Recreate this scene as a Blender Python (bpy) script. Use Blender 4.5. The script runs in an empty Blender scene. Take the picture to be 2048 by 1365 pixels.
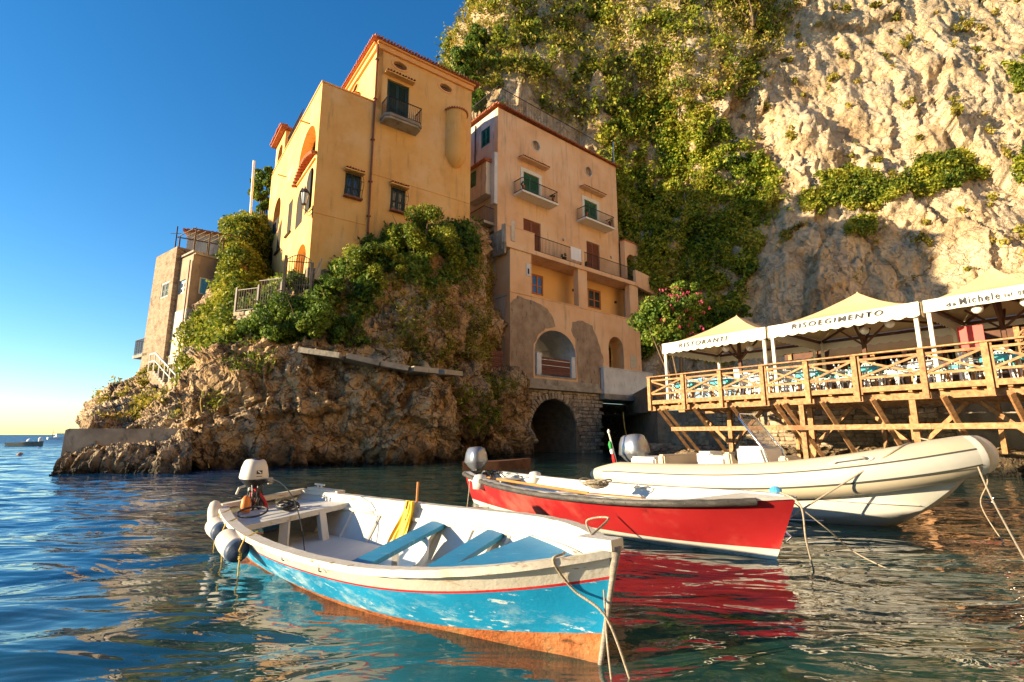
import bpy, bmesh, math, random
import numpy as np
from mathutils import Vector, Matrix, Quaternion
from mathutils.geometry import tessellate_polygon
random.seed(7); RNG = np.random.default_rng(7)
S = bpy.context.scene; COL = S.collection

# ------------------------------------------------------------------ camera, sky, sun, exposure
FOC = 1018.0; CAMZ = 1.3; PIT = math.atan(187.5/FOC)
cam = bpy.data.cameras.new('camera'); camo = bpy.data.objects.new('camera', cam); COL.objects.link(camo)
camo.location = (0, 0, CAMZ); camo.rotation_euler = (math.radians(90)+PIT, 0, 0)
cam.sensor_width = 36; cam.lens = FOC/2048*36; cam.clip_start = .05; cam.clip_end = 60000
S.camera = camo
SUN_EL = math.radians(10.8); SUN_AZ = math.radians(14.5)       # heading the light travels, from +X
sd = Vector((math.cos(SUN_AZ)*math.cos(SUN_EL), math.sin(SUN_AZ)*math.cos(SUN_EL), -math.sin(SUN_EL)))
world = bpy.data.worlds.new('World'); S.world = world; world.use_nodes = True
nt = world.node_tree; bg = nt.nodes['Background']
sky = nt.nodes.new('ShaderNodeTexSky'); sky.sky_type = 'NISHITA'; sky.sun_disc = False
sky.sun_elevation = SUN_EL; sky.sun_rotation = math.atan2(-sd.x, -sd.y); sky.air_density = 1.0; sky.dust_density = .0; sky.ozone_density = 3.0
hs = nt.nodes.new('ShaderNodeHueSaturation'); hs.inputs['Saturation'].default_value = 1.26; hs.inputs['Hue'].default_value = .503
nt.links.new(sky.outputs[0], hs.inputs['Color']); nt.links.new(hs.outputs[0], bg.inputs['Color']); bg.inputs['Strength'].default_value = .10
sl = bpy.data.lights.new('sun', 'SUN'); sl.energy = 4.8; sl.angle = math.radians(.5); sl.color = (1, .80, .52)
so = bpy.data.objects.new('sun', sl); COL.objects.link(so); so.rotation_mode = 'QUATERNION'
so.rotation_quaternion = sd.to_track_quat('-Z', 'Y'); so.location = (-30, -10, 30)
S.view_settings.view_transform = 'Standard'; S.view_settings.look = 'None'; S.view_settings.exposure = 1.5; S.view_settings.gamma = 1
S.render.engine = 'CYCLES'

# ------------------------------------------------------------------ helpers
def ray(px, py):
    u = (px-1024)/FOC; v = (682.5-py)/FOC; s, c = math.sin(PIT), math.cos(PIT)
    return Vector((u, c-v*s, s+v*c))
def P(px, py, Y):                      # the place at depth Y seen at a point of the survey photograph
    d = ray(px, py); t = Y/d.y; return Vector((d.x*t, Y, CAMZ+d.z*t))
def PZ(px, py, z):
    d = ray(px, py); t = (z-CAMZ)/d.z; return Vector((d.x*t, d.y*t, z))

_r = np.random.default_rng(3); _perm = _r.permutation(512).astype(np.int64); _perm = np.concatenate([_perm]*3)
_g = _r.normal(size=(512, 3)); _g /= np.linalg.norm(_g, axis=1)[:, None]
def pn(p):
    p = np.asarray(p, float); i = np.floor(p).astype(np.int64); f = p-i; i &= 511
    u = f*f*f*(f*(f*6-15)+10); out = 0
    for dx in (0, 1):
        for dy in (0, 1):
            for dz in (0, 1):
                h = _perm[_perm[_perm[(i[:, 0]+dx) & 511]+((i[:, 1]+dy) & 511)]+((i[:, 2]+dz) & 511)] & 511
                g = _g[h]; w = (u[:, 0] if dx else 1-u[:, 0])*(u[:, 1] if dy else 1-u[:, 1])*(u[:, 2] if dz else 1-u[:, 2])
                out = out+w*(g[:, 0]*(f[:, 0]-dx)+g[:, 1]*(f[:, 1]-dy)+g[:, 2]*(f[:, 2]-dz))
    return out
def fbm(p, octv=4, ridged=False):
    p = np.asarray(p, float); a = 1.; s = 0; fr = 1.
    for o in range(octv):
        n = pn(p*fr+o*17.3); s = s+a*((1-2.6*np.abs(n)) if ridged else n*1.5); a *= .52; fr *= 2.07
    return s

LOC = {}
def setp(o, label=None, cat=None, group=None, kind=None):
    if label: o['label'] = label
    if cat: o['category'] = cat
    if group: o['group'] = group
    if kind: o['kind'] = kind
    return o
def thing(name, label, cat, loc=(0, 0, 0), group=None, rz=0):
    o = bpy.data.objects.new(name, None); COL.objects.link(o); o.location = loc; o.rotation_euler = (0, 0, rz)
    o.empty_display_size = .2; LOC[o.name] = Vector(loc); return setp(o, label, cat, group)
def link(name, me, parent=None):
    o = bpy.data.objects.new(name, me); COL.objects.link(o)
    if parent: o.parent = parent; LOC[o.name] = LOC[parent.name]
    else: LOC[o.name] = Vector((0, 0, 0))
    return o
def npmesh(name, v, f, mats, smooth=False):
    """fast mesh from numpy arrays; f is (n,3) or (n,4)"""
    me = bpy.data.meshes.new(name); v = np.asarray(v, np.float32); f = np.asarray(f, np.int32); k = f.shape[1]
    me.vertices.add(len(v)); me.vertices.foreach_set('co', v.ravel())
    me.loops.add(f.size); me.loops.foreach_set('vertex_index', f.ravel())
    me.polygons.add(len(f)); me.polygons.foreach_set('loop_start', np.arange(0, f.size, k, dtype=np.int32))
    me.polygons.foreach_set('loop_total', np.full(len(f), k, np.int32))
    if smooth: me.polygons.foreach_set('use_smooth', np.ones(len(f), bool))
    for m in (mats if isinstance(mats, (list, tuple)) else [mats]): me.materials.append(m)
    me.update(calc_edges=True); return me
class Fr:
    """a vertical wall plane: s along it, d out of it, z up"""
    def __init__(self, O, a, side=1, zo=CAMZ, k=1.):
        l = math.hypot(*a); self.a = Vector((a[0]/l, a[1]/l, 0)); self.O = Vector((O[0], O[1], 0)); self.zo = zo; self.k = k
        self.n = Vector((self.a.y, -self.a.x, 0))*side
    def __call__(self, s, d, z): return self.O+self.a*(s*self.k)+self.n*(d*self.k)+Vector((0, 0, CAMZ+(z-self.zo)*self.k))
    def px(self, px, py, d=0):
        r = ray(px, py); O = self.O+self.n*d; t = O.dot(self.n)/r.dot(self.n); p = r*t
        return ((p-O).dot(self.a)/self.k, self.zo+p.z/self.k)
    def off(self, s, d):
        o = self(s, d, self.zo); return Fr((o.x, o.y), (self.a.x, self.a.y), 1 if self.n.dot(Vector((self.a.y, -self.a.x, 0))) > 0 else -1, self.zo, self.k)
WORLD = Fr((0, 0), (1, 0), -1)        # s=x, d=y, z=z
class MB:
    def __init__(self): self.v = []; self.f = []; self.m = []
    def add(self, vs, fs, mi=0):
        b = len(self.v); self.v += [Vector(x) for x in vs]; self.f += [[b+i for i in f] for f in fs]; self.m += [mi]*len(fs); return self
    def box(self, fr, s0, s1, d0, d1, z0, z1, mi=0):
        vs = [fr(s, d, z) for z in (z0, z1) for d in (d0, d1) for s in (s0, s1)]
        return self.add(vs, [(0, 1, 3, 2), (4, 6, 7, 5), (0, 4, 5, 1), (2, 3, 7, 6), (0, 2, 6, 4), (1, 5, 7, 3)], mi)
    def beam(self, p, q, w, h, mi=0, up=(0, 0, 1)):
        p = Vector(p); q = Vector(q); t = (q-p).normalized(); up = Vector(up)
        if abs(t.dot(up)) > .98: up = Vector((1, 0, 0))
        x = t.cross(up).normalized()*(w/2); y = x.cross(t).normalized()*(h/2)
        vs = [c+a*x+b*y for c in (p, q) for a, b in ((-1, -1), (1, -1), (1, 1), (-1, 1))]
        return self.add(vs, [(3, 2, 1, 0), (4, 5, 6, 7), (0, 1, 5, 4), (1, 2, 6, 5), (2, 3, 7, 6), (3, 0, 4, 7)], mi)
    def tube(self, pts, r, n=6, mi=0, caps=True):
        pts = [Vector(p) for p in pts]; N = len(pts); rs = r if isinstance(r, (list, tuple)) else [r]*N; vs = []; px = None
        for i, p in enumerate(pts):
            t = (pts[min(i+1, N-1)]-pts[max(i-1, 0)]).normalized()
            if px is None: px = t.orthogonal().normalized()
            else: px = (px-t*px.dot(t)).normalized()
            py = t.cross(px)
            vs += [p+(px*math.cos(2*math.pi*k/n)+py*math.sin(2*math.pi*k/n))*rs[i] for k in range(n)]
        fs = [(i*n+k, i*n+(k+1) % n, (i+1)*n+(k+1) % n, (i+1)*n+k) for i in range(N-1) for k in range(n)]
        if caps: fs += [tuple(range(n))[::-1], tuple((N-1)*n+k for k in range(n))]
        return self.add(vs, fs, mi)
    def prism(self, fr, poly, d0, d1, mi=0):
        n = len(poly); vs = [fr(s, d0, z) for s, z in poly]+[fr(s, d1, z) for s, z in poly]
        fs = [(i, (i+1) % n, n+(i+1) % n, n+i) for i in range(n)]
        tri = tessellate_polygon([[Vector((s, z, 0)) for s, z in poly]])
        fs += [t for t in tri]+[tuple(n+i for i in t) for t in tri]
        return self.add(vs, fs, mi)
    def wall(self, fr, outer, holes, d=0, depth=.35, mi=0, edge=.35):
        """a wall face with real openings: face, reveals and outer edge thickness"""
        pol = [outer]+holes; flat = [p for q in pol for p in q]
        tri = tessellate_polygon([[Vector((s, z, 0)) for s, z in q] for q in pol])
        self.add([fr(s, d, z) for s, z in flat], tri, mi)
        for q, dp in [(outer, edge)]+[(h, depth) for h in holes]:
            n = len(q); self.add([fr(s, d, z) for s, z in q]+[fr(s, d-dp, z) for s, z in q], [(i, (i+1) % n, n+(i+1) % n, n+i) for i in range(n)], mi)
        return self
    def lathe(self, c, prof, n=16, mi=0, axis=None):
        c = Vector(c); ax = Vector(axis).normalized() if axis else Vector((0, 0, 1)); x = ax.orthogonal().normalized(); y = ax.cross(x)
        vs = [c+ax*h+(x*math.cos(2*math.pi*k/n)+y*math.sin(2*math.pi*k/n))*r for r, h in prof for k in range(n)]
        N = len(prof); fs = [(i*n+k, i*n+(k+1) % n, (i+1)*n+(k+1) % n, (i+1)*n+k) for i in range(N-1) for k in range(n)]
        fs += [tuple(range(n))[::-1], tuple((N-1)*n+k for k in range(n))]
        return self.add(vs, fs, mi)
    def mesh(self, name, mats, smooth=False, off=Vector((0, 0, 0))):
        me = bpy.data.meshes.new(name); me.from_pydata([v-off for v in self.v], [], self.f)
        for m in (mats if isinstance(mats, (list, tuple)) else [mats]): me.materials.append(m)
        if any(self.m): me.polygons.foreach_set('material_index', self.m)
        bm = bmesh.new(); bm.from_mesh(me); bmesh.ops.recalc_face_normals(bm, faces=bm.faces); bm.to_mesh(me); bm.free()
        if smooth: me.polygons.foreach_set('use_smooth', [True]*len(me.polygons))
        return me
    def build(self, name, mats, parent=None, smooth=False, **kw):
        off = LOC[parent.name] if parent else Vector((0, 0, 0))
        o = link(name, self.mesh(name, mats, smooth, off), parent)
        if smooth == 'auto':
            bpy_smooth(o)
        return setp(o, **kw) if kw else o
def bpy_smooth(o, ang=40):
    me = o.data; bm = bmesh.new(); bm.from_mesh(me); bmesh.ops.remove_doubles(bm, verts=bm.verts, dist=1e-5)
    for e in bm.edges:
        e.smooth = not (len(e.link_faces) == 2 and e.calc_face_angle(0) > math.radians(ang))
    bm.to_mesh(me); bm.free(); me.polygons.foreach_set('use_smooth', [True]*len(me.polygons))
def arch(s0, s1, z0, z1, rise=None, n=12):
    r = (s1-s0)/2; rise = r if rise is None else rise; c = (s0+s1)/2
    return [(s0, z0)]+[(c-r*math.cos(math.pi*i/n), z1-rise+rise*math.sin(math.pi*i/n)) for i in range(n+1)]+[(s1, z0)]
def rect(s0, s1, z0, z1): return [(s0, z0), (s0, z1), (s1, z1), (s1, z0)]
def oval(c, z, rs, rz, n=16): return [(c+rs*math.cos(2*math.pi*i/n), z+rz*math.sin(2*math.pi*i/n)) for i in range(n)]
def bez(a, b, c, n=10):
    a, b, c = Vector(a), Vector(b), Vector(c); return [a*(1-t)**2+b*2*t*(1-t)+c*t*t for t in [i/n for i in range(n+1)]]
def piece(name, me, parent, co, rot=(0, 0, 0), sc=(1, 1, 1)):
    o = link(name, me, parent); o.location = Vector(co)-LOC[parent.name]; o.rotation_euler = rot; o.scale = sc; return o

# ------------------------------------------------------------------ materials
def M(name, cols, scale=2., rough=.75, bump=.15, bs=30., stretch=(1, 1, 1), metal=0, detail=8, spec=.4, rnd=0, stain=None, stain2=None, trans=None, emit=None, bdist=.02, bstretch=None):
    m = bpy.data.materials.new(name); m.use_nodes = True; nt = m.node_tree; N = nt.nodes; L = nt.links; b = N['Principled BSDF']
    tc = N.new('ShaderNodeTexCoord'); mp = N.new('ShaderNodeMapping'); mp.inputs['Scale'].default_value = stretch
    L.new(tc.outputs['Object'], mp.inputs[0]); vec = mp.outputs[0]
    if rnd:
        oi = N.new('ShaderNodeObjectInfo'); ad = N.new('ShaderNodeVectorMath'); ad.operation = 'ADD'; ml = N.new('ShaderNodeMath'); ml.operation = 'MULTIPLY'; ml.inputs[1].default_value = 57.
        L.new(oi.outputs['Random'], ml.inputs[0]); L.new(ml.outputs[0], ad.inputs[1]); L.new(vec, ad.inputs[0]); vec = ad.outputs[0]
    def noise(sc, det, v=vec, ro=.6):
        n = N.new('ShaderNodeTexNoise'); n.inputs['Scale'].default_value = sc; n.inputs['Detail'].default_value = det; n.inputs['Roughness'].default_value = ro
        L.new(v, n.inputs['Vector']); return n.outputs['Fac']
    cr = N.new('ShaderNodeValToRGB'); L.new(noise(scale, detail), cr.inputs[0])
    e = cr.color_ramp.elements; k = len(cols)
    for i, c in enumerate(cols):
        pos = .5 if k == 1 else .32+.36*i/(k-1)
        if i < 2: el = e[i]; el.position = pos
        else: el = e.new(pos)
        el.color = (*c, 1)
    if k == 1: e[1].position = .6; e[1].color = (*cols[0], 1)
    col = cr.outputs[0]
    def mix(a, fac, c):
        mx = N.new('ShaderNodeMix'); mx.data_type = 'RGBA'; L.new(fac, mx.inputs[0]); L.new(a, mx.inputs[6]); mx.inputs[7].default_value = (*c, 1); return mx.outputs[2]
    for st in (stain, stain2):
        if st:
            c, sc, lo, hi, stch = st; m2 = N.new('ShaderNodeMapping'); m2.inputs['Scale'].default_value = stch; m2.inputs['Location'].default_value = (sc, 3, 1); L.new(tc.outputs['Object'], m2.inputs[0])
            mr = N.new('ShaderNodeMapRange'); mr.inputs[1].default_value = lo; mr.inputs[2].default_value = hi; mr.interpolation_type = 'SMOOTHSTEP'; L.new(noise(sc, 8, m2.outputs[0], .65), mr.inputs[0]); col = mix(col, mr.outputs[0], c)
    if rnd:
        h = N.new('ShaderNodeHueSaturation'); mr = N.new('ShaderNodeMapRange'); mr.inputs[3].default_value = 1-rnd; mr.inputs[4].default_value = 1+rnd
        L.new(oi.outputs['Random'], mr.inputs[0]); L.new(mr.outputs[0], h.inputs['Value']); L.new(col, h.inputs['Color']); col = h.outputs[0]
    L.new(col, b.inputs['Base Color']); b.inputs['Roughness'].default_value = rough; b.inputs['Metallic'].default_value = metal; b.inputs['Specular IOR Level'].default_value = spec
    if bump:
        bp = N.new('ShaderNodeBump'); bp.inputs['Strength'].default_value = bump; bp.inputs['Distance'].default_value = bdist
        v = vec
        if bstretch: m3 = N.new('ShaderNodeMapping'); m3.inputs['Scale'].default_value = bstretch; L.new(tc.outputs['Object'], m3.inputs[0]); v = m3.outputs[0]
        L.new(noise(bs, 6, v), bp.inputs['Height']); L.new(bp.outputs[0], b.inputs['Normal'])
    if emit: b.inputs['Emission Color'].default_value = (*emit[0], 1); b.inputs['Emission Strength'].default_value = emit[1]
    return m
def leafmat(name, cols, big=.35, gold=None):
    m = bpy.data.materials.new(name); m.use_nodes = True; nt = m.node_tree; N = nt.nodes; L = nt.links; b = N['Principled BSDF']
    g = N.new('ShaderNodeNewGeometry'); tc = N.new('ShaderNodeTexCoord'); ns = N.new('ShaderNodeTexNoise'); ns.inputs['Scale'].default_value = big; ns.inputs['Detail'].default_value = 5
    L.new(tc.outputs['Object'], ns.inputs['Vector'])
    a = N.new('ShaderNodeMath'); a.operation = 'MULTIPLY_ADD'; L.new(g.outputs['Random Per Island'], a.inputs[0]); a.inputs[1].default_value = .34; 
    s = N.new('ShaderNodeMath'); s.operation = 'SUBTRACT'; L.new(ns.outputs['Fac'], s.inputs[0]); s.inputs[1].default_value = .17; L.new(s.outputs[0], a.inputs[2])
    cr = N.new('ShaderNodeValToRGB'); L.new(a.outputs[0], cr.inputs[0]); e = cr.color_ramp.elements
    for i, c in enumerate(cols):
        pos = .25+.5*i/(len(cols)-1)
        el = e[i] if i < 2 else e.new(pos); el.position = pos; el.color = (*c, 1)
    L.new(cr.outputs[0], b.inputs['Base Color']); b.inputs['Roughness'].default_value = .55; b.inputs['Specular IOR Level'].default_value = .25
    t = N.new('ShaderNodeBsdfTranslucent'); L.new(cr.outputs[0], t.inputs[0]); mx = N.new('ShaderNodeMixShader'); mx.inputs[0].default_value = .35
    L.new(b.outputs[0], mx.inputs[1]); L.new(t.outputs[0], mx.inputs[2]); L.new(mx.outputs[0], N['Material Output'].inputs[0])
    return m
m_yel = M('yellow_plaster', [(.70, .36, .095), (.78, .43, .13), (.8, .49, .18)], .5, .85, .1, 18, stain=((.50, .29, .11), 1.1, .52, .74, (2.6, 2.6, .35)), stain2=((.80, .50, .22), .35, .5, .7, (1, 1, 1)))
m_yel2 = M('pale_yellow_trim', [(.8, .38, .12), (.82, .44, .15)], 1, .8, .05, 20)
m_peach = M('peach_plaster', [(.68, .40, .20), (.78, .48, .26), (.8, .55, .33)], .45, .88, .15, 14, stain=((.45, .31, .19), 1.0, .52, .74, (2.6, 2.6, .3)), stain2=((.55, .42, .3), 2.2, .66, .74, (1, 1, 1)))
m_logg = M('loggia_yellow_plaster', [(.8, .42, .13), (.82, .48, .17)], .8, .85, .06, 18)
m_grey = M('bare_cement_render', [(.24, .17, .11), (.34, .245, .165), (.42, .32, .22)], 1.2, .92, .5, 12, stain=((.12, .1, .09), 3, .56, .7, (1.5, 1.5, .5)), bdist=.04)
m_white = M('white_plaster', [(.55, .56, .56), (.72, .72, .7)], 1.2, .8, .15, 14, stain=((.35, .34, .3), 2.2, .55, .75, (1.5, 1.5, .5)))
m_sidew = M('weathered_pale_plaster', [(.50, .42, .34), (.62, .53, .42), (.66, .6, .52)], .8, .9, .2, 12, stain=((.34, .3, .27), 1.2, .52, .68, (2.5, 2.5, .4)))
m_tile = M('terracotta_tile', [(.28, .07, .03), (.42, .13, .05), (.5, .2, .09)], 6, .85, .3, 40, rnd=.2)
m_pipe = M('copper_brown_pipe', [(.16, .05, .03), (.24, .08, .04)], 3, .5, .1, 30)
m_dgreen = M('dark_green_shutter', [(.008, .03, .024), (.014, .045, .034)], 4, .5, .1, 40)
m_green = M('green_shutter', [(.01, .1, .045), (.02, .15, .07)], 3, .5, .1, 40)
m_brown = M('chestnut_shutter', [(.17, .045, .015), (.28, .08, .025)], 5, .5, .2, 30, stretch=(1, 1, 5))
m_blue = M('blue_window_paint', [(.05, .3, .6), (.1, .42, .7)], 4, .5, .1, 30)
m_glass = M('window_glass', [(.02, .03, .035), (.06, .08, .09)], 1.5, .08, 0, spec=.8)
m_cream = M('cream_painted_frame', [(.7, .66, .55), (.78, .74, .62)], 3, .6, .1, 30)
m_iron = M('dark_wrought_iron', [(.02, .018, .016), (.05, .035, .025)], 8, .55, .2, 60, metal=.3)
m_conc = M('weathered_concrete', [(.22, .19, .145), (.36, .31, .24), (.45, .40, .31)], 1.3, .93, .5, 9, stain=((.13, .11, .08), 2, .56, .72, (1, 1, .6)), bdist=.05)
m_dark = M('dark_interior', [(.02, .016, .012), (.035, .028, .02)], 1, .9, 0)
m_stone = M('rubble_stone', [(.26, .19, .12), (.42, .32, .21), (.52, .43, .30)], 2.5, .95, .7, 14, rnd=.35, bdist=.04)
m_mortar = M('old_mortar', [(.16, .12, .08), (.30, .235, .16)], 2, .95, .8, 9, bdist=.08)
m_wood = M('honey_larch_timber', [(.22, .10, .04), (.38, .19, .075), (.47, .27, .125)], 3, .7, .35, 25, stretch=(3, 3, 3), rnd=.14, stain=((.25, .1, .03), 1.7, .58, .7, (1, 1, 1)))
m_wood2 = M('dark_stained_timber', [(.08, .03, .014), (.15, .06, .025)], 4, .7, .3, 25, rnd=.15)
m_fence = M('dark_red_brown_board', [(.10, .03, .018), (.18, .06, .035)], 4, .7, .3, 25, stretch=(1, 1, 6), rnd=.2)
m_canvas = M('cream_canvas', [(.58, .40, .2), (.65, .47, .26)], 1, .85, .1, 5, bdist=.03)
m_valance = M('white_valance', [(.76, .68, .52), (.82, .75, .6)], 1.5, .8, .08, 8)
m_ink = M('black_print', [(.015, .015, .02)], 1, .6, 0)
m_wp = M('white_plastic', [(.78, .78, .74), (.84, .83, .8)], 3, .4, .05, 20)
m_teal = M('teal_tablecloth', [(.04, .38, .42), (.12, .5, .52)], 3, .8, .3, 8)
m_red = M('red_panel_paint', [(.6, .03, .02), (.7, .05, .03)], 2, .5, 0)
m_globe = M('opal_lamp_globe', [(.8, .76, .66)], 1, .3, 0)
m_rope = M('weathered_rope', [(.25, .2, .14), (.45, .38, .27)], 30, .9, .5, 90)
m_ropey = M('yellow_rope', [(.5, .33, .06), (.62, .45, .12)], 30, .9, .5, 90)
m_steel = M('stainless_steel', [(.62, .62, .62)], 1, .18, 0, metal=1)
m_leafA = leafmat('sunlit_shrub_leaf', [(.04, .08, .01), (.14, .19, .02), (.32, .34, .03), (.5, .45, .06)], .5)
m_leafB = leafmat('deep_green_leaf', [(.025, .06, .01), (.08, .15, .02), (.18, .26, .03), (.33, .36, .05)], .5)
m_leafC = leafmat('cliff_scrub_leaf', [(.14, .07, .02), (.12, .14, .02), (.27, .27, .03), (.45, .36, .06), (.52, .42, .1), (.32, .17, .05)], .22)
m_leafD = leafmat('ivy_leaf', [(.03, .07, .01), (.12, .19, .015), (.30, .35, .025), (.5, .47, .05), (.34, .24, .08)], .3)
m_flower = leafmat('pink_flower_petal', [(.6, .05, .12), (.75, .15, .25)], 1)
m_bark = M('bark', [(.10, .065, .035), (.2, .14, .08)], 8, .9, .6, 30)
def rockmat(name, cols, wet=True, sc=.5, veins=(.07, .045, .03), bb=(.9, 4.5, .14)):
    m = M(name, cols, sc, .93, bb[0], bb[1], detail=12, bdist=bb[2], stain=(veins, 1.1, .54, .72, (1, 1, .55)), stain2=((.42, .36, .28), .8, .60, .74, (1.4, 1.4, .5)))
    nt = m.node_tree; N = nt.nodes; L = nt.links; b = N['Principled BSDF']
    # fine second relief
    old = b.inputs['Normal'].links[0].from_node; b2 = N.new('ShaderNodeBump'); b2.inputs['Strength'].default_value = .8; b2.inputs['Distance'].default_value = .06
    tc = N.new('ShaderNodeTexCoord'); vo = N.new('ShaderNodeTexNoise'); vo.inputs['Scale'].default_value = 14; vo.inputs['Detail'].default_value = 8; L.new(tc.outputs['Object'], vo.inputs['Vector'])
    L.new(vo.outputs['Fac'], b2.inputs['Height']); L.new(old.outputs[0], b2.inputs['Normal']); L.new(b2.outputs[0], b.inputs['Normal'])
    # cracks: two scales of warped cell edges, cut in and dark
    wn = N.new('ShaderNodeTexNoise'); wn.inputs['Scale'].default_value = bb[3] if len(bb) > 3 else 1.3; wn.inputs['Detail'].default_value = 6; L.new(tc.outputs['Object'], wn.inputs['Vector'])
    wm = N.new('ShaderNodeVectorMath'); wm.operation = 'MULTIPLY_ADD'; wm.inputs[1].default_value = (1.6, 1.6, 1.6); L.new(wn.outputs['Color'], wm.inputs[0]); L.new(tc.outputs['Object'], wm.inputs[2])
    prev = b2
    for vsc, wd, dd in ((.55, .035, .5), (1.9, .05, .16)):
        v = N.new('ShaderNodeTexVoronoi'); v.feature = 'DISTANCE_TO_EDGE'; v.inputs['Scale'].default_value = vsc; L.new(wm.outputs[0], v.inputs['Vector'])
        r = N.new('ShaderNodeMapRange'); r.inputs[2].default_value = wd; r.interpolation_type = 'SMOOTHSTEP'; L.new(v.outputs['Distance'], r.inputs[0])
        bc = N.new('ShaderNodeBump'); bc.inputs['Strength'].default_value = .7; bc.inputs['Distance'].default_value = dd*(1 if wet else .6); L.new(r.outputs[0], bc.inputs['Height']); L.new(prev.outputs[0], bc.inputs['Normal']); prev = bc
        src = b.inputs['Base Color'].links[0].from_socket; mx = N.new('ShaderNodeMix'); mx.data_type = 'RGBA'; r2 = N.new('ShaderNodeMapRange'); r2.inputs[3].default_value = (.55 if wet else .22); r2.inputs[4].default_value = 0; L.new(r.outputs[0], r2.inputs[0]); L.new(r2.outputs[0], mx.inputs[0]); L.new(src, mx.inputs[6]); mx.inputs[7].default_value = (*[q*.8 for q in veins], 1); L.new(mx.outputs[2], b.inputs['Base Color'])
    L.new(prev.outputs[0], b.inputs['Normal'])
    if wet:
        sp = N.new('ShaderNodeSeparateXYZ'); L.new(tc.outputs['Object'], sp.inputs[0]); w = N.new('ShaderNodeTexNoise'); w.inputs['Scale'].default_value = 1.5; L.new(tc.outputs['Object'], w.inputs['Vector'])
        ad = N.new('ShaderNodeMath'); ad.operation = 'MULTIPLY_ADD'; L.new(w.outputs['Fac'], ad.inputs[0]); ad.inputs[1].default_value = -1.1; L.new(sp.outputs[2], ad.inputs[2])
        mr = N.new('ShaderNodeMapRange'); mr.inputs[1].default_value = -.5; mr.inputs[2].default_value = .4; mr.inputs[3].default_value = 1; mr.inputs[4].default_value = 0; L.new(ad.outputs[0], mr.inputs[0])
        src = b.inputs['Base Color'].links[0].from_socket; mx = N.new('ShaderNodeMix'); mx.data_type = 'RGBA'; L.new(mr.outputs[0], mx.inputs[0]); L.new(src, mx.inputs[6]); mx.inputs[7].default_value = (.028, .022, .013, 1); L.new(mx.outputs[2], b.inputs['Base Color'])
    return m
m_rock = rockmat('headland_rock', [(.20, .12, .055), (.42, .26, .12), (.54, .37, .19), (.38, .33, .25)], True)
m_cape = rockmat('cape_rock', [(.28, .18, .09), (.48, .33, .18), (.58, .44, .27)], True)
m_cliff = rockmat('pale_cliff_rock', [(.38, .255, .135), (.53, .385, .22), (.61, .47, .30), (.44, .355, .25)], False, .35, (.34, .25, .15), (.6, 3.5, .14))

# ------------------------------------------------------------------ generic surfaces
def catmull(A, n, axis):
    A = np.moveaxis(np.asarray(A, float), axis, 0); k = len(A); x = np.linspace(0, k-1, n); i = np.minimum(x.astype(int), k-2); t = (x-i).reshape(-1, *([1]*(A.ndim-1)))
    p0 = A[np.maximum(i-1, 0)]; p1 = A[i]; p2 = A[i+1]; p3 = A[np.minimum(i+2, k-1)]
    R = .5*((2*p1)+(-p0+p2)*t+(2*p0-5*p1+4*p2-p3)*t*t+(-p0+3*p1-3*p2+p3)*t**3)
    return np.moveaxis(R, 0, axis)
def facets(p, seed):
    """fractured rock: every warped cell is one tilted face"""
    c0 = np.floor(p).astype(np.int64); best = np.full(len(p), 9e9); out = np.zeros(len(p))
    for dx in (-1, 0, 1):
        for dy in (-1, 0, 1):
            for dz in (-1, 0, 1):
                c = c0+np.array([dx, dy, dz]); h = _perm[_perm[_perm[c[:, 0] & 511]+(c[:, 1] & 511)]+((c[:, 2]+seed) & 511)] & 511
                q = c+.5+_g[h]*.45; r = p-q; d = (r*r).sum(1); k = d < best
                t = _g[(h*7+13) & 511]; v = _g[(h*3+5) & 511][:, 0]*.9+(r*t).sum(1)*.9; out = np.where(k, v, out); best = np.where(k, d, best)
    return out
def sheet(ctrl, nu, nv, amps, seed=0, stretch=(1, 1, 1), crag=.0, fac=()):
    """ctrl[row bottom->top][column left->right] of points; returns displaced grid (nv,nu,3) and normals"""
    G = catmull(catmull(np.array([[list(p) for p in r] for r in ctrl]), nv, 0), nu, 1)
    def normals(G):
        du = np.gradient(G, axis=1); dv = np.gradient(G, axis=0); n = np.cross(du, dv); return n/np.maximum(np.linalg.norm(n, axis=2, keepdims=True), 1e-9)
    N = normals(G); p = (G.reshape(-1, 3)*np.array(stretch))+seed*31.7
    wob = np.stack([pn(p*.6+5), pn(p*.6+9), pn(p*.6+13)], 1)*.6; disp = np.zeros(len(p))
    for f, a, r in amps: disp += a*fbm((p+wob)*f+seed, 4 if f < 1.5 else 3, r)
    for f, a in fac: disp += a*facets((p+wob*.5+.25*np.stack([pn(p*2.1+k) for k in (3, 7, 11)], 1)/max(f, .6))*f, int(f*100))
    if crag:                            # stepped blocky facets
        q = (p+wob*1.2)*.9; st = pn(q*.7)*3+q[:, 2]*.6+q[:, 0]*.25; disp += crag*(np.abs((st*1.6) % 2-1)-.5)
    G = G+N*disp.reshape(nv, nu, 1); return G, normals(G)
def gridmesh(name, G, mats):
    nv, nu = G.shape[:2]; i = np.arange(nv*nu).reshape(nv, nu)
    f = np.stack([i[:-1, :-1], i[:-1, 1:], i[1:, 1:], i[1:, :-1]], -1).reshape(-1, 4)
    return npmesh(name, G.reshape(-1, 3), f, mats, True)
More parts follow.
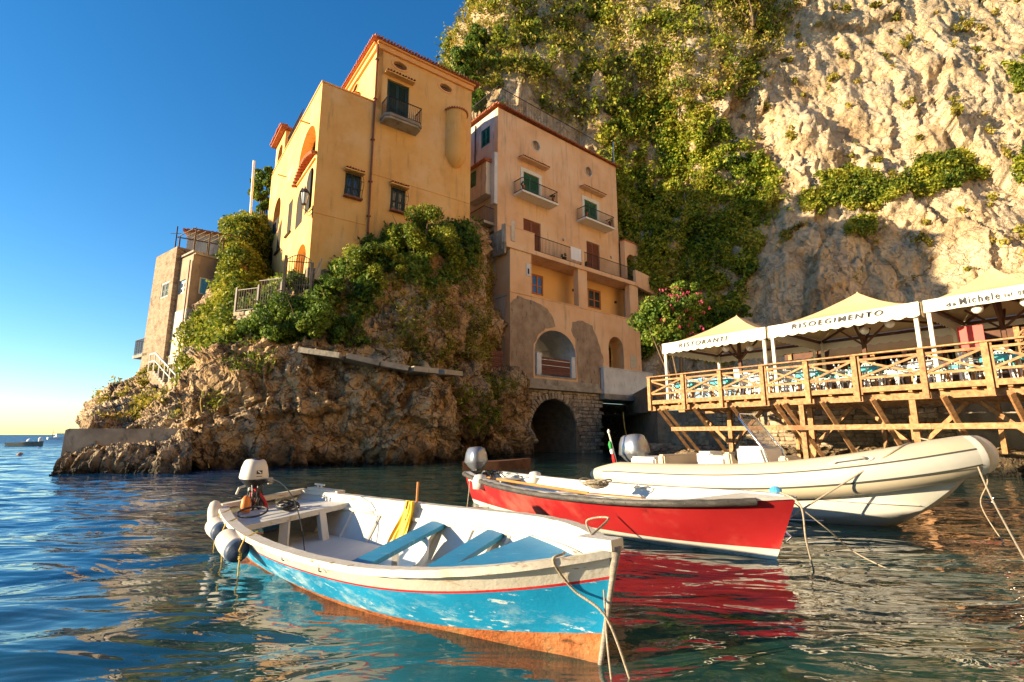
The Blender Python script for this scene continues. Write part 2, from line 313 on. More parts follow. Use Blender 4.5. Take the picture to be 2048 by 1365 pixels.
def leaves(c, nrm, size, ratio=.55, flat=.5):
    """diamond leaves at points c facing roughly nrm"""
    n = len(c); r = RNG.normal(size=(n, 3)); r /= np.linalg.norm(r, axis=1)[:, None]; d = nrm*flat+r*(1-flat*.5); d /= np.linalg.norm(d, axis=1)[:, None]
    t = np.cross(d, RNG.normal(size=(n, 3))); t /= np.linalg.norm(t, axis=1)[:, None]; b = np.cross(d, t)
    s = (size*RNG.uniform(.6, 1.35, n))[:, None]; v = np.stack([c-t*s*.5, c+b*s*ratio*.5+d*s*.08, c+t*s*.5, c-b*s*ratio*.5+d*s*.08], 1).reshape(-1, 3)
    return v, np.arange(4*n).reshape(n, 4)
def leafmesh(name, c, nrm, size, mat, **k):
    v, f = leaves(c, nrm, size, **k); return npmesh(name, v, f, mat)
def crown(center, rad, clumps, n, size, mat, seed=0, squash=.8, parent=None, name='foliage', flat=.45, csize=.35):
    """leaf clumps through an ellipsoid volume -> one foliage part"""
    rg = np.random.default_rng(seed); R = np.array(rad); d = rg.normal(size=(clumps, 3)); d /= np.linalg.norm(d, axis=1)[:, None]
    cc = d*R*(rg.uniform(.25, 1.0, clumps)**.5)[:, None]; cr = rg.uniform(.5, 1.25, clumps)*csize*R.min()
    k = rg.integers(0, clumps, n); q = rg.normal(size=(n, 3)); q /= np.linalg.norm(q, axis=1)[:, None]
    pos = cc[k]+q*(cr[k]*rg.uniform(.55, 1.15, n))[:, None]*np.array([1, 1, squash]); nr = q*.8+np.array([0, 0, .4])
    nr /= np.linalg.norm(nr, axis=1)[:, None]
    off = np.array(LOC[parent.name]) if parent else 0
    me = leafmesh(name, pos+np.array(center)-off, nr, size, mat, flat=flat); return link(name, me, parent)
def stems(parent, base, center, rad, n, r0, mat, seed=0, name='stem'):
    rg = random.Random(seed); mb = MB(); base = Vector(base); c = Vector(center)
    for i in range(n):
        e = c+Vector((rg.uniform(-.75, .75)*rad[0], rg.uniform(-.75, .75)*rad[1], rg.uniform(-.2, .8)*rad[2])); mid = base.lerp(e, .5)+Vector((rg.uniform(-.2, .2), rg.uniform(-.2, .2), .15))*rad[0]
        mb.tube(bez(base, mid, e, 5), [r0*(1-.15*j) for j in range(6)], 5)
    return mb.build(name, mat, parent)
def shrub(name, label, cat, base, center, rad, n, size, mat, seed, clumps=24, group=None, nst=7, csize=.35, r0=.05):
    t = thing(name, label, cat, base, group); crown(center, rad, clumps, n, size, mat, seed, parent=t, csize=csize); stems(t, base, center, rad, nst, r0, m_bark, seed); return t
# ------------------------------------------------------------------ sea
def watermat():
    m = bpy.data.materials.new('sea_water'); m.use_nodes = True; nt = m.node_tree; N = nt.nodes; L = nt.links; b = N['Principled BSDF']
    b.inputs['Roughness'].default_value = .03; b.inputs['IOR'].default_value = 1.75
    tc = N.new('ShaderNodeTexCoord'); sp = N.new('ShaderNodeSeparateXYZ'); L.new(tc.outputs['Object'], sp.inputs[0])
    # shallow green-brown cove on the right, deep blue open sea on the left
    nz = N.new('ShaderNodeTexNoise'); nz.inputs['Scale'].default_value = .25; nz.inputs['Detail'].default_value = 4; L.new(tc.outputs['Object'], nz.inputs['Vector'])
    a = N.new('ShaderNodeMath'); a.operation = 'MULTIPLY_ADD'; L.new(sp.outputs[1], a.inputs[0]); a.inputs[1].default_value = .35; L.new(sp.outputs[0], a.inputs[2])
    a2 = N.new('ShaderNodeMath'); a2.operation = 'MULTIPLY_ADD'; L.new(nz.outputs['Fac'], a2.inputs[0]); a2.inputs[1].default_value = 3; L.new(a.outputs[0], a2.inputs[2])
    mr = N.new('ShaderNodeMapRange'); mr.inputs[1].default_value = -3.5; mr.inputs[2].default_value = 2.5; mr.interpolation_type = 'SMOOTHSTEP'; L.new(a2.outputs[0], mr.inputs[0])
    cr = N.new('ShaderNodeMix'); cr.data_type = 'RGBA'; L.new(mr.outputs[0], cr.inputs[0]); cr.inputs[6].default_value = (.003, .05, .13, 1); cr.inputs[7].default_value = (.012, .055, .05, 1)
    # dark seabed stones seen through the shallow water
    vs = N.new('ShaderNodeTexNoise'); vs.inputs['Scale'].default_value = 1.6; vs.inputs['Detail'].default_value = 5; L.new(tc.outputs['Object'], vs.inputs['Vector'])
    mr2 = N.new('ShaderNodeMapRange'); mr2.inputs[1].default_value = .52; mr2.inputs[2].default_value = .68; L.new(vs.outputs['Fac'], mr2.inputs[0])
    mm = N.new('ShaderNodeMath'); mm.operation = 'MULTIPLY'; L.new(mr2.outputs[0], mm.inputs[0]); L.new(mr.outputs[0], mm.inputs[1])
    c2 = N.new('ShaderNodeMix'); c2.data_type = 'RGBA'; L.new(mm.outputs[0], c2.inputs[0]); L.new(cr.outputs[2], c2.inputs[6]); c2.inputs[7].default_value = (.03, .035, .012, 1)
    L.new(c2.outputs[2], b.inputs['Base Color'])
    prev = None
    for sc, st, di, rot, stren, dt in ((1.5, (.45, 1, 1), .05, .5, .5, 3), (5, (.5, 1, 1), .012, .15, .22, 3)):
        mp = N.new('ShaderNodeMapping'); mp.inputs['Scale'].default_value = st; mp.inputs['Rotation'].default_value = (0, 0, rot); L.new(tc.outputs['Object'], mp.inputs[0])
        n = N.new('ShaderNodeTexNoise'); n.inputs['Scale'].default_value = sc; n.inputs['Detail'].default_value = dt; n.inputs['Distortion'].default_value = .6; n.inputs['Roughness'].default_value = .45; L.new(mp.outputs[0], n.inputs['Vector'])
        bp = N.new('ShaderNodeBump'); bp.inputs['Strength'].default_value = stren; bp.inputs['Distance'].default_value = di*4; L.new(n.outputs['Fac'], bp.inputs['Height'])
        if prev: L.new(prev.outputs[0], bp.inputs['Normal'])
        prev = bp
    # unresolved steeper waves of the open sea: tilt and blur what far water mirrors
    fm = N.new('ShaderNodeMapRange'); fm.inputs[1].default_value = 22; fm.inputs[2].default_value = 90; L.new(sp.outputs[1], fm.inputs[0])
    mp = N.new('ShaderNodeMapping'); mp.inputs['Scale'].default_value = (.35, 1, 1); L.new(tc.outputs['Object'], mp.inputs[0])
    n = N.new('ShaderNodeTexNoise'); n.inputs['Scale'].default_value = .35; n.inputs['Detail'].default_value = 6; L.new(mp.outputs[0], n.inputs['Vector'])
    bp = N.new('ShaderNodeBump'); bp.inputs['Distance'].default_value = 1.6; L.new(fm.outputs[0], bp.inputs['Strength']); L.new(n.outputs['Fac'], bp.inputs['Height']); L.new(prev.outputs[0], bp.inputs['Normal']); prev = bp
    rm = N.new('ShaderNodeMath'); rm.operation = 'MULTIPLY_ADD'; rm.inputs[1].default_value = .32; rm.inputs[2].default_value = .03; L.new(fm.outputs[0], rm.inputs[0]); L.new(rm.outputs[0], b.inputs['Roughness'])
    L.new(prev.outputs[0], b.inputs['Normal'])
    return m
m_sea = watermat()
x = np.concatenate([-60*1.0*np.exp(np.linspace(5.5, 0, 26)), np.linspace(-58, -14, 120), np.linspace(-13.8, 14, 340), np.linspace(14.5, 45, 60), 50*np.exp(np.linspace(0, 5.5, 20))])
y = np.concatenate([np.linspace(-30, -1, 12), np.linspace(-.8, 12, 230), np.linspace(12.1, 45, 190), np.linspace(46, 120, 70), 122*np.exp(np.linspace(.05, 5.4, 40))])
X, Y = np.meshgrid(x, y); pp = np.stack([X.ravel(), Y.ravel(), np.zeros(X.size)], 1)
open_sea = 1/(1+np.exp((X+.45*Y-1.)/3.)).ravel()                    # the cove is calmer than the open sea
q = pp*np.array([.55, 1.3, 1]); th = -.35; q2 = np.stack([pp[:, 0]*math.cos(th)-pp[:, 1]*math.sin(th), (pp[:, 0]*math.sin(th)+pp[:, 1]*math.cos(th))*1.9, pp[:, 2]], 1)
Z = .045*fbm(q*.9, 2)*(.35+.65*open_sea)+.05*fbm(q2*.55+40, 3)*(.12+.88*open_sea)+.006*fbm(pp*np.array([2.2, 4, 1]), 2)*(.4+.6*open_sea)
far = np.clip((np.hypot(X, Y).ravel()-90)/60, 0, 1); Z = Z*(1-far)
Gs = np.stack([X, Y, Z.reshape(X.shape)], -1)
sea = link('sea', gridmesh('sea', Gs, m_sea)); setp(sea, kind='structure')

# ------------------------------------------------------------------ headland rocks
def row(lst): return [P(*q) for q in lst]
rock_lo = [
 row([(318, 990, 19.1), (420, 985, 20.4), (560, 975, 21.5), (700, 970, 23.2), (800, 965, 24.0), (860, 958, 25.4), (905, 950, 28.3), (950, 945, 30.3), (985, 940, 30.3), (1030, 935, 32.3), (1048, 935, 36)]),
 row([(318, 955, 19.3), (420, 945, 20.6), (560, 944, 21.6), (700, 938, 23.4), (800, 935, 24.2), (860, 930, 25.6), (905, 922, 28.5), (950, 921, 30.5), (985, 918, 30.5), (1030, 915, 32.5), (1048, 915, 36)]),
 row([(325, 915, 19.5), (425, 905, 20.5), (560, 900, 21.4), (700, 890, 23.0), (800, 895, 23.6), (855, 885, 25.0), (900, 885, 27.6), (945, 895, 30.2), (985, 890, 30.0), (1030, 880, 32.4), (1050, 880, 36)]),
 row([(335, 870, 19.7), (432, 855, 20.6), (560, 850, 21.6), (700, 840, 22.6), (800, 845, 23.9), (850, 840, 24.6), (900, 840, 26.2), (945, 835, 28.0), (985, 845, 29.7), (1028, 840, 32.4), (1050, 840, 36)]),
 row([(352, 835, 20.2), (440, 805, 20.8), (560, 795, 22.0), (700, 790, 22.8), (800, 795, 24.0), (850, 790, 24.8), (900, 790, 26.6), (945, 790, 28.2), (985, 795, 30.0), (1026, 800, 32.4), (1050, 800, 36)]),
 row([(372, 790, 21.5), (448, 755, 21.3), (560, 745, 22.2), (700, 748, 23.2), (800, 760, 24.4), (850, 765, 25.4), (895, 768, 27.0), (945, 768, 29.0), (985, 769, 30.6), (1024, 770, 32.5), (1050, 772, 36)]),
 row([(392, 745, 24.5), (462, 706, 22.8), (560, 708, 23.4), (700, 722, 24.4), (800, 742, 25.4), (850, 750, 26.4), (895, 756, 28.2), (945, 760, 30), (985, 762, 31.6), (1024, 764, 33.4), (1050, 764, 37)]),
 row([(402, 715, 27.0), (470, 690, 25.6), (560, 695, 26.4), (700, 715, 27.0), (800, 738, 28.0), (850, 745, 29.0), (895, 752, 30.5), (945, 757, 32.5), (985, 758, 34), (1024, 760, 35.5), (1050, 760, 39)])]
AM = [(.28, .6, False), (.65, .14, True), (1.7, .05, True), (4.5, .05, True), (9., .025, False)]
G, Nn = sheet(rock_lo, 640, 280, AM, 1, crag=.12, fac=((.42, .5), (1.1, .2), (2.9, .07)))
setp(link('headland_rock', gridmesh('headland_rock', G, m_rock)), kind='structure'); ROCKLO = (G, Nn)
rock_hi = [
 row([(478, 712, 22.8), (560, 716, 23.4), (640, 725, 24.0), (740, 735, 24.9), (820, 748, 25.7), (880, 752, 27.2), (935, 748, 29.5), (965, 745, 31.5), (985, 745, 35)]),
 row([(478, 690, 23.2), (560, 690, 23.8), (640, 695, 24.2), (735, 690, 24.8), (820, 690, 25.4), (885, 690, 26.8), (935, 690, 29.0), (965, 690, 31.5), (990, 690, 35)]),
 row([(482, 665, 24.0), (560, 655, 24.4), (640, 650, 24.4), (740, 630, 25.0), (820, 620, 25.6), (885, 620, 27.2), (930, 620, 29.0), (962, 620, 31.7), (985, 620, 35)]),
 row([(490, 640, 25.5), (560, 625, 25.2), (640, 605, 25.2), (740, 570, 26.0), (820, 555, 26.8), (880, 550, 28.4), (925, 550, 30.0), (955, 550, 32.2), (975, 550, 35)]),
 row([(500, 625, 27.0), (560, 605, 27.0), (640, 575, 26.6), (735, 515, 27.4), (820, 490, 28.6), (870, 482, 30.2), (920, 478, 31.6), (950, 480, 33.5), (965, 480, 36)]),
 row([(510, 618, 30.0), (565, 592, 30.0), (650, 555, 29.0), (735, 490, 30.0), (820, 470, 31.0), (870, 462, 32.2), (920, 458, 33.6), (945, 462, 35.5), (955, 462, 38)])]
G2, N2 = sheet(rock_hi, 380, 220, [(.35, .4, False), (.9, .12, True), (2.2, .05, True), (5.5, .04, False)], 5, crag=.08, fac=((.5, .4), (1.3, .18), (3.2, .06)))
setp(link('upper_rock', gridmesh('upper_rock', G2, m_rock)), kind='structure')
cape = [
 row([(112, 990, 17.5), (160, 990, 17.6), (215, 988, 17.9), (270, 988, 18.1), (330, 988, 18.4), (385, 985, 18.8)]),
 row([(118, 952, 17.8), (160, 952, 17.8), (215, 950, 18.0), (270, 951, 18.1), (330, 953, 18.2), (385, 952, 18.4)]),
 row([(120, 932, 17.9), (160, 930, 18.0), (215, 926, 18.1), (270, 922, 18.3), (330, 918, 18.6), (385, 910, 19.0)]),
 row([(132, 922, 18.7), (165, 920, 18.8), (215, 915, 19.0), (270, 908, 19.2), (330, 895, 19.4), (385, 875, 19.8)]),
 row([(150, 890, 20.6), (180, 885, 20.7), (220, 880, 20.8), (275, 876, 20.9), (335, 864, 20.9), (390, 840, 20.9)]),
 row([(172, 868, 21.0), (188, 862, 21.0), (225, 860, 21.5), (280, 850, 21.5), (340, 825, 21.8), (395, 800, 22.2)]),
 row([(172, 856, 24.5), (198, 830, 24.5), (235, 822, 24.5), (285, 815, 24.2), (345, 795, 24.3), (405, 760, 24.5)]),
 row([(176, 848, 28.5), (206, 806, 28.2), (246, 790, 28.0), (292, 772, 27.2), (350, 765, 26.8), (410, 735, 27.0)]),
 row([(186, 846, 33.0), (216, 796, 32.5), (262, 778, 32.0), (305, 740, 31.0), (355, 740, 30.0), (415, 715, 30.0)])]
G3, N3 = sheet(cape, 330, 300, [(.5, .2, False), (1.1, .1, True), (2.6, .05, True), (6, .04, True)], 9, crag=.06, fac=((.7, .22), (1.7, .13), (4, .05)))
setp(link('cape_rock', gridmesh('cape_rock', G3, m_cape)), kind='structure')
slope = [
 row([(384, 775, 24.5), (425, 750, 23.8), (465, 712, 23.2), (500, 705, 24.0), (540, 700, 26)]),
 row([(392, 700, 27.0), (425, 690, 26.0), (465, 665, 25.6), (505, 660, 26.5), (545, 650, 29)]),
 row([(416, 616, 30.2), (440, 605, 29.0), (470, 600, 28.2), (512, 595, 31), (550, 590, 35)]),
 row([(448, 548, 32.0), (462, 540, 31.0), (480, 530, 31.2), (520, 525, 35), (556, 520, 39)]),
 row([(452, 500, 33.4), (468, 486, 33.0), (495, 470, 34.0), (530, 462, 38), (560, 465, 41)]),
 row([(462, 466, 36.0), (478, 456, 36), (502, 446, 37.0), (535, 450, 40), (565, 455, 43)]),
 row([(464, 470, 42.0), (480, 460, 42.5), (506, 455, 43.0), (540, 458, 45), (570, 462, 47)])]
G4, N4 = sheet(slope, 150, 220, [(.4, .35, False), (1., .25, True), (2.6, .1, True)], 13)
setp(link('hillside', gridmesh('hillside', G4, m_rock)), kind='structure')
# the high cliff behind
ys = [760, 655, 560, 480, 370, 250, 130, 20, -110, -260]
cols = [([885, 888, 895, 902, 908, 918, 936, 962, 985, 1010], [64]*10),
        ([905, 906, 908, 912, 918, 928, 950, 976, 1002, 1030], [46, 46.3, 46.6, 47, 47.5, 48, 49.5, 51.5, 53.5, 56]),
        ([1020, 1022, 1026, 1030, 1036, 1048, 1062, 1080, 1100, 1120], [45.5, 46, 46.3, 46.7, 47, 47.2, 48.6, 50.5, 53, 56]),
        ([1240]*10, [45.5, 46, 46.4, 46.8, 47.2, 47.6, 48.5, 50, 52.5, 55]),
        ([1400, 1400, 1400, 1400, 1398, 1396, 1394, 1392, 1390, 1388], [43, 43.6, 44.3, 45, 45.6, 46.4, 47.8, 49.5, 52, 55]),
        ([1555]*10, [40.5, 41.2, 42, 42.8, 44.4, 45.6, 47, 49, 51.5, 54.5]),
        ([1720]*10, [38.5, 39.2, 40, 40.6, 42.6, 44.4, 46, 48, 50.5, 53.5]),
        ([1900]*10, [36.8, 37.4, 38, 38.6, 41, 43.4, 45.5, 47.5, 50, 53]),
        ([2085]*10, [34, 34.6, 35.2, 36, 38.6, 41, 43, 45, 47.5, 50]),
        ([2500]*10, [26, 26.5, 27, 28, 30.5, 33, 35, 37, 39, 42])]
cliff = [[P(cols[c][0][r], ys[r], cols[c][1][r]) for c in range(len(cols))] for r in range(len(ys))]
G5, N5 = sheet(cliff, 520, 420, [(.07, 2.0, False), (.14, .35, True), (.5, .07, True), (1.3, .05, False), (3.2, .05, True)], 21, stretch=(1, 1, .5), crag=.08, fac=((.12, .9), (.3, .3), (.85, .15), (2.2, .08)))
setp(link('high_cliff', gridmesh('high_cliff', G5, m_cliff)), kind='structure')
# unseen cliff added right of and behind the camera, bouncing warm light on facades
cove = [[Vector((x+z*.12*dx, y+z*.12*dy, z)) for x, y, dx, dy in ((44, 27, 1, .2), (42, 10, 1, 0), (40, -8, 1, 0), (34, -26, .8, -.6), (18, -38, .3, -1), (-2, -44, 0, -1), (-16, -50, -.2, -1))] for z in (-1, 8, 20, 33, 46)]
Gc, Nc = sheet(cove, 160, 60, [(.07, 2.0, False), (.2, .8, True), (.6, .25, True)], 23); setp(link('added_bounce_cliff', gridmesh('added_bounce_cliff', Gc, m_cliff)), kind='structure')
# terrace of made ground behind the restaurant and below the houses
mb = MB(); pts = [(10.5, 31.3), (21, 20.0), (27, 13.5), (45, 16), (45, 50), (5, 50), (5, 44)]
mb.add([(a, b, 2.78) for a, b in pts], [tuple(range(len(pts)))]); mb.build('terrace_ground', m_conc, kind='structure')
# seabed shore ledge of rocks under the deck
shore = [[Vector((a+.55*k*.8-1.2, b+.55*k*.75-1.2, z)) for a, b in [(8.5, 32.5), (11, 29), (14.5, 25.2), (17.5, 21.8), (20.5, 18.6), (24, 15)]] for k, z in [(-3.2, -.6), (-2, .0), (-.4, .12), (1.2, .3), (3, .45)]]
G6, N6 = sheet(shore, 240, 60, [(.6, .16, False), (1.5, .16, True), (3.5, .06, True)], 31)
setp(link('shore_rocks', gridmesh('shore_rocks', G6, m_cape)), kind='structure')

# ------------------------------------------------------------------ vegetation on the rocks
def project(V):
    V = V-np.array([0, 0, CAMZ]); dep = V[:, 1]*math.cos(PIT)+V[:, 2]*math.sin(PIT); up = -V[:, 1]*math.sin(PIT)+V[:, 2]*math.cos(PIT)
    return 1024+FOC*V[:, 0]/dep, 682.5-FOC*up/dep
def cover(name, G, N, dens_fn, n, size, mat, depth=.5, clump=.8, cfreq=.55, seed=0, **kw):
    rg = np.random.default_rng(seed); nv, nu = G.shape[:2]; P0 = G.reshape(-1, 3); w = dens_fn(P0); A = np.linalg.norm(np.cross(np.gradient(G, axis=1), np.gradient(G, axis=0)), axis=2).ravel(); w = w*A
    w = np.clip(w, 0, None); idx = rg.choice(len(P0), n, p=w/w.sum()); p = P0[idx]; nr = N.reshape(-1, 3)[idx]
    if (nr[:, 1].mean()) > 0: nr = -nr
    j = rg.normal(size=(n, 3))*.12; p = p+j
    cl = np.clip(fbm(p*cfreq+seed, 3)+.35, 0, None)*clump+np.clip(pn(p*2.4+seed)+.1, 0, None)*.35*clump
    h = cl*(1-rg.uniform(0, 1, n)**2.2*.6)+rg.uniform(0, depth, n)*.4
    p = p+nr*h[:, None]+np.array([0, 0, -.12])*h[:, None]
    nn = nr*.7+np.array([-.15, 0, .5]); nn /= np.linalg.norm(nn, axis=1)[:, None]
    o = link(name, leafmesh(name, p, nn, size, mat, **kw)); return setp(o, kind='stuff')
def inpoly(px, py, poly):
    r = np.zeros(len(px), bool); n = len(poly)
    for i in range(n):
        x1, y1 = poly[i]; x2, y2 = poly[(i+1) % n]
        c = ((y1 > py) != (y2 > py)) & (px < (x2-x1)*(py-y1)/(y2-y1+1e-9)+x1); r ^= c
    return r
CL = [cliff[r][c] for r in range(1) for c in range(1)]
def veg_zone(polys, thr=-.2, freq=.35, seed=3):
    def f(Pn):
        px, py = project(Pn); jit = 16*pn(Pn*.5+7)*2; a = np.zeros(len(px), bool)
        for poly in polys: a |= inpoly(px+jit, py+jit, poly)
        return a*(fbm(Pn*freq+seed, 3) > thr).astype(float)
    return f
big = [(960, -300), (2000, -300), (1660, -40), (1570, 20), (1545, 120), (1500, 170), (1480, 235), (1470, 300), (1560, 330), (1575, 420), (1530, 480), (1500, 560), (1470, 640), (1440, 700), (1200, 700), (1200, 330), (1150, 260), (1050, 210), (1020, 120), (960, 120)]
cover('cliff_scrub', G5, N5, veg_zone([[(880, -300), (1900, -300), (1640, -40), (1570, 20), (1545, 120), (1480, 190), (1400, 200), (1250, 330), (1150, 260), (1080, 215), (1030, 150), (960, 190), (900, 150)]], -.25, .5), 95000, .32, m_leafC, .6, 1.5, .42, 2)
cover('cliff_bushes', G5, N5, veg_zone([[(880, -300), (1900, -300), (1640, -40), (1570, 20), (1545, 120), (1480, 190), (1400, 200), (1250, 330), (1150, 260), (1080, 215), (1030, 150), (960, 190), (900, 150)]], .25, .45, 19), 52000, .42, m_leafA, .8, 1.9, .6, 3)
cover('cliff_ivy', G5, N5, veg_zone([[(1200, 300), (1260, 180), (1420, 215), (1480, 290), (1560, 340), (1580, 420), (1530, 470), (1500, 560), (1470, 640), (1500, 720), (1200, 720)]], -.22, .55), 125000, .30, m_leafD, .45, 1.1, .7, 4)
cover('ledge_scrub', G5, N5, veg_zone([[(1590, 400), (1640, 360), (1700, 340), (1760, 350), (1800, 355), (1830, 330), (1900, 300), (1960, 295), (1975, 330), (1920, 370), (1830, 395), (1790, 385), (1740, 405), (1640, 425)], [(2010, 130), (2100, 120), (2100, 200), (2030, 190)], [(2020, 320), (2100, 290), (2100, 370), (2030, 350)], [(1690, 450), (1760, 440), (1750, 475), (1700, 480)]], -.6), 42000, .27, m_leafA, .4, .65, .9, 6)
cover('sparse_cliff_tufts', G5, N5, veg_zone([[(1480, -100), (2300, -100), (2300, 540), (1500, 560), (1470, 250)]], .75, .8, 11), 16000, .26, m_leafC, .25, .4, 1., 7)
cover('hillside_creeper', G4, N4, veg_zone([[(450, 440), (620, 440), (620, 560), (470, 620), (460, 700), (470, 780), (362, 760), (378, 660), (425, 612), (452, 560)]], -.6), 60000, .22, m_leafA, .25, .42, 1., 8)
cover('hanging_grass', G, Nn, veg_zone([[(900, 745), (1030, 755), (1035, 800), (1000, 830), (990, 870), (935, 860), (910, 800)], [(430, 700), (560, 705), (545, 735), (460, 740)], [(400, 770), (430, 750), (440, 800), (420, 830)]], .05, 1.1), 5200, .24, m_leafA, .2, .2, 1., 10, ratio=.25)
cover('rock_creeper', G2, N2, veg_zone([[(470, 500), (950, 400), (955, 540), (900, 570), (760, 585), (700, 690), (480, 700)]], -.1, .5), 42000, .24, m_leafB, .35, .5, .9, 12)
cover('dry_grass', G2, N2, veg_zone([[(470, 600), (990, 520), (985, 740), (470, 740)]], .15, .8), 16000, .26, m_leafC, .2, .3, 1., 14, ratio=.25)
cover('cape_tufts', G3, N3, veg_zone([[(180, 700), (430, 700), (430, 860), (200, 850)]], .55, .9), 5000, .2, m_leafC, .15, .2, 1., 15)

def Lb(px, py, Y): return P(px, py, Y)
def pshrub(label, px, py, Y, rad, n, size, mat, seed, dz=-1.5, **k):
    c = P(px, py, Y); shrub('shrub', label, 'shrub', (c.x, c.y+.3, c.z+dz), c, rad, n, size, mat, seed, **k)
pshrub('tallest yellow-green shrub, rising below the right grille window of the yellow house', 835, 470, 27.2, (2.1, 1.4, 1.7), 16000, .15, m_leafA, 1, -2, clumps=34)
pshrub('rounded olive-green shrub below the left grille window of the yellow house', 745, 530, 25.6, (1.7, 1.2, 1.3), 12000, .14, m_leafA, 2, -1.8, clumps=28)
pshrub('olive shrub at the right end of the rock, beside the gap between the houses', 900, 520, 28.6, (.95, 1.0, 1.0), 6500, .15, m_leafA, 3, -1.6)
pshrub('dark green glossy shrub under the gate, largest on the left of the ledge', 590, 645, 23.6, (2.2, 1.2, 1.25), 17000, .14, m_leafB, 4, -1.4, clumps=34)
pshrub('low green shrub hanging over the path at the foot of the pale rock face', 700, 665, 23.9, (1.0, .8, .75), 5000, .13, m_leafB, 5, -1)
pshrub('small bright green shrub in front of the arched orange doorway', 605, 575, 24.9, (.8, .7, .5), 4000, .13, m_leafA, 6, -.9)
pshrub('mid green shrub at the foot of the yellow house, between gate and olive shrub', 675, 575, 25.0, (1.2, .9, .8), 7500, .14, m_leafB, 7, -1.2)
pshrub('yellow-green bush behind the fence at the left end of the garden wall', 492, 592, 28.0, (.9, .8, .8), 5000, .15, m_leafA, 8, -1)
pshrub('bushy crown on the hilltop left of the yellow house, below the flagpole', 505, 470, 34.5, (1.9, 1.4, 1.1), 9000, .17, m_leafA, 9, -1.5)
pshrub('light dry bush on the grey rock beside the left edge of the yellow house', 518, 545, 33, (.9, .9, .8), 4000, .16, m_leafC, 10, -1)
pshrub('round dark bush behind the first canopy peak at the foot of the grey cliff', 1480, 625, 38, (.9, .8, .55), 4500, .15, m_leafB, 11, -.8)
def tree(label, px, py, Y, rad, n, size, mat, seed, base=None, group=None, clumps=26):
    c = P(px, py, Y); b = base or (c.x, c.y, c.z-rad[2]*2.2); t = thing('tree', label, 'tree', b, group); crown(c, rad, clumps, n, size, mat, seed, parent=t, name='crown', csize=.4)
    stems(t, b, c, rad, 6, .12, m_bark, seed, 'trunk'); return t
tree('dark green tree on the cliff edge just right of the tall yellow roof, lower one', 925, 125, 46, (1.5, 1.3, 2.2), 8000, .28, m_leafB, 21)
tree('dark green tree on the skyline above the one by the yellow roof', 958, 92, 48, (1.2, 1.2, 2.0), 7000, .28, m_leafB, 22)
tree('dark tree behind the gap between the roofs', 950, 195, 45, (1.0, 1.0, 2.2), 6000, .27, m_leafB, 23)
tree('dark leafy tree standing behind the left end of the yellow house', 535, 375, 38.5, (1.1, 1.0, 2.3), 6000, .24, m_leafB, 24)
for i, (a, b, Y) in enumerate([(1075, -10, 52), (1165, 5, 51.5), (1205, -5, 52), (1290, -30, 52), (1400, -15, 49), (1500, 5, 46)]):
    tree(['scrubby tree nearest the skyline edge at the top of the cliff', 'scrubby tree with a bare pale trunk at the top of the cliff', 'second bare-trunked scrubby tree at the top of the cliff', 'middle one of the scrubby trees cut by the top of the picture', 'broad olive tree above the ivy slope at the top', 'olive tree beside the bare pale rock at the top'][i], a, b-15, Y, (2.2, 1.8, 1.7), 7000, .33, m_leafC if i % 2 else m_leafA, 30+i, group='trees on top of the cliff', clumps=18)
# ------------------------------------------------------------------ building helpers
def tiles(fr, s0, s1, d0, d1, z0, z1, step, name, parent, mi=m_tile, r=None):
    """barrel tiles running down from (d0,z0) to the eave (d1,z1), one half pipe each, every one its own part"""
    r = r or step*.42; n = max(2, int((s1-s0)/step)); L0 = fr(0, d0, z0); ln = (fr(0, d1, z1)-L0).length
    key = ('tile', round(ln, 3), round(r, 3))
    if key not in tiles.c:
        mb = MB(); k = 5; a = [math.pi*i/k for i in range(k+1)]
        vs = [Vector((r*(1-.12*e)*math.cos(t), y, r*(1-.12*e)*math.sin(t))) for e, y in ((1, 0), (0, ln)) for t in a]
        vs += [Vector((r*.78*math.cos(t), ln, r*.78*math.sin(t))) for t in a]+[Vector((r*.7*math.cos(t), 0, r*.7*math.sin(t))) for t in a]
        m = k+1; fs = [(i, i+1, m+i+1, m+i) for i in range(k)]+[(m+i, m+i+1, 2*m+i+1, 2*m+i) for i in range(k)]+[(2*m+i, 2*m+i+1, 3*m+i+1, 3*m+i) for i in range(k)]
        mb.add(vs, fs); tiles.c[key] = mb.mesh('tile', mi)
    me = tiles.c[key]; y = (fr(0, d1, z1)-L0).normalized(); x = fr.a.copy(); z = x.cross(y)
    if z.z < 0: x = -x; z = x.cross(y)
    R = Matrix((x, y, z)).transposed().to_euler()
    for i in range(n):
        s = s0+(i+.5)*(s1-s0)/n+random.uniform(-.012, .012)
        e = R.copy(); e.x += random.uniform(-.02, .02); piece('tile', me, parent, fr(s, d0, z0+random.uniform(-.01, .01)), e)
tiles.c = {}
def eave_course(fr, s0, s1, d, z, step, name, parent, drop=.16, depth=.5):
    """far eave: too small to pick tiles apart, one real row of half pipes"""
    mb = MB(); n = int((s1-s0)/step)
    for i in range(n):
        s = s0+(i+.5)*(s1-s0)/n; mb.tube([fr(s, d-depth, z+drop), fr(s, d+random.uniform(-.02, .02), z)], step*.36, 6)
    return mb.build(name, m_tile, parent, kind='stuff')
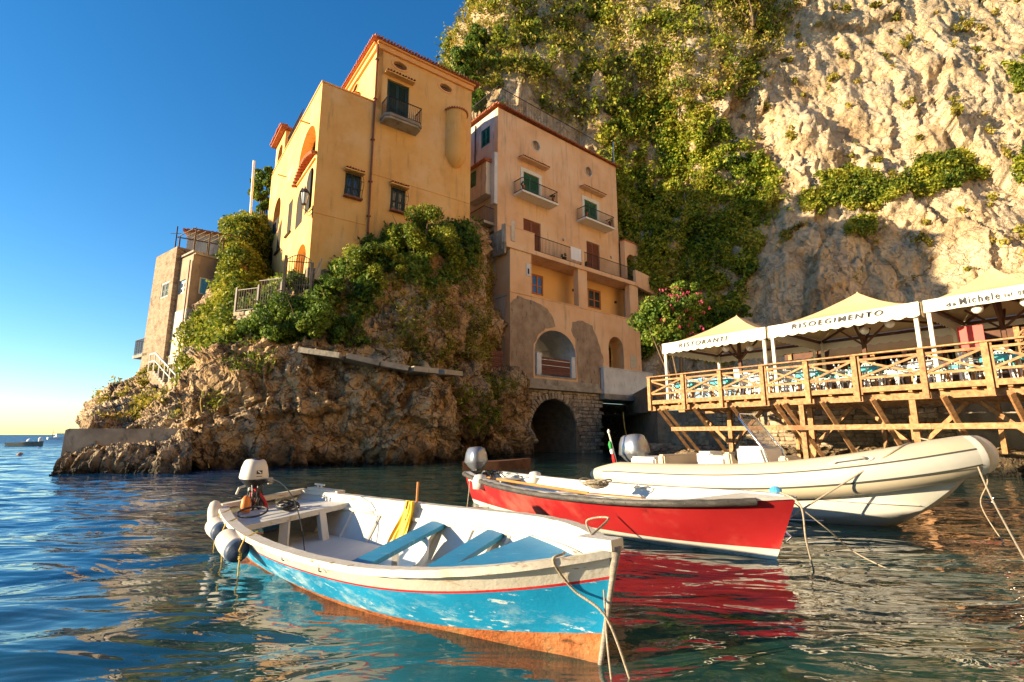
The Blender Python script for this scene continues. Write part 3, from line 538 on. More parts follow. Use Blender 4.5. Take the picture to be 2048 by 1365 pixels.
def railing(fr, s0, s1, d, z0, z1, name, parent, step=.12, mat=m_iron, r=.012, posts=None, pr=.022, lo=.08):
    """one railing part: hand rail and bottom rail; the bars joined as one real sub-part, end posts their own"""
    mb = MB(); mb.beam(fr(s0, d, z1), fr(s1, d, z1), .05, .04); mb.beam(fr(s0, d, z0+lo), fr(s1, d, z0+lo), .03, .03); o = mb.build(name, mat, parent)
    mb = MB(); n = max(2, int((s1-s0)/step))
    for i in range(1, n): s = s0+(s1-s0)*i/n; mb.beam(fr(s, d, z0+lo), fr(s, d, z1), r*2, r*2)
    mb.build('bar', mat, o, kind='stuff')
    return o
def side_rail(fr, s, d0, d1, z0, z1, parent, name='railing', step=.12, mat=m_iron):
    mb = MB(); mb.beam(fr(s, d0, z1), fr(s, d1, z1), .05, .04); mb.beam(fr(s, d0, z0+.08), fr(s, d1, z0+.08), .03, .03)
    n = max(2, int(abs(d1-d0)/step))
    for i in range(n+1): d = d0+(d1-d0)*i/n; mb.beam(fr(s, d, z0), fr(s, d, z1), .024, .024)
    return mb.build(name, mat, parent)
def shutters(fr, s0, s1, z0, z1, mat, parent, name='window', d=-.12, frame=None, fmat=None, louv=True, arched=False, leaves_=2, label=None, glass=False):
    """an outer frame with louvred leaves as sub-parts"""
    fm = fmat or mat; mb = MB(); w = .07
    mb.box(fr, s0, s0+w, d-.06, d+.02, z0, z1).box(fr, s1-w, s1, d-.06, d+.02, z0, z1).box(fr, s0+w, s1-w, d-.06, d+.02, z1-w, z1).box(fr, s0+w, s1-w, d-.06, d+.02, z0, z0+w*.6)
    o = mb.build(name, fm, parent)
    if label: o['label'] = label
    n = leaves_; a = s0+w+.005; W = (s1-s0-2*w-.01)/n
    for i in range(n):
        mb = MB(); l = a+i*W+.004; r = a+(i+1)*W-.004; b = z0+w*.6+.005; t = z1-w-.005; e = .075; mid = b+(t-b)*.42
        mb.box(fr, l, l+e, d-.045, d, b, t).box(fr, r-e, r, d-.045, d, b, t)
        for zz in (b, mid, t-e): mb.box(fr, l+e, r-e, d-.045, d-.002, zz, zz+e)
        mb.box(fr, l+e, r-e, d-.044, d-.036, b+e, t-e, 1 if glass else 0)
        if louv and not glass:
            z = b+e+.03
            while z < t-e-.02:
                if abs(z-mid) > .07: mb.beam(fr(l+e, d-.018, z), fr(r-e, d-.018, z), .035, .012)
                z += .075
        mb.build('shutter' if not glass else 'casement', [mat, m_glass], o)
    return o
def balcony(fr, s0, s1, z, dep, parent, h=1.0, mat=m_conc, th=.18, step=.12, corbel=True):
    mb = MB(); mb.box(fr, s0, s1, .002, dep, z-th, z)
    b = mb.build('balcony', mat, parent)
    railing(fr, s0+.04, s1-.04, dep-.05, z, z+h, 'railing', b, step); side_rail(fr, s0+.04, .05, dep-.08, z, z+h, b); side_rail(fr, s1-.04, .05, dep-.08, z, z+h, b)
    return b

# ------------------------------------------------------------------ the yellow house
K = 26/24
YF = Fr((-10.855, 26.0), (.806, .592), 1, 1.5, K)
YL = Fr((-10.855, 26.0), (-.592, .806), -1, 1.5, K)
h = thing('yellow_house', 'tall yellow plastered house with a higher tiled block, standing on the rock', 'house', tuple(YF(0, 0, 8)))
mb = MB(); out = [(0, 7.6), (0, 19.85), (2.92, 19.85), (2.92, 23.7), (9.2, 23.7), (9.2, 7.6)]
holes = [rect(3.55, 4.9, 19.05, 21.7), oval(4.27, 23.0-.15, .42, .22), oval(7.31, 22.75, .42, .22), rect(1.5, 2.36, 13.85, 15.2), rect(4.05, 4.93, 13.75, 15.15)]
mb.wall(YF, out, holes, 0, .3, 0, .4).build('wall', m_yel, h)
mb = MB(); holes = [arch(.45, 4.1, 15.85, 18.3, 1.9), arch(.35, 1.75, 12.95, 15.35, .7), arch(2.15, 3.65, 12.75, 15.0, .75), arch(.7, 3.0, 8.7, 11.35, 1.15), rect(4.7, 5.75, 13.1, 15.15), rect(7.3, 8.4, 12.8, 14.8), arch(8.2, 10.3, 14.4, 16.9, 1.), arch(9.4, 10.8, 10.6, 13.7, .7), arch(5.6, 6.9, 9.0, 11.0, .6)]
mb.wall(YL, [(0.002, 7.6), (0.002, 19.85), (12, 19.85), (12, 7.6)], holes, -.002, .55, 0, .4).build('wall', m_yel, h)
mb = MB(); holes = [oval(3.7, 23.0, .5, .24), rect(3.0, 3.9, 20.3, 21.8)]
TL = YL.off(0, 0); tO = YF(2.92, 0, 1.5); TL = Fr((tO.x, tO.y), (-.592, .806), -1, 1.5, K)
mb.wall(TL, [(0, 19.6), (0, 23.7), (8.3, 23.7), (8.3, 19.6)], holes, -.002, .3, 0, .3).build('wall', m_yel, h)
mb = MB(); rO = YF(9.2, 0, 1.5); YR = Fr((rO.x, rO.y), (-.592, .806), 1, 1.5, K)
mb.box(YR, .4, 12, -.3, -.003, 7.6, 23.7); bO = YF(0, -12, 1.5); mb.box(YF, 0, 9.2, -12.3, -12, 7.6, 19.85); mb.box(YF, 2.92, 9.2, -8.3, -8.0, 19.6, 23.7)
mb.box(YF, .4, 9., -12, -.45, 19.3, 19.5); mb.box(YF, .7, 8.7, -11.5, -.7, 12.1, 12.3); mb.box(YF, .7, 8.7, -11.5, -.7, 15.5, 15.6); mb.build('inner_structure', m_yel, h)
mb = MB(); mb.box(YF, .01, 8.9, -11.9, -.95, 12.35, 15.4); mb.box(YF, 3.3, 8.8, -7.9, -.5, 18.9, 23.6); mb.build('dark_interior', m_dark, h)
mb = MB(); mb.box(YF, .7, 1.0, -11, -.3, 7.6, 11.9); mb.box(YF, .7, 1., -5, -.3, 15.65, 19.2); mb.build('alcove_wall', m_yel, h)
# cornice bands
mb = MB(); mb.box(YF, 2.86, 9.28, .0025, .14, 23.32, 23.62).box(YF, 2.8, 9.34, -.2, .26, 23.622, 23.72); mb.box(TL, .02, 8.4, .003, .14, 23.32, 23.62).box(TL, .02, 8.5, -.2, .26, 23.6225, 23.721)
mb.box(YF, -.04, 2.915, -.3, .05, 19.851, 19.93); mb.box(YL, 0.32, 12.05, -.35, .05, 19.852, 19.932); mb.build('cornice', m_yel2, h)
mb = MB(); cx = (2.6, 9.5); vs = [YF(2.5, .38, 23.73), YF(9.6, .38, 23.73), YF(9.6, -8.7, 23.73), YF(2.5, -8.7, 23.73), YF(5, -3.2, 24.9), YF(7.2, -5, 24.9)]
mb.add(vs, [(0, 1, 4), (1, 5, 4), (1, 2, 5), (2, 3, 5), (3, 4, 5), (3, 0, 4), (0, 3, 2, 1)]); rf = mb.build('roof', m_tile, h)
eave_course(YF, 2.5, 9.6, .46, 23.79, .19, 'eave_tile_course', rf, .1); eave_course(TL, -.3, 8.6, .46, 23.79, .19, 'eave_tile_course', rf, .1)
# string courses and drain pipe
mb = MB(); mb.beam(YF(.1, .015, 12.53), YF(2.8, .015, 12.53), .03, .05).beam(YF(2.95, .015, 15.56), YF(9.1, .015, 15.56), .03, .05); mb.build('string_course', m_yel, h)
mb = MB(); mb.tube([YF(2.84, .1, 23.5), YF(2.84, .1, 12.1)], .06, 8); mb.tube([YF(2.84, .1, 12.1), YF(2.84, .1, 11.4)], .065, 8, 1); p = mb.build('drain_pipe', [m_pipe, m_iron], h)
for z in (22.5, 20, 17.5, 15, 13): MB().box(YF, 2.74, 2.94, .0, .17, z, z+.05).build('pipe_clamp', m_pipe, p)
# balcony door, awnings
shutters(YF, 3.57, 4.88, 19.07, 21.68, m_dgreen, h, 'balcony_door', -.12)
def awn(fr, s0, s1, z, parent, dep=.42, slab=m_yel, step=.17):
    o = MB().box(fr, s0, s1, .003, dep-.05, z-.09, z-.02).build('tiled_awning', slab, parent)
    tiles(fr, s0, s1, .0, dep, z+.1, z, step, 'tile', o); return o
awn(YF, 3.32, 5.12, 21.98, h)
mb = MB(); c = YF(0, 0, 0)
poly = [(3.2, .0), (3.2, .7), (3.45, .9), (5.2, .9), (5.45, .7), (5.45, .0)]
def plate(fr, poly, z0, z1): 
    m = MB(); n = len(poly); m.add([fr(s, d, z0) for s, d in poly]+[fr(s, d, z1) for s, d in poly], [(i, (i+1) % n, n+(i+1) % n, n+i) for i in range(n)]+[tuple(range(n)), tuple(range(n, 2*n))]); return m
b = plate(YF, poly, 18.85, 19.02).build('balcony', M('grey_balcony_stone', [(.2, .16, .13), (.3, .25, .2)], 2, .85), h)
plate(YF, [(a+(4.3-a)*.04, d*.93) for a, d in poly], 18.72, 18.849).build('balcony_moulding', m_conc, b)
railing(YF, 3.3, 5.35, .84, 19.02, 20.0, 'railing', b, .12); side_rail(YF, 3.3, .03, .8, 19.02, 20.0, b); side_rail(YF, 5.35, .03, .8, 19.02, 20.0, b)
# oval windows: rim, dark glass, little louvre
for fr, s, z in ((YF, 4.27, 22.85), (YF, 7.31, 22.75), (TL, 3.7, 23.0)):
    mb = MB(); o1 = oval(s, z, .56, .34, 24); o2 = oval(s, z, .43, .23, 24)
    mb.add([fr(a, .03, q) for a, q in o1]+[fr(a, .03, q) for a, q in o2]+[fr(a, 0, q) for a, q in o1]+[fr(a, -.05, q) for a, q in o2], [(i, (i+1) % 24, 24+(i+1) % 24, 24+i) for i in range(24)]+[(i, (i+1) % 24, 48+(i+1) % 24, 48+i) for i in range(24)]+[(24+i, 24+(i+1) % 24, 72+(i+1) % 24, 72+i) for i in range(24)])
    w = mb.build('oval_window', m_yel2, h); MB().box(fr, s-.5, s+.5, -.29, -.24, z-.3, z+.3).build('pane', m_glass, w); MB().beam(fr(s-.42, -.1, z-.03), fr(s+.42, -.1, z-.03), .05, .07).build('louvre', m_brown, w)
# half-round stair turret
mb = MB(); pr = []; R0 = .68
for r, z in ((.02, 17.55), (.35, 17.72), (R0, 18.25), (R0, 21.12), (R0+.03, 21.2)):
    pr.append([YF(8.07+r*math.cos(math.pi*i/14), r*math.sin(math.pi*i/14)+.002, z) for i in range(15)])
mb.add([v for q in pr for v in q], [(j*15+i, j*15+i+1, (j+1)*15+i+1, (j+1)*15+i) for j in range(4) for i in range(14)]+[tuple(range(60, 75))]); tu = mb.build('round_turret', m_yel, h, smooth='auto')
mb = MB()
for i in range(15):
    a = math.pi*(i+.5)/15; mb.tube([YF(8.07, .0, 21.38), YF(8.07+.78*math.cos(a), .78*math.sin(a), 21.22)], .075, 6)
mb.build('turret_tile_course', m_tile, tu, kind='stuff')
# grille windows
for s0, s1, z0, z1 in ((1.5, 2.36, 13.85, 15.2), (4.05, 4.93, 13.75, 15.15)):
    w = shutters(YF, s0+.01, s1-.01, z0+.01, z1-.01, m_dgreen, h, 'window', -.1, glass=True)
    MB().box(YF, s0+.12, s0+.3, -.17, -.165, z0+.15, z1-.2).box(YF, s1-.36, s1-.14, -.171, -.166, z0+.15, z1-.2).build('curtain', m_white, w)
    MB().box(YF, s0-.05, s1+.05, .003, .3, z0-.1, z0-.02).build('sill', m_pipe, w)
    mb = MB(); n = 7
    for i in range(n+1):
        s = s0-.04+(s1-s0+.08)*i/n; pts = [YF(s, .05+.26*math.sin(math.pi*min(1, (1-t)*1.25))*(t < 1)+.03, z0-.03+(z1-z0+.05)*t) for t in [k/8 for k in range(9)]]; mb.tube(pts, .013, 4)
    for t in (0.04, .35, .65, .97):
        d = .08+.26*math.sin(math.pi*min(1, (1-t)*1.25)); mb.beam(YF(s0-.04, d, z0-.03+(z1-z0+.05)*t), YF(s1+.04, d, z0-.03+(z1-z0+.05)*t), .022, .03)
    mb.build('bulging_grille', m_iron, w); awn(YF, s0-.1, s1+.1, z1+.13, h, .36, m_yel, .15)
# left facade openings
for s0, s1, z0, z1, r in ((.35, 1.75, 12.95, 15.35, .7), (2.15, 3.65, 12.75, 15.0, .75)):
    mb = MB(); a = arch(s0+.01, s1-.01, z0, z1, r); mb.prism(YL, a, -.4, -.36, 1)
    for i in range(len(a)-1): mb.beam(YL(a[i][0], -.33, a[i][1]), YL(a[i+1][0], -.33, a[i+1][1]), .08, .09)
    mb.beam(YL((s0+s1)/2, -.33, z0), YL((s0+s1)/2, -.33, z1), .07, .07).beam(YL(s0, -.33, z0+1.5), YL(s1, -.33, z0+1.5), .07, .06); mb.build('arched_window', [m_dgreen, m_glass], h)
for s0, s1, z0, z1 in ((4.7, 5.75, 13.1, 15.15), (7.3, 8.4, 12.8, 14.8)): 
    shutters(YL, s0+.01, s1-.01, z0+.01, z1-.01, m_dgreen, h, 'window', -.08); MB().box(YL, s0-.08, s1+.08, .003, .12, z0-.12, z0-.02).build('sill', m_iron, h)
o = MB().box(YL, .2, 3.8, .003, .1, 15.5, 15.56).build('tiled_hood', m_yel, h); mb = MB()
for i in range(17):
    t = i/16; s = .15+3.9*t; z = 15.62+.55*math.sin(math.pi*t*.9+.3)-.1*t; mb.tube([YL(s, -.2, z+.15), YL(s, .28, z)], .1, 6)
mb.build('hood_tile_course', m_tile, o, kind='stuff')
mb = MB(); mb.box(YL, .75, 2.95, -.5, -.42, 8.7, 11.3); 
mb.build('arched_doorway_back', m_yel, h)
# upper terrace and gallery at the back left
mb = MB(); holes = [arch(9.8, 11.3, 20.3, 21.4, .6)]; mb.wall(YL, [(9.2, 19.94), (9.2, 21.9), (12, 21.9), (12, 19.94)], holes, -.1, .3, 0, .3); mb.box(YL, 9.21, 9.4, -3, -.41, 19.94, 21.9).build('gallery_wall', m_yel, h)
mb = MB(); mb.box(YL, 8.9, 12.2, -3, .25, 21.92, 22.05); g = mb.build('gallery_roof', m_tile, h); eave_course(YL, 8.9, 12.2, .34, 22.1, .2, 'eave_tile_course', g, .1)
railing(YL, 5.2, 9.1, -.25, 19.94, 21.3, 'terrace_railing', h, .16)
mb = MB(); mb.beam(YL(2.2, .0, 18.6), YL(2.2, .5, 18.6), .07, .07).beam(YL(7.3, 0, 17.6), YL(7.3, .5, 17.6), .07, .07); mb.build('beam_end', m_yel2, h)
shutters(TL, 3.02, 3.88, 20.32, 21.78, m_green, h, 'window', -.1); awn(TL, 2.8, 4.1, 22.1, h)
# wall lantern at the corner
L0 = YF(-.05, .1, 12.9); t = thing('wall_lantern', 'black wrought iron lantern on a scrolled bracket at the corner of the yellow house', 'lantern', tuple(L0))
c = L0+Vector((-.32, -.38, .0)); mb = MB(); mb.tube([L0+Vector((0, 0, -.25)), L0+Vector((-.12, -.15, -.55)), c+Vector((0, 0, -.45)), c+Vector((0, 0, -.2))], .025, 6)
mb.tube([L0+Vector((0, 0, -.5)), L0+Vector((-.08, -.1, -.75)), L0+Vector((-.2, -.24, -.7)), L0+Vector((-.16, -.2, -.58))], .02, 6).tube([L0+Vector((0, 0, -.8)), L0+Vector((0, 0, -.1))], .03, 6); mb.build('bracket', m_iron, t)
mb = MB(); 
for k in range(6):
    a = math.pi*k/3; mb.tube([c+Vector((.13*math.cos(a), .13*math.sin(a), -.2)), c+Vector((.25*math.cos(a), .25*math.sin(a), .42))], .016, 4)
mb.lathe(c, [(.14, -.22), (.14, -.18)], 6).lathe(c, [(.29, .42), (.27, .47), (.12, .66), (.05, .7), (.04, .8), (.01, .86)], 6); mb.build('lantern_cage', m_iron, t)
MB().lathe(c, [(.115, -.18), (.225, .41)], 6).build('pane', M('milky_lamp_glass', [(.7, .72, .7)], 1, .2, 0), t)

# ------------------------------------------------------------------ the peach house
PF = Fr((-1.07, 35), (.763, .647), 1, 1.5); PL = Fr((-1.07, 35), (-.647, .763), -1, 1.5); P2 = PF.off(0, 1.6)
h = thing('peach_house', 'peach plastered house with green and brown shutters above stone arches at the water', 'house', tuple(PF(0, 0, 1.7)))
mb = MB(); holes = [rect(2.55, 4.2, 19.5, 21.7), rect(9.6, 11.25, 19.4, 21.6), rect(2.54, 4.36, 14.75, 17.85), rect(9.75, 11.45, 14.75, 17.85), oval(3.93, 24.46, .42, .42), oval(10.29, 24.44, .42, .42)]
mb.wall(PF, [(0, 14.7), (0, 26.1), (14.2, 26.3), (14.2, 14.7)], holes, 0, .3, 0, .4).build('wall', m_peach, h)
mb = MB(); mb.wall(PF, [(0, 10.6), (0, 14.35), (16.5, 14.35), (16.5, 10.6)], [rect(3.32, 4.56, 12.0, 13.6), rect(9.72, 11.4, 12.0, 13.65), rect(15.4, 16.2, 11.4, 13.7)], .003, .3, 0, .3).build('loggia_wall', m_logg, h)
mb = MB(); mb.wall(PL, [(0.002, 16.3), (0.002, 26.1), (7, 26.1), (7, 16.3)], [rect(.98, 2.12, 23.6, 25.1)], -.002, .3, 0, .3).build('side_wall', m_sidew, h)
mb = MB(); mb.box(PF, .3, 13.9, -6.9, -6.7, 10, 26); mb.box(PF, 14.0, 14.2, -6.9, -.45, 10, 26); mb.box(PF, .25, 14.1, -6.8, -.45, 25.8, 26.0); mb.box(PF, .2, 16.2, -6, -.45, 14.4, 14.6); mb.build('inner_structure', m_peach, h)
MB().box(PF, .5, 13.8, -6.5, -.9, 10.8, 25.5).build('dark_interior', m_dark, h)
# eaves, roof terrace railing
mb = MB(); mb.box(PF, -.25, 14.4, -7, .22, 26.32, 26.4); rf = mb.build('roof', m_tile, h)
mb = MB()
for fr, s0, s1 in ((PF, -.2, 14.4), (PL, 0, 7)):
    n = int((s1-s0)/.2)
    for i in range(n):
        s = s0+(i+.5)*(s1-s0)/n; mb.tube([fr(s, -.1, 26.42), fr(s, .33+random.uniform(-.03, .03), 26.28)], .075, 6)
mb.build('eave_tile_course', m_tile, rf, kind='stuff')
for s0, s1 in [(i*2.37, (i+1)*2.37) for i in range(6)]: railing(PF, s0, s1, -.1, 26.42, 28.0, 'roof_railing', h, .16)
for s0, s1 in ((0, 2.3), (2.3, 4.6)): railing(PL, s0, s1, -.1, 26.42, 28.0, 'roof_railing', h, .16)
MB().tube([PF(14.1, -.1, 26.4), PF(14.1, -.1, 28.9)], .05, 6).build('railing_post', m_steel, h)
ag = thing('agave', 'spiky agave plant in the corner of the peach roof terrace', 'plant', tuple(PF(.5, -.4, 26.4))); mb = MB()
for i in range(26):
    a = random.uniform(0, 6.28); e = random.uniform(.3, 1.2); c = PF(.5, -.4, 26.45); d = Vector((math.cos(a), math.sin(a), 0)); l = random.uniform(.6, 1.05); q = bez(c, c+d*l*.5*math.cos(e)+Vector((0, 0, l*.8*math.sin(e))), c+d*l*math.cos(e)+Vector((0, 0, l*.7*math.sin(e))), 4); mb.tube(q, [.05, .045, .035, .02, .004], 4)
mb.build('leaf_blades', m_leafB, ag)
# upper doors with pale surrounds, balconies, awnings
def surround(fr, s0, s1, z0, z1, w=.22, parent=None):
    return MB().box(fr, s0-w, s0-.003, .003, .05, z0, z1+w).box(fr, s1+.003, s1+w, .003, .05, z0, z1+w).box(fr, s0-.003, s1+.003, .003, .05, z1+.003, z1+w).build('door_surround', m_cream, parent)
for s0, s1, z0, z1 in ((2.55, 4.2, 19.5, 21.7), (9.6, 11.25, 19.4, 21.6)):
    surround(PF, s0, s1, z0, z1, .3, h); shutters(PF, s0+.01, s1-.01, z0+.01, z1-.01, m_green, h, 'balcony_door', -.12)
    balcony(PF, s0-1.0, s1+1.15, z0-.02, 1.05, h, 1.0, m_cream, .16, .13); awn(PF, s0-.55, s1+.75, z1+.95, h, .6, m_peach, .17)
for s0, s1 in ((2.54, 4.36), (9.75, 11.45)): shutters(PF, s0+.01, s1-.01, 14.77, 17.83, m_brown, h, 'terrace_door', -.12)
for s in (3.93, 10.29):
    mb = MB(); o1 = oval(s, 24.45, .5, .5, 24); o2 = oval(s, 24.45, .41, .41, 24); mb.add([PF(a, .03, q) for a, q in o1]+[PF(a, .03, q) for a, q in o2]+[PF(a, 0, q) for a, q in o1]+[PF(a, -.1, q) for a, q in o2], [(i, (i+1) % 24, 24+(i+1) % 24, 24+i) for i in range(24)]+[(i, (i+1) % 24, 48+(i+1) % 24, 48+i) for i in range(24)]+[(24+i, 24+(i+1) % 24, 72+(i+1) % 24, 72+i) for i in range(24)])
    w = mb.build('round_window', m_sidew, h); MB().box(PF, s-.45, s+.45, -.29, -.2, 24.0, 24.9).build('pane', m_grey, w)
for s0, s1, z0, z1 in ((3.32, 4.56, 12.0, 13.6), (9.72, 11.4, 12.0, 13.65)): shutters(PF, s0+.01, s1-.01, z0+.01, z1-.01, M('orange_brown_casement', [(.34, .1, .02), (.45, .15, .03)], 5, .5), h, 'loggia_window', .0, glass=True)
shutters(PF, 15.41, 16.19, 11.42, 13.68, m_brown, h, 'loggia_door', 0)
# side: window, oriel, little balcony
shutters(PL, .99, 2.11, 23.61, 25.09, m_green, h, 'window', -.05)
mb = MB(); mb.box(PL, .45, 2.8, .003, .75, 19.0, 21.55); bay = mb.build('oriel', m_sidew, h); o = MB().box(PL, .3, 2.95, .0, .9, 21.56, 21.62).build('oriel_roof', m_tile, bay)
for i in range(14): piece('tile', list(tiles.c.values())[0], o, PL(.4+i*.18, .3, 21.75), Matrix((PL.a, PL.n, Vector((0, 0, 1)))).transposed().to_euler()) if 0 else None
mb = MB()
for i in range(14): s = .38+i*.19; mb.tube([PL(s, .1, 21.9), PL(s, 1.0, 21.62)], .08, 6)
mb.build('tile_course', m_tile, o, kind='stuff')
shutters(PL, 1.7, 2.3, 20.1, 21.3, m_green, bay, 'window', .78)
MB().box(PL, .0, .42, .003, .3, 18.2, 22.3).build('chimney_flue', m_white, h)
b = MB().box(PL, .3, 3.2, .003, 1.0, 16.6, 16.8).build('balcony', m_conc, h); railing(PL, .35, 3.15, .95, 16.8, 17.9, 'railing', b, .14); side_rail(PL, .35, .05, .9, 16.8, 17.9, b)
MB().tube([PF(-.05, -2.2, 25.8), PF(-.05, -2.2, 16.5)], .05, 6).build('drain_pipe', m_iron, h) if 0 else MB().tube([PL(2.8, .08, 25.9), PL(2.8, .08, 21.9)], .05, 6).build('drain_pipe', m_iron, h)
# terrace
mb = MB(); mb.box(P2, -.55, 14.1, -1.55, .12, 14.3, 14.62); te = mb.build('terrace_slab', m_peach, h)
MB().box(P2, -.58, 2.1, -.1, .1, 14.621, 15.85).box(P2, -.62, 2.12, -.13, .13, 15.851, 15.92).build('parapet', m_peach, te); MB().box(P2, 7.2, 7.5, -.1, .1, 14.621, 15.9).build('pier', m_peach, te)
mb = MB(); mb.box(P2, -.56, -.4, -5.5, -.1, 13.9, 15.7); mb.box(P2, -.4, -.05, -5.5, -1.6, 14.3, 14.6); sb = mb.build('side_parapet', m_conc, te)
for i in range(9): MB().box(P2, -.64, -.562, -.45-i*.5, -.3-i*.5, 14.2, 15.5).build('baluster', m_conc, sb)
MB().box(P2, -.62, -.56, -.35, .0, 14.7, 16.0).box(P2, -.15, .2, .12, .16, 14.8, 16.3).build('corner_pier', m_sidew, te)
railing(P2, 2.15, 7.18, 0, 14.62, 15.85, 'railing', te, .14); railing(P2, 7.52, 14.05, 0, 14.62, 15.85, 'railing', te, .14)
cl = MB(); rows = []
for j in range(9):
    z = 15.93-.13*j; rows += [P2(5.95+1.25*i/10, .07+.03*math.sin(i*1.7+j*.2)*min(j, 3)/3, z) for i in range(11)]
cl.add(rows, [(j*11+i, j*11+i+1, (j+1)*11+i+1, (j+1)*11+i) for j in range(8) for i in range(10)]); cl.build('towel', M('white_towel', [(.8, .8, .82)], 2, .9, .3, 20), None, smooth=True, label='white towel hung over the terrace railing of the peach house', category='towel') if 0 else None
o = cl.build('towel', M('white_towel', [(.8, .8, .82)], 2, .9, .3, 20), None, True); setp(o, 'white towel hung over the terrace railing of the peach house', 'towel')
# loggia pillars, parapet, lower facade
mb = MB()
for s0, s1 in ((-.13, 1.88), (6.82, 7.85), (13.35, 14.55)): MB().box(P2, s0, s1, -.5 if s0 > 0 else -1.55, -.002, 11.15, 14.298).build('pillar', m_peach, h)
MB().box(P2, -.14, 16.0, -1.58, -.3, 10.9, 11.0).build('loggia_floor', m_conc, h)
mb = MB(); mb.wall(P2, [(-.13, 4.9), (-.13, 11.148), (14.6, 11.148), (14.6, 4.9)], [arch(2.12, 6.35, 5.6, 9.0, 1.7), arch(10.24, 12.15, 6.2, 9.4, .95)], 0, .35, 0, .5).build('lower_wall', m_peach, h)
MB().box(P2, -.17, 14.6, -.32, .04, 11.15, 11.24).build('parapet_coping', m_peach, h)
mb = MB(); mb.box(P2, -.128, .1, -3.5, -.52, 5.0, 14.25); mb.build('lower_side_wall', m_sidew, h)
MB().box(P2, 1.35, 1.75, .003, .05, 12.6, 13.5).build('niche', m_white, h); MB().box(P2, 1.47, 1.62, .02, .055, 12.75, 13.15).build('niche_opening', m_dark, h)
# patches where the plaster is gone and grey render shows
def patch(poly, d=.004):
    rg = random.Random(len(poly)); q = []
    for i in range(len(poly)):
        a, b = poly[i], poly[(i+1) % len(poly)]
        for t in (0, .25, .5, .75): q.append((a[0]+(b[0]-a[0])*t+rg.uniform(-.05, .05), a[1]+(b[1]-a[1])*t+rg.uniform(-.05, .05)))
    MB().prism(P2, q, .001, d+.015).build('bare_render_patch', m_grey, h)
patch([(-.12, 4.92), (-.12, 10.3), (.5, 10.95), (2.0, 10.9), (3.4, 10.5), (4.1, 9.7), (4.15, 9.25), (3.2, 9.0), (2.5, 8.5), (2.05, 7.7), (2.0, 4.92)])
patch([(6.5, 4.92), (6.45, 7.5), (6.3, 8.6), (5.95, 9.2), (6.05, 9.9), (7.2, 10.2), (8.3, 9.9), (9.0, 8.7), (9.6, 7.2), (9.1, 6.5), (8.85, 4.92)])
mb = MB()  # white reveal of the big arch and its deep room
a = arch(2.12, 6.35, 5.6, 9.0, 1.7, 16); A2 = [(4.235+(s-4.235)*.985, z-.02) for s, z in a]
mb.add([P2(s, .02, z) for s, z in A2]+[P2(s, -2.6, z) for s, z in A2], [(i, i+1, len(a)+i+1, len(a)+i) for i in range(len(a)-1)]); mb.box(P2, 2.15, 6.3, -2.75, -2.62, 5.6, 9.0); mb.build('arched_alcove', m_white, h, smooth=False)
MB().box(P2, 2.15, 6.3, -2.6, .02, 5.5, 5.62).build('alcove_floor', m_conc, h)
MB().box(P2, 2.5, 3.6, -2.6, -2.5, 5.65, 8.4).build('alcove_door', m_brown, h)
cu = MB(); V = []
for j in range(9):
    t = j/8
    for i in range(9): V.append(P2(2.3+(1.25-.95*math.sin(t*2.2))*i/8*(1 if t < .7 else .8), -.9+.05*math.sin(i*2.2), 8.55-2.7*t))
cu.add(V, [(j*9+i, j*9+i+1, (j+1)*9+i+1, (j+1)*9+i) for j in range(8) for i in range(8)]); o = cu.build('curtain', M('ochre_curtain', [(.4, .25, .1), (.5, .33, .14)], 4, .9, .3, 20), None, True); setp(o, 'ochre curtain tied back at the left side of the big white arch', 'curtain')
for i in range(4): MB().box(P2, 5.2, 6.2, -2.5, -2.2, 6.4+i*.5, 6.43+i*.5).build('alcove_shelf', m_white, h)
# pale inner arch on the right with its carved door
a = arch(10.24, 12.15, 6.2, 9.4, .95, 14); mb = MB(); mb.add([P2(s, .01, z) for s, z in a]+[P2(s, -1.3, z) for s, z in a], [(i, i+1, len(a)+i+1, len(a)+i) for i in range(len(a)-1)]); mb.build('arched_alcove', m_logg, h)
mb = MB(); mb.prism(P2, arch(10.26, 11.9, 6.2, 9.2, .8), -1.32, -1.25); mb.build('arched_door', m_brown, h); MB().box(P2, 10.5, 11.1, -1.2, -1.15, 6.3, 7.8).build('door_panel', m_wood, h)
MB().box(P2, 13.0, 13.9, .003, .03, 7.0, 8.1).build('notice_board', M('faded_notice', [(.5, .42, .3), (.62, .52, .38)], 6, .9), h)
# fenced base of the big arch, in brown boards
f = thing('board_fence', 'brown board fence closing the foot of the big white arch', 'fence', tuple(P2(4.3, 0, 5.6)))
for i in range(5): MB().box(P2, 2.75, 5.75, -.12+.004*i, -.08+.004*i, 5.75+i*.24, 5.97+i*.24).build('board', m_fence, f)
for z in (6.35, 6.75): MB().box(P2, 2.75, 5.75, -.06, -.03, z, z+.04).build('rail', m_cream, f)
for s in (2.3, 5.8): MB().box(P2, s, s+.42, -.2, .06, 5.63, 7.2).build('plastered_post', m_white, f)
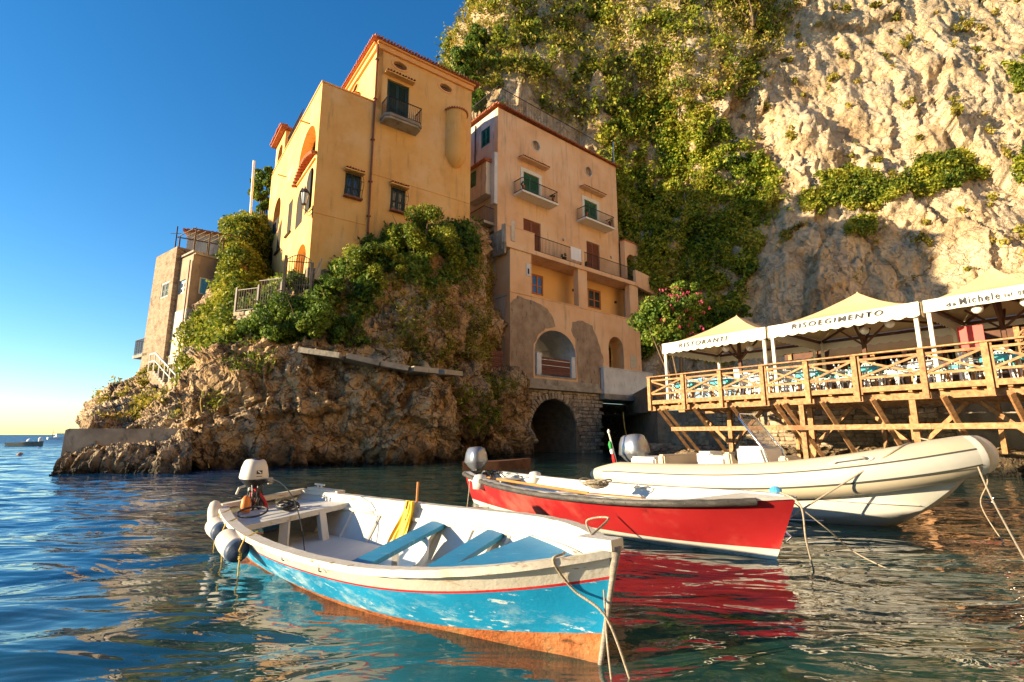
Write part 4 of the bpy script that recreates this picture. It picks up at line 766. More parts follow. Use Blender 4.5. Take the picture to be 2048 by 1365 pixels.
# base ledge, masonry, arches
st = thing('quay_masonry', 'rubble stone base with water arches below the peach house', 'wall', tuple(P2(4, 0, 0)))
mb = MB(); mb.box(P2, -3.8, 8.9, -2, .35, 4.62, 4.9).box(P2, -.3, 8.85, -1.0, .12, 4.9, 5.35); mb.build('ledge', m_conc, st)
mb = MB(); mb.box(P2, 8.9, 16.5, -3, .55, 4.2, 4.62); mb.build('ledge', m_conc, st)
mb = MB(); mb.box(P2, 9.05, 15.6, .1, .4, 4.621, 6.65).box(P2, 9.0, 15.65, .05, .45, 6.651, 6.72); o = mb.build('white_parapet', m_white); setp(o, 'whitewashed parapet wall under the arched door, next to the deck', 'wall')
lo = arch(1.55, 6.2, -.6, 4.0, 2.2, 16)
mb = MB(); mb.wall(P2, [(-4.0, -.6), (-4.0, 4.618), (8.75, 4.618), (8.75, -.6)], [lo], .0, .9, 0, 1.5); mb.build('mortar_face', m_mortar, st)
mb = MB(); mb.add([P2(s, -.85, z) for s, z in lo]+[P2(s, -4.5, z) for s, z in lo], [(i, i+1, len(lo)+i+1, len(lo)+i) for i in range(len(lo)-1)]); mb.box(P2, 1.5, 6.3, -4.8, -4.5, -.6, 4.0); mb.build('vault', m_mortar, st)
MB().prism(P2, arch(3.2, 5.0, -.6, 3.3, .9), -4.45, -4.3).build('boathouse_door', M('faded_red_boards', [(.16, .035, .025), (.24, .06, .04)], 3, .8, .3, 20, stretch=(4, 4, .6)), st); MB().box(P2, 1.6, 3.1, -4.4, -4.35, -.6, 3.2).build('boathouse_door', m_dark, st)
mb = MB(); mb.box(P2, 8.75, 9.0, -3.5, -.1, -.6, 4.2); mb.box(P2, 8.9, 20.5, -3.6, -3.2, -.6, 4.2); mb.build('recess_wall', m_mortar, st)
# rubble stones
def stone_mesh(seed):
    rg = random.Random(seed); bm = bmesh.new(); bmesh.ops.create_cube(bm, size=1.0); bmesh.ops.bevel(bm, geom=bm.edges[:], offset=.16, segments=1, affect='EDGES')
    for v in bm.verts: v.co += Vector([rg.uniform(-.07, .07) for _ in range(3)])
    me = bpy.data.meshes.new('stone'); bm.to_mesh(me); bm.free(); me.materials.append(m_stone); return me
SM = [stone_mesh(i) for i in range(6)]
def lay_stones(fr, parent, s0, s1, z0, z1, sx, sz, ok, limit=300, d=.02, th=.16):
    z = z0; n = 0; R = Matrix((fr.a, fr.n, Vector((0, 0, 1)))).transposed()
    while z < z1 and n < limit:
        hh = sz*random.uniform(.75, 1.3); s = s0+random.uniform(-.3, 0)*sx
        while s < s1 and n < limit:
            w = sx*random.uniform(.55, 1.5)
            if ok(s+w/2, z+hh/2): piece('stone', random.choice(SM), parent, fr(s+w/2, d+random.uniform(-.04, .05), z+hh/2), (R @ Matrix.Rotation(random.uniform(-.07, .07), 3, 'Y')).to_euler(), (w*.95, th*random.uniform(.8, 1.4), hh*.92)); n += 1
            s += w
        z += hh
    return n
inlo = lambda s, z, m=0: (abs(s-3.875) < 2.32+m and (z < 1.8 or ((s-3.875)/(2.32+m))**2+((z-1.8)/(2.2+m))**2 < 1))
n = lay_stones(P2, st, -1.6, 8.7, .1, 4.5, .46, .25, lambda s, z: not inlo(s, z, .42) and (s > -.2 or pn(np.array([[s, z, 3.]]))[0] > -.05), 268)
for i in range(26):                                             # voussoirs round the water arch
    a = math.pi*(i+.5)/26; s = 3.875-2.52*math.cos(a); z = 1.8+2.42*math.sin(a)
    R = Matrix((P2.a, P2.n, Vector((0, 0, 1)))).transposed() @ Matrix.Rotation(-(math.pi/2-a), 3, 'Y'); piece('voussoir', random.choice(SM), st, P2(s, .06, z), R.to_euler(), (.26, .24, .46))
# dark recess pier stones: joined, too small and dark to pick apart
mb = MB(); R3 = random.Random(4)
for i in range(160):
    s = R3.uniform(9.1, 16.3); z = R3.uniform(0, 4); w = R3.uniform(.2, .5); mb.box(P2, s, s+w, -3.25, -3.08+R3.uniform(0, .1), z, z+w*.5)
mb.build('recess_rubble', m_mortar, st, kind='stuff')
# right wing stepping down toward the cliff
w = thing('side_wing', 'low peach wing with an arched opening at the right of the peach house', 'house wing', tuple(P2(16, 0, 11)))
mb = MB(); WF = PF.off(0, .6); mb.wall(WF, [(14.25, 14.65), (14.25, 18.85), (17.1, 18.85), (17.1, 14.65)], [arch(14.5, 15.9, 14.9, 17.7, .7)], 0, .6, 0, .5); mb.box(WF, 17.1, 17.6, -.5, 0, 14.65, 18.3).box(WF, 17.6, 19.6, -.5, 0, 14.65, 17.6).box(WF, 19.2, 19.8, -.5, 0.01, 17.6, 18.3); mb.build('wall', m_peach, w)
mb = MB(); mb.box(WF, 14.2, 17.3, -.6, .08, 18.86, 18.95); mb.build('coping', m_tile, w); MB().box(WF, 19.35, 19.65, -.35, -.1, 18.3, 18.75).build('chimney_pot', m_tile, w)
mb = MB(); mb.prism(P2, [(14.12, 14.3), (14.12, 15.75), (20.5, 15.2), (22.5, 14.0), (22.5, 13.0), (19.5, 13.6), (14.12, 14.3)][:6], -.15, .15); mb.build('sloping_parapet', m_peach, w)
mb = MB(); mb.box(P2, 14.6, 22.5, -3.0, -1.2, 4.7, 14.2); mb.build('shaded_wall', m_sidew, w)
o = MB().box(P2, 20.5, 22.5, -2, -.8, 9.4, 11.6).box(P2, 21.8, 23.2, -2, -1, 9, 12.6).build('white_plaster_wall', m_white); setp(o, 'small whitewashed wall behind the flowering oleander', 'wall')
# plants pots at the upper balconies
for s, z, nm in ((1.75, 19.6, 'left end of the left green-door balcony'), (4.9, 19.6, 'right end of the left green-door balcony'), (8.85, 19.5, 'left end of the right green-door balcony'), (12.0, 19.5, 'right end of the right green-door balcony')):
    c = PF(s, .9, z+.15); t = thing('flower_pot', 'potted plant hanging at the '+nm, 'potted plant', tuple(c)); MB().lathe(c, [(.08, -.12), (.13, .12), (.14, .14)], 10).build('pot', m_tile, t); crown(c+Vector((0, 0, .28)), (.22, .22, .2), 6, 260, .09, m_leafB, int(s*10), parent=t)
for s, nm in ((5.6, 'between the towel and the left brown door'), (8.0, 'right of the towel near the middle pier')):
    c = P2(s, -.3, 14.85); t = thing('flower_pot', 'dark pot on the terrace floor '+nm, 'potted plant', tuple(c)); MB().lathe(c, [(.14, -.22), (.2, .15)], 10).build('pot', m_iron, t); crown(c+Vector((0, 0, .35)), (.3, .3, .22), 6, 300, .1, m_leafB, int(s*9), parent=t)
for s, z, nm in ((6.9, 17.2, 'upper left'), (13.0, 17.1, 'upper right')): 
    t = thing('wall_lamp', 'small wall lamp above the terrace, '+nm+' one', 'wall lamp', tuple(PF(s, .1, z))); MB().box(PF, s-.05, s+.05, 0.003, .06, z-.1, z+.1).build('bracket', m_iron, t); MB().lathe(PF(s, .14, z), [(.05, -.1), (.11, .02), (.02, .12)], 8).build('lamp_shade', m_globe, t)
for s, z, nm in ((7.9, 13.1, 'left'), (13.3, 13.0, 'right')): 
    t = thing('wall_lamp', 'small wall lamp inside the loggia, in the '+nm+' bay', 'wall lamp', tuple(PF(s, .1, z))); MB().box(PF, s-.05, s+.05, 0.006, .06, z-.1, z+.1).build('bracket', m_iron, t); MB().lathe(PF(s, .14, z), [(.05, -.1), (.1, .02), (.02, .1)], 8).build('lamp_shade', m_wood2, t)
# boiler box on the side wall, brown slat fence on the ledge
c = P2(-1.0, -2.2, 9.0); t = thing('utility_box', 'pale metal utility box on brackets beside the corner of the peach house', 'utility box', tuple(c))
q = Fr((c.x, c.y), (.763, .647), 1); MB().box(q, -.5, .6, -.4, .5, c.z-.5, c.z+.5).build('casing', m_sidew, t); MB().box(q, -.56, .66, -.45, .56, c.z+.5, c.z+.55).build('lid', m_grey, t); MB().box(q, .2, .28, .5, .52, c.z-.1, c.z+.1).build('hatch', m_dark, t)
for a in (-.4, .5): MB().beam(c+Vector((a, .2, -.5)), c+Vector((a, .9, -1.6)), .05, .05).build('bracket', m_iron, t)
FF = Fr((P(893, 720, 31).x, 31), (P(1022, 725, 33.4).x-P(893, 720, 31).x, 2.4), 1)
f = thing('slat_fence', 'dark red-brown slatted board fence on the ledge left of the peach house', 'fence', tuple(FF(0, 0, 5.6)))
for i in range(10): MB().box(FF, 0, 4.0, .0+.01*(i % 2), .035+.01*(i % 2), 5.35+i*.135, 5.35+i*.135+.11).build('slat', m_fence, f)
for i in range(5): MB().box(FF, .05+i*.95, .15+i*.95, -.08, -.003, 5.2, 6.75).build('post', m_fence, f)
# concrete path edge over the headland
mb = MB(); pth = [P(600, 702, 22.3), P(680, 713, 22.4), P(745, 728, 22.9), P(800, 738, 23.4), P(850, 743, 24.2), P(888, 747, 25.4)]
for a, b in zip(pth[:-1], pth[1:]): mb.beam(a+Vector((0, .75, 0)), b+Vector((0, .75, 0)), 2.2, .24)
o = mb.build('concrete_path', m_conc); setp(o, kind='structure')
mb = MB()
for a, b in ((P(1022, 768, 33.2), P(905, 762, 29.5)),): mb.beam(a, b, 1.2, .2)
o = mb.build('ledge_path', m_conc); setp(o, kind='structure')
# concrete jetty at the far left
J = [P(131, 859, 18.55), P(440, 857, 20.6)]; JF = Fr((J[0].x, J[0].y), (J[1].x-J[0].x, J[1].y-J[0].y), 1)
o = MB().prism(JF, [(-.02, .45), (0, 1.47), (.1, 1.52), (5.6, 1.55), (5.6, .2), (3, .3)], -2.4, 0).build('concrete_jetty', m_conc); setp(o, 'pale concrete jetty block at the left end of the rocks', 'jetty')
# ------------------------------------------------------------------ old buildings on the left
C0 = P(388, 508, 30); OL = Fr((C0.x, C0.y), (-.80, .60), -1); OR = Fr((C0.x, C0.y), (.60, .80), 1)
def pr_(fr, pts, d=0): return [fr.px(*p, d) for p in pts]
def bb(fr, pts, d=0): q = pr_(fr, pts, d); return min(a[0] for a in q), max(a[0] for a in q), min(a[1] for a in q), max(a[1] for a in q)
h = thing('old_house', 'weathered brown plastered house with blue windows, creeper climbing its corner', 'house', tuple(OL(0, 0, 5)))
zt = C0.z; w1 = bb(OL, [(352, 565), (369, 590)]); 
w1 = (OL.px(370, 572)[0], OL.px(357, 572)[0], OL.px(362, 588)[1], OL.px(362, 562)[1])
w2 = (OL.px(374, 650)[0]+.1, OL.px(358, 650)[0]-.1, OL.px(360, 672)[1], OL.px(360, 645)[1]); w3 = (w2[0]+.15, w2[1]-.15, OL.px(352, 728)[1], OL.px(352, 712)[1])
zm = OL.px(360, 622)[1]
mb = MB(); mb.wall(OL, [(0, zm), (0, zt), (4.2, zt+.1), (4.2, zm)], [rect(*w1)], 0, .3, 0, .4); mb.box(OL, 0.01, 4.2, -6, -5.8, 2, zt); mb.build('upper_wall', M('brown_old_plaster', [(.26, .18, .11), (.38, .27, .17), (.45, .33, .22)], 1, .92, .4, 10, stain=((.15, .1, .07), 1.5, .55, .75, (1.5, 1.5, .5))), h)
mb = MB(); mb.wall(OL, [(0, 1.5), (0, zm-.002), (4.2, zm-.002), (4.2, 1.5)], [arch(w2[0], w2[1], w2[2], w2[3], .3), rect(*w3)], .03, .3, 0, .3); mb.build('lower_wall', m_sidew, h)
s4 = OR.px(440, 520)[0]; w4 = (OR.px(398, 572)[0], OR.px(425, 572)[0], OR.px(410, 590)[1], OR.px(410, 556)[1])
mb = MB(); mb.wall(OR, [(0.002, 2), (0.002, zt), (s4, zt), (s4, 2)], [rect(*w4)], -.003, .3, 0, .3); mb.build('side_wall', m_grey if 0 else M('brown_grey_plaster', [(.24, .17, .11), (.34, .25, .17)], 1, .92, .4, 10), h)
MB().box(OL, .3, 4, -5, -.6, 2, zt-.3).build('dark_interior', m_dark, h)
shutters(OL, w1[0]+.01, w1[1]-.01, w1[2]+.01, w1[3]-.01, m_cream, h, 'window', -.1, glass=True, fmat=m_blue); shutters(OR, w4[0]+.01, w4[1]-.01, w4[2]+.01, w4[3]-.01, m_blue, h, 'window', -.05, fmat=m_cream)
MB().tube([OL(.15, .12, zt-.4), OL(.15, .12, 2.5)], .05, 6).build('drain_pipe', m_pipe, h)
MB().box(OL, -.02, 4.25, -.5, .06, zt+.12, zt+.25).box(OR, .07, s4, -.4, .05, zt+.01, zt+.15).build('coping', m_conc, h)
# pergola on top of it
pg = thing('pergola', 'rough wooden pole pergola on the roof terrace of the old house', 'pergola', tuple(OL(0, -1, zt)))
Pq = {(i, j): OR(.1+i*.85, -.4-j*2.4, zt) for i in range(3) for j in range(2)}
for (i, j), b in Pq.items(): MB().tube([b, b+Vector((random.uniform(-.05, .05), 0, 1.75+.1*j))], .05, 5).build('post', m_bark, pg)
for j in range(2): MB().tube([Pq[0, j]+Vector((-.2, 0, 1.8)), Pq[2, j]+Vector((1.0, .3, 1.85))], .045, 5).build('beam', m_bark, pg)
for i in range(6):
    a = Pq[0, 0].lerp(Pq[2, 0], i/5)+Vector((0, 0, 1.86)); b = Pq[0, 1].lerp(Pq[2, 1], i/5)+Vector((0, 0, 1.92)); MB().tube([a, b], .035, 5).build('rafter', m_bark, pg)
# white upper house with tiled roof
UO = P(470, 520, 37); UF = Fr((P(372, 500, 36).x, 36), (.95, .31), 1); h2 = thing('white_house', 'pale plastered house with a brown tiled roof, highest on the left', 'house', tuple(UF(0, 0, 12)))
zt2 = UF.px(372, 464)[1]; s1_ = UF.px(462, 470)[0]
MB().box(UF, 0, s1_, -4, 0, 11, zt2).build('wall', m_sidew, h2); mb = MB(); mb.add([UF(-.3, .35, zt2), UF(s1_+.3, .35, zt2+.0), UF(s1_+.3, -2, zt2+.7), UF(-.3, -2, zt2+.7), UF(-.3, -4.3, zt2), UF(s1_+.3, -4.3, zt2)], [(0, 1, 2, 3), (3, 2, 5, 4), (0, 3, 4), (1, 5, 2), (0, 4, 5, 1)]); rf = mb.build('roof', m_tile, h2)
eave_course(UF, -.3, s1_+.3, .4, zt2+.06, .25, 'eave_tile_course', rf, .12); MB().box(UF, s1_-.9, s1_-.5, -2.2, -1.8, zt2+.4, zt2+1.3).build('chimney', m_tile, h2)
for x, y0, y1, nm in ((322, 512, 476, 'thin antenna pole on the brown tower, leftmost pole in the picture'),): 
    a = OL(2.6, .2, zt); o = MB().tube([a, a+Vector((0, 0, 2.4))], .04, 5).beam(a+Vector((-.4, 0, 1.9)), a+Vector((.3, 0, 1.9)), .03, .03).build('antenna', m_iron); setp(o, nm, 'antenna')
# brown stone tower
TF = OL.off(0, .3); tz = TF.px(313, 515)[1]; s0_ = TF.px(352, 515)[0]; TF = OL.off(s0_, .3); sL = TF.px(313, 515)[0]; t = thing('stone_tower', 'narrow battered brown stone tower at the left end of the old houses', 'tower', tuple(TF(0, 0, 3)))
wt = (TF.px(337, 578)[0], TF.px(322, 578)[0], TF.px(328, 595)[1], TF.px(328, 566)[1])
m_tower = M('tower_stonework', [(.2, .14, .085), (.33, .24, .15), (.4, .3, .2)], 2.2, .95, .9, 7, stretch=(1, 1, 2.2), bdist=.08, stain=((.12, .085, .055), 1.3, .55, .75, (1, 1, 1)))
mb = MB(); mb.wall(TF, [(0, 1.5), (0, tz), (sL, tz), (sL+.3, 6), (sL+.9, 1.5)], [rect(*wt)], 0, .3, 0, 3.5); mb.build('wall', m_tower, t); mb = MB(); mb.box(TF, 0, sL, -3.4, -.4, tz-.3, tz-.1); mb.build('roof', m_conc, t)
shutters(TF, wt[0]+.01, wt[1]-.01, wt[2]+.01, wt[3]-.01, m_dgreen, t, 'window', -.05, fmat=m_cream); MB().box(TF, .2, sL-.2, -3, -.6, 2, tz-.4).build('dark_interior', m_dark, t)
zb = TF.px(280, 710)[1]; q0 = TF.px(291, 710)[0]; q1 = TF.px(267, 700)[0]; b = MB().box(TF, q0-.2, q1, -1.0, 0, zb-.15, zb+.05).build('balcony', m_conc, t); railing(TF, q0, q1-.05, -.05, zb+.05, zb+1.1, 'railing', b, .14); side_rail(TF, q1-.05, -.9, -.05, zb+.05, zb+1.1, b); 
MB().tube([TF(q0+.3, -.5, zb), TF(q0+.3, -.5, zb+2)], .03, 5).build('pole', m_iron, b)
# outdoor stair with an arch at the tower foot
SO = P(303, 742, 26.4); SF = Fr((SO.x, SO.y), (P(345, 800, 24.4).x-SO.x, 24.4-26.4), 1); stt = thing('outdoor_stair', 'stone stair on an arch at the foot of the brown tower', 'stair', tuple(SF(0, 0, 3)))
z0 = SO.z; LN = math.hypot(P(345, 800, 24.4).x-SO.x, 2.0); z1 = P(345, 812, 24.4).z
mb = MB(); mb.wall(SF, [(-.6, z0-4), (-.6, z0), (.3, z0), (LN, z1+.6), (LN, z0-4)], [arch(.0, LN*.62, z0-3.9, z0-.9, .9)], 0, .9, 0, .9); mb.build('stair_wall', m_tower, stt)
for i in range(10): MB().box(SF, .3+i*(LN-.3)/10, .3+(i+1)*(LN-.3)/10, -.95, .03, z0-.12-(z0-z1-.6)*(i+1)/10, z0-(z0-z1-.6)*(i+1)/10+.06).build('step', m_conc, stt)
for dd in (0.0, -.9):
    mb = MB(); mb.beam(SF(-.5, dd, z0+.9), SF(.3, dd, z0+.9), .06, .06).beam(SF(.3, dd, z0+.9), SF(LN, dd, z1+1.5), .06, .06).beam(SF(.3, dd, z0+.5), SF(LN, dd, z1+1.1), .04, .04).beam(SF(-.5, dd, z0+.5), SF(.3, dd, z0+.5), .04, .04); r_ = mb.build('handrail', m_cream, stt)
    for i in range(6): s = -.5+(LN+.5)*i/5; zz = z0 if s < .3 else z0-(z0-z1-.6)*(s-.3)/(LN-.3); MB().beam(SF(s, dd, zz), SF(s, dd, zz+.92), .05, .05).build('baluster', m_cream, r_)
# flagpole
a = P(500, 462, 36); b = P(508, 322, 36); o = MB().tube([a+Vector((0, 0, -1.5)), b], .09, 8).build('flagpole', m_cream); setp(o, 'plain pale flagpole on the hilltop left of the yellow house', 'flagpole')
# fence, gate and garden wall in front of the left facade
g0 = P(470, 625, 25.2); g1 = P(560, 615, 24.2); g2 = P(636, 590, 24.6)
gf = thing('garden_railing', 'grey iron garden railing left of the gate', 'railing', tuple(g0)); F1 = Fr((g0.x, g0.y), (g1.x-g0.x, g1.y-g0.y), 1); L1 = math.hypot(g1.x-g0.x, g1.y-g0.y)
m_rail = M('grey_painted_rail', [(.10, .075, .055), (.17, .13, .1)], 4, .6, .1, 30)
railing(F1, 0, L1*.5, 0, g0.z, g0.z+1.15, 'rail_panel', gf, .15, m_rail, .014); railing(F1, L1*.5, L1, 0, g0.z+.1, g0.z+1.5, 'rail_panel', gf, .15, m_rail, .014)
for s in (0, L1*.5, L1): MB().box(F1, s-.05, s+.05, -.05, .05, g0.z-.1, g0.z+1.3).build('post', m_rail, gf)
gt = thing('iron_gate', 'tall iron gate with a curved top in front of the arched orange doorway', 'gate', tuple(g1)); F2 = Fr((g1.x+.1, g1.y), (.97, .2), 1)
zb = P(575, 600, 24.2).z; ztp = P(575, 515, 24.2).z; W2 = 1.15
for s in (0, W2+.1): MB().box(F2, s-.06, s+.06, -.06, .06, zb-.6, ztp+(.1 if s == 0 else -.2)).build('gate_post', m_rail, gt)
mb = MB()
for i in range(11): s = .08+i*(W2-.06)/10; mb.beam(F2(s, 0, zb-.3), F2(s, 0, ztp-.1+.25*math.sin(math.pi*i/10)), .025, .025)
for z in (zb-.2, zb+.8, ztp-.2): mb.beam(F2(.05, 0, z), F2(W2+.05, 0, z), .05, .035)
mb.tube([F2(.05+W2*i/10, 0, ztp-.1+.27*math.sin(math.pi*i/10)) for i in range(11)], .025, 5); mb.build('gate_leaf', m_rail, gt)
gf = thing('stair_railing', 'iron railing climbing to the right of the gate beside the yellow wall', 'railing', tuple(g2)); mb = MB(); a = F2(W2+.2, 0, zb+.2); b = P(640, 560, 25.6)
n = 12
for i in range(n+1): q = a.lerp(b, i/n); mb.beam(q, q+Vector((0, 0, 1.15)), .025, .025)
mb.build('bar', m_rail, gf, kind='stuff'); mb = MB()
mb.beam(a+Vector((0, 0, 1.15)), b+Vector((0, 0, 1.15)), .05, .04).beam(a+Vector((0, 0, .1)), b+Vector((0, 0, .1)), .04, .03); mb.build('rail_panel', m_rail, gf)
gw = thing('garden_wall', 'grey-brown stone retaining wall under the garden railing', 'wall', tuple(g0)); MB().box(F1, -.05, L1*.6, -.5, 0, g0.z-2.2, g0.z-.02).build('core', m_mortar, gw)
lay_stones(F1, gw, 0, L1*.58, g0.z-2.1, g0.z-.1, .38, .2, lambda s, z: True, 70, .01, .12)
# side terrain steps between the houses: grey stone plinth of the yellow house
o = MB().box(YF, -.05, 3.0, -.5, .06, 7.0, 9.6).build('plinth', m_mortar, bpy.data.objects['yellow_house'])
# ------------------------------------------------------------------ stone wall under the deck
WO = Fr((10.4, 31.3), (.69, -.724), 1)
t = thing('shore_wall', 'rubble stone retaining wall behind the timber props of the deck', 'wall', tuple(WO(0, 0, 0)))
MB().box(WO, -1.2, 12.6, -.6, 0, -.5, 2.78).build('mortar_core', m_mortar, t)
W2_ = Fr((9.6, 32.2), (1.4, 16), 1); MB().box(W2_, 0, 17, -.5, 0, -.5, 4.6).build('side_core', m_mortar, t)
lay_stones(WO, t, 2.2, 12.4, .3, 2.6, .37, .21, lambda s, z: pn(np.array([[s*1.3, z*2, 5.]]))[0] > -.28, 300, .02, .2)
mb = MB(); R3 = random.Random(8)
for i in range(260):
    s = R3.uniform(-.8, 12.4); z = R3.uniform(.1, 2.6); w = R3.uniform(.15, .4); mb.box(WO, s, s+w, -.02, .015+R3.uniform(0, .06), z, z+w*.55)
mb.build('small_rubble', m_stone, t, kind='stuff')
o = MB().box(WO, 12.6, 24, -.6, .08, -.4, 2.78).box(WO, 12.6, 24, .08, .5, -.4, .75).build('concrete_wall', m_conc); setp(o, 'smooth concrete retaining wall at the right edge under the deck', 'wall')
for i in range(2):
    a = WO(14+i*2.6, .1, 0); MB().box(WO, 14+i*2.6, 14.05+i*2.6, .081, .1, .8, 2.7).build('joint', m_dark, o) if 0 else None
# boulders on the shore at the right
def boulder(c, r, seed, label, mat=m_cape, sq=.5):
    bm = bmesh.new(); bmesh.ops.create_icosphere(bm, subdivisions=5, radius=1); V = np.array([v.co[:] for v in bm.verts]); d = 1+.22*fbm(V*1.1+seed, 4)+.1*fbm(V*3.5+seed, 3, True)
    for v, k in zip(bm.verts, d): v.co = Vector((v.co.x*r[0], v.co.y*r[1], v.co.z*r[2]))*float(k)
    me = bpy.data.meshes.new('boulder'); bm.to_mesh(me); bm.free(); me.materials.append(mat); me.polygons.foreach_set('use_smooth', [True]*len(me.polygons)); o = link('boulder', me); o.location = c; return setp(o, label, 'boulder')
b1 = PZ(2010, 935, .05)
boulder((16.8, 17.6, .15), (1.7, .9, .62), 1, 'large ochre boulder at the water behind the bow of the inflatable boat')
boulder((9.6, 20.6, .05), (1.3, .6, .35), 2, 'flat ochre rock at the feet of the front deck props, behind the inflatable boat')
boulder((7.4, 21.6, .0), (.7, .5, .62), 3, 'small golden rock right behind the white console seat')
boulder((12.5, 19.6, .0), (1.2, .6, .3), 4, 'low flat rock between the props, left of the inflatable bow')

# ------------------------------------------------------------------ the deck
DF = Fr((6., 23.), (.608, -.794), 1, 1.5); FL = 3.0; DD = 7.0; DL = 16.2
dk = thing('timber_deck', 'honey timber restaurant deck with X braced railing on wooden props', 'deck', tuple(DF(0, 0, 1.7)))
ps = [.3+1.66*i for i in range(10)]; ps = [.3, 2.02, 3.7, 5.37, 6.91, 8.38, 10.14, 11.56, 13.0, 14.5, 16.0]
PB = {}
def pbeam(name, a, b, w, h, mat=m_wood, parent=dk, up=(0, 0, 1)):
    o = MB().beam(a, b, w, h, up=up).build(name, mat, parent); return o
for i, s in enumerate(ps):
    MB().box(DF, s-.075, s+.075, -.03, .12, 2.55, 4.0).build('railing_post', m_wood, dk); MB().box(DF, s+.085, s+.15, -.02, .05, 2.75, 3.98).build('post_cheek', m_wood, dk) if i % 2 else None
for i in range(len(ps)-1):
    a, b = ps[i]+.08, ps[i+1]-.08
    if i % 2: a += .07
    pbeam('middle_rail', DF(a, .03, 3.86), DF(b, .03, 3.86), .05, .07); pbeam('lower_rail', DF(a, .03, 3.27), DF(b, .03, 3.27), .05, .07)
    pbeam('brace', DF(a, .055, 3.3), DF(b, .055, 3.83), .035, .065); pbeam('brace', DF(a, .01, 3.83), DF(b, .01, 3.3), .035, .065)
    MB().box(DF, a, b, .0, .05, 2.82, 2.98).build('fascia_board', m_wood, dk)
    MB().box(DF, ps[i]-.07, ps[i+1]-.074, -.06, .17, 4.002, 4.045).build('top_rail', m_wood, dk)
    for k in range(5): MB().box(DF, ps[i]+.01+k*(ps[i+1]-ps[i])/5, ps[i]-.004+(k+1)*(ps[i+1]-ps[i])/5, -DD, -.01, 2.95, 2.992).build('floor_board', m_wood, dk)
    MB().box(DF, ps[i], ps[i+1], -.5, -.38, 2.62, 2.82).build('edge_joist', m_wood2, dk) if 0 else None
for d in (-.35, -2.4, -4.6): MB().box(DF, .1, DL, d-.08, d+.08, 2.55, 2.76).build('long_beam', m_wood, dk)
for i in range(22): s = .2+i*.73; MB().box(DF, s, s+.1, -DD, -.02, 2.765, 2.945).build('joist', m_wood, dk)
# left end railing
for d in (-1.6, -3.3, -5.0): MB().box(DF, .15, .3, d-.07, d+.07, 2.7, 4.0).build('railing_post', m_wood, dk)
for d0, d1 in ((-.05, -1.5), (-1.7, -3.2), (-3.4, -4.9)):
    pbeam('brace', DF(.22, d0, 3.3), DF(.22, d1, 3.83), .035, .065, up=(1, 0, 0)); pbeam('brace', DF(.26, d0, 3.83), DF(.26, d1, 3.3), .035, .065, up=(1, 0, 0)); pbeam('middle_rail', DF(.24, d0, 3.88), DF(.24, d1, 3.88), .05, .07); pbeam('lower_rail', DF(.24, d0, 3.25), DF(.24, d1, 3.25), .05, .07); MB().box(DF, .16, .32, d1-.1, d0+.05, 4.003, 4.046).build('top_rail', m_wood, dk)
# props under the deck
for i, s in enumerate([2.6, 5.9, 9.1, 12.3, 15.6]):
    MB().box(DF, s-.09, s+.09, -2.49, -2.31, .1, 2.54).build('prop', m_wood, dk)
    if i in (1, 2, 3): MB().box(DF, s+.5, s+.66, -.44, -.28, .15, 2.54).build('prop', m_wood, dk)
    for sg in (-1, 1):
        pbeam('diagonal_prop', DF(s+sg*.12, -2.4, .75+.4), DF(s+sg*1.45, -2.4, 2.5), .1, .13)
for i, s in enumerate(ps[:-1]):
    pbeam('raking_strut', DF(s+.35, -.05, 2.6), DF(s+.55, -2.25, .55), .1, .13, up=(1, 0, 0))
    if i in (0, 3): pbeam('raking_strut', DF(s+.6, -.1, 2.6), DF(s+.95, -2.3, .55), .1, .13, up=(1, 0, 0))
for i in range(7): MB().box(DF, 1.35+i*2.2, 3.54+i*2.2, -.02, .1, 1.66, 1.82).build('cross_rail', m_wood, dk)
for s in (4.3, 7.5, 10.8, 13.8): MB().box(DF, s, s+.14, -4.7, -4.55, .1, 2.54).build('rear_prop', m_wood, dk); 
# ------------------------------------------------------------------ canopies
def text(s, fr, s0, s1, z, hgt, d, parent, slant=0., dz=0.0, name='lettering'):
    cu = bpy.data.curves.new('lettering', 'FONT'); cu.body = s; cu.size = 1; cu.resolution_u = 3; cu.space_character = 1.3; cu.offset = .018; tmp = bpy.data.objects.new('tmp_text', cu); COL.objects.link(tmp)
    bpy.context.view_layer.update(); me = bpy.data.meshes.new_from_object(tmp.evaluated_get(bpy.context.evaluated_depsgraph_get())); bpy.data.objects.remove(tmp)
    V = np.array([v.co[:] for v in me.vertices]); mn = V.min(0); mx = V.max(0); off = LOC[parent.name]
    for v in me.vertices:
        a = (v.co.x-mn[0])/(mx[0]-mn[0]); b = (v.co.y-mn[1])/(mx[1]-mn[1]); v.co = fr(s0+a*(s1-s0)+slant*b*hgt, d, z+b*hgt+dz*a)-off
    me.materials.clear(); me.materials.append(m_ink); return link(name, me, parent)
cans = [(1.1, 5.66, 'RISTORANTE', 'leftmost cream canopy with a white valance lettered RISTORANTE'), (5.76, 10.27, 'RISORGIMENTO', 'middle cream canopy with a folded valance lettered RISORGIMENTO'), (10.37, 12.98, 'da Michele', 'rightmost cream canopy with a white valance lettered da Michele')]
CD = 4.4
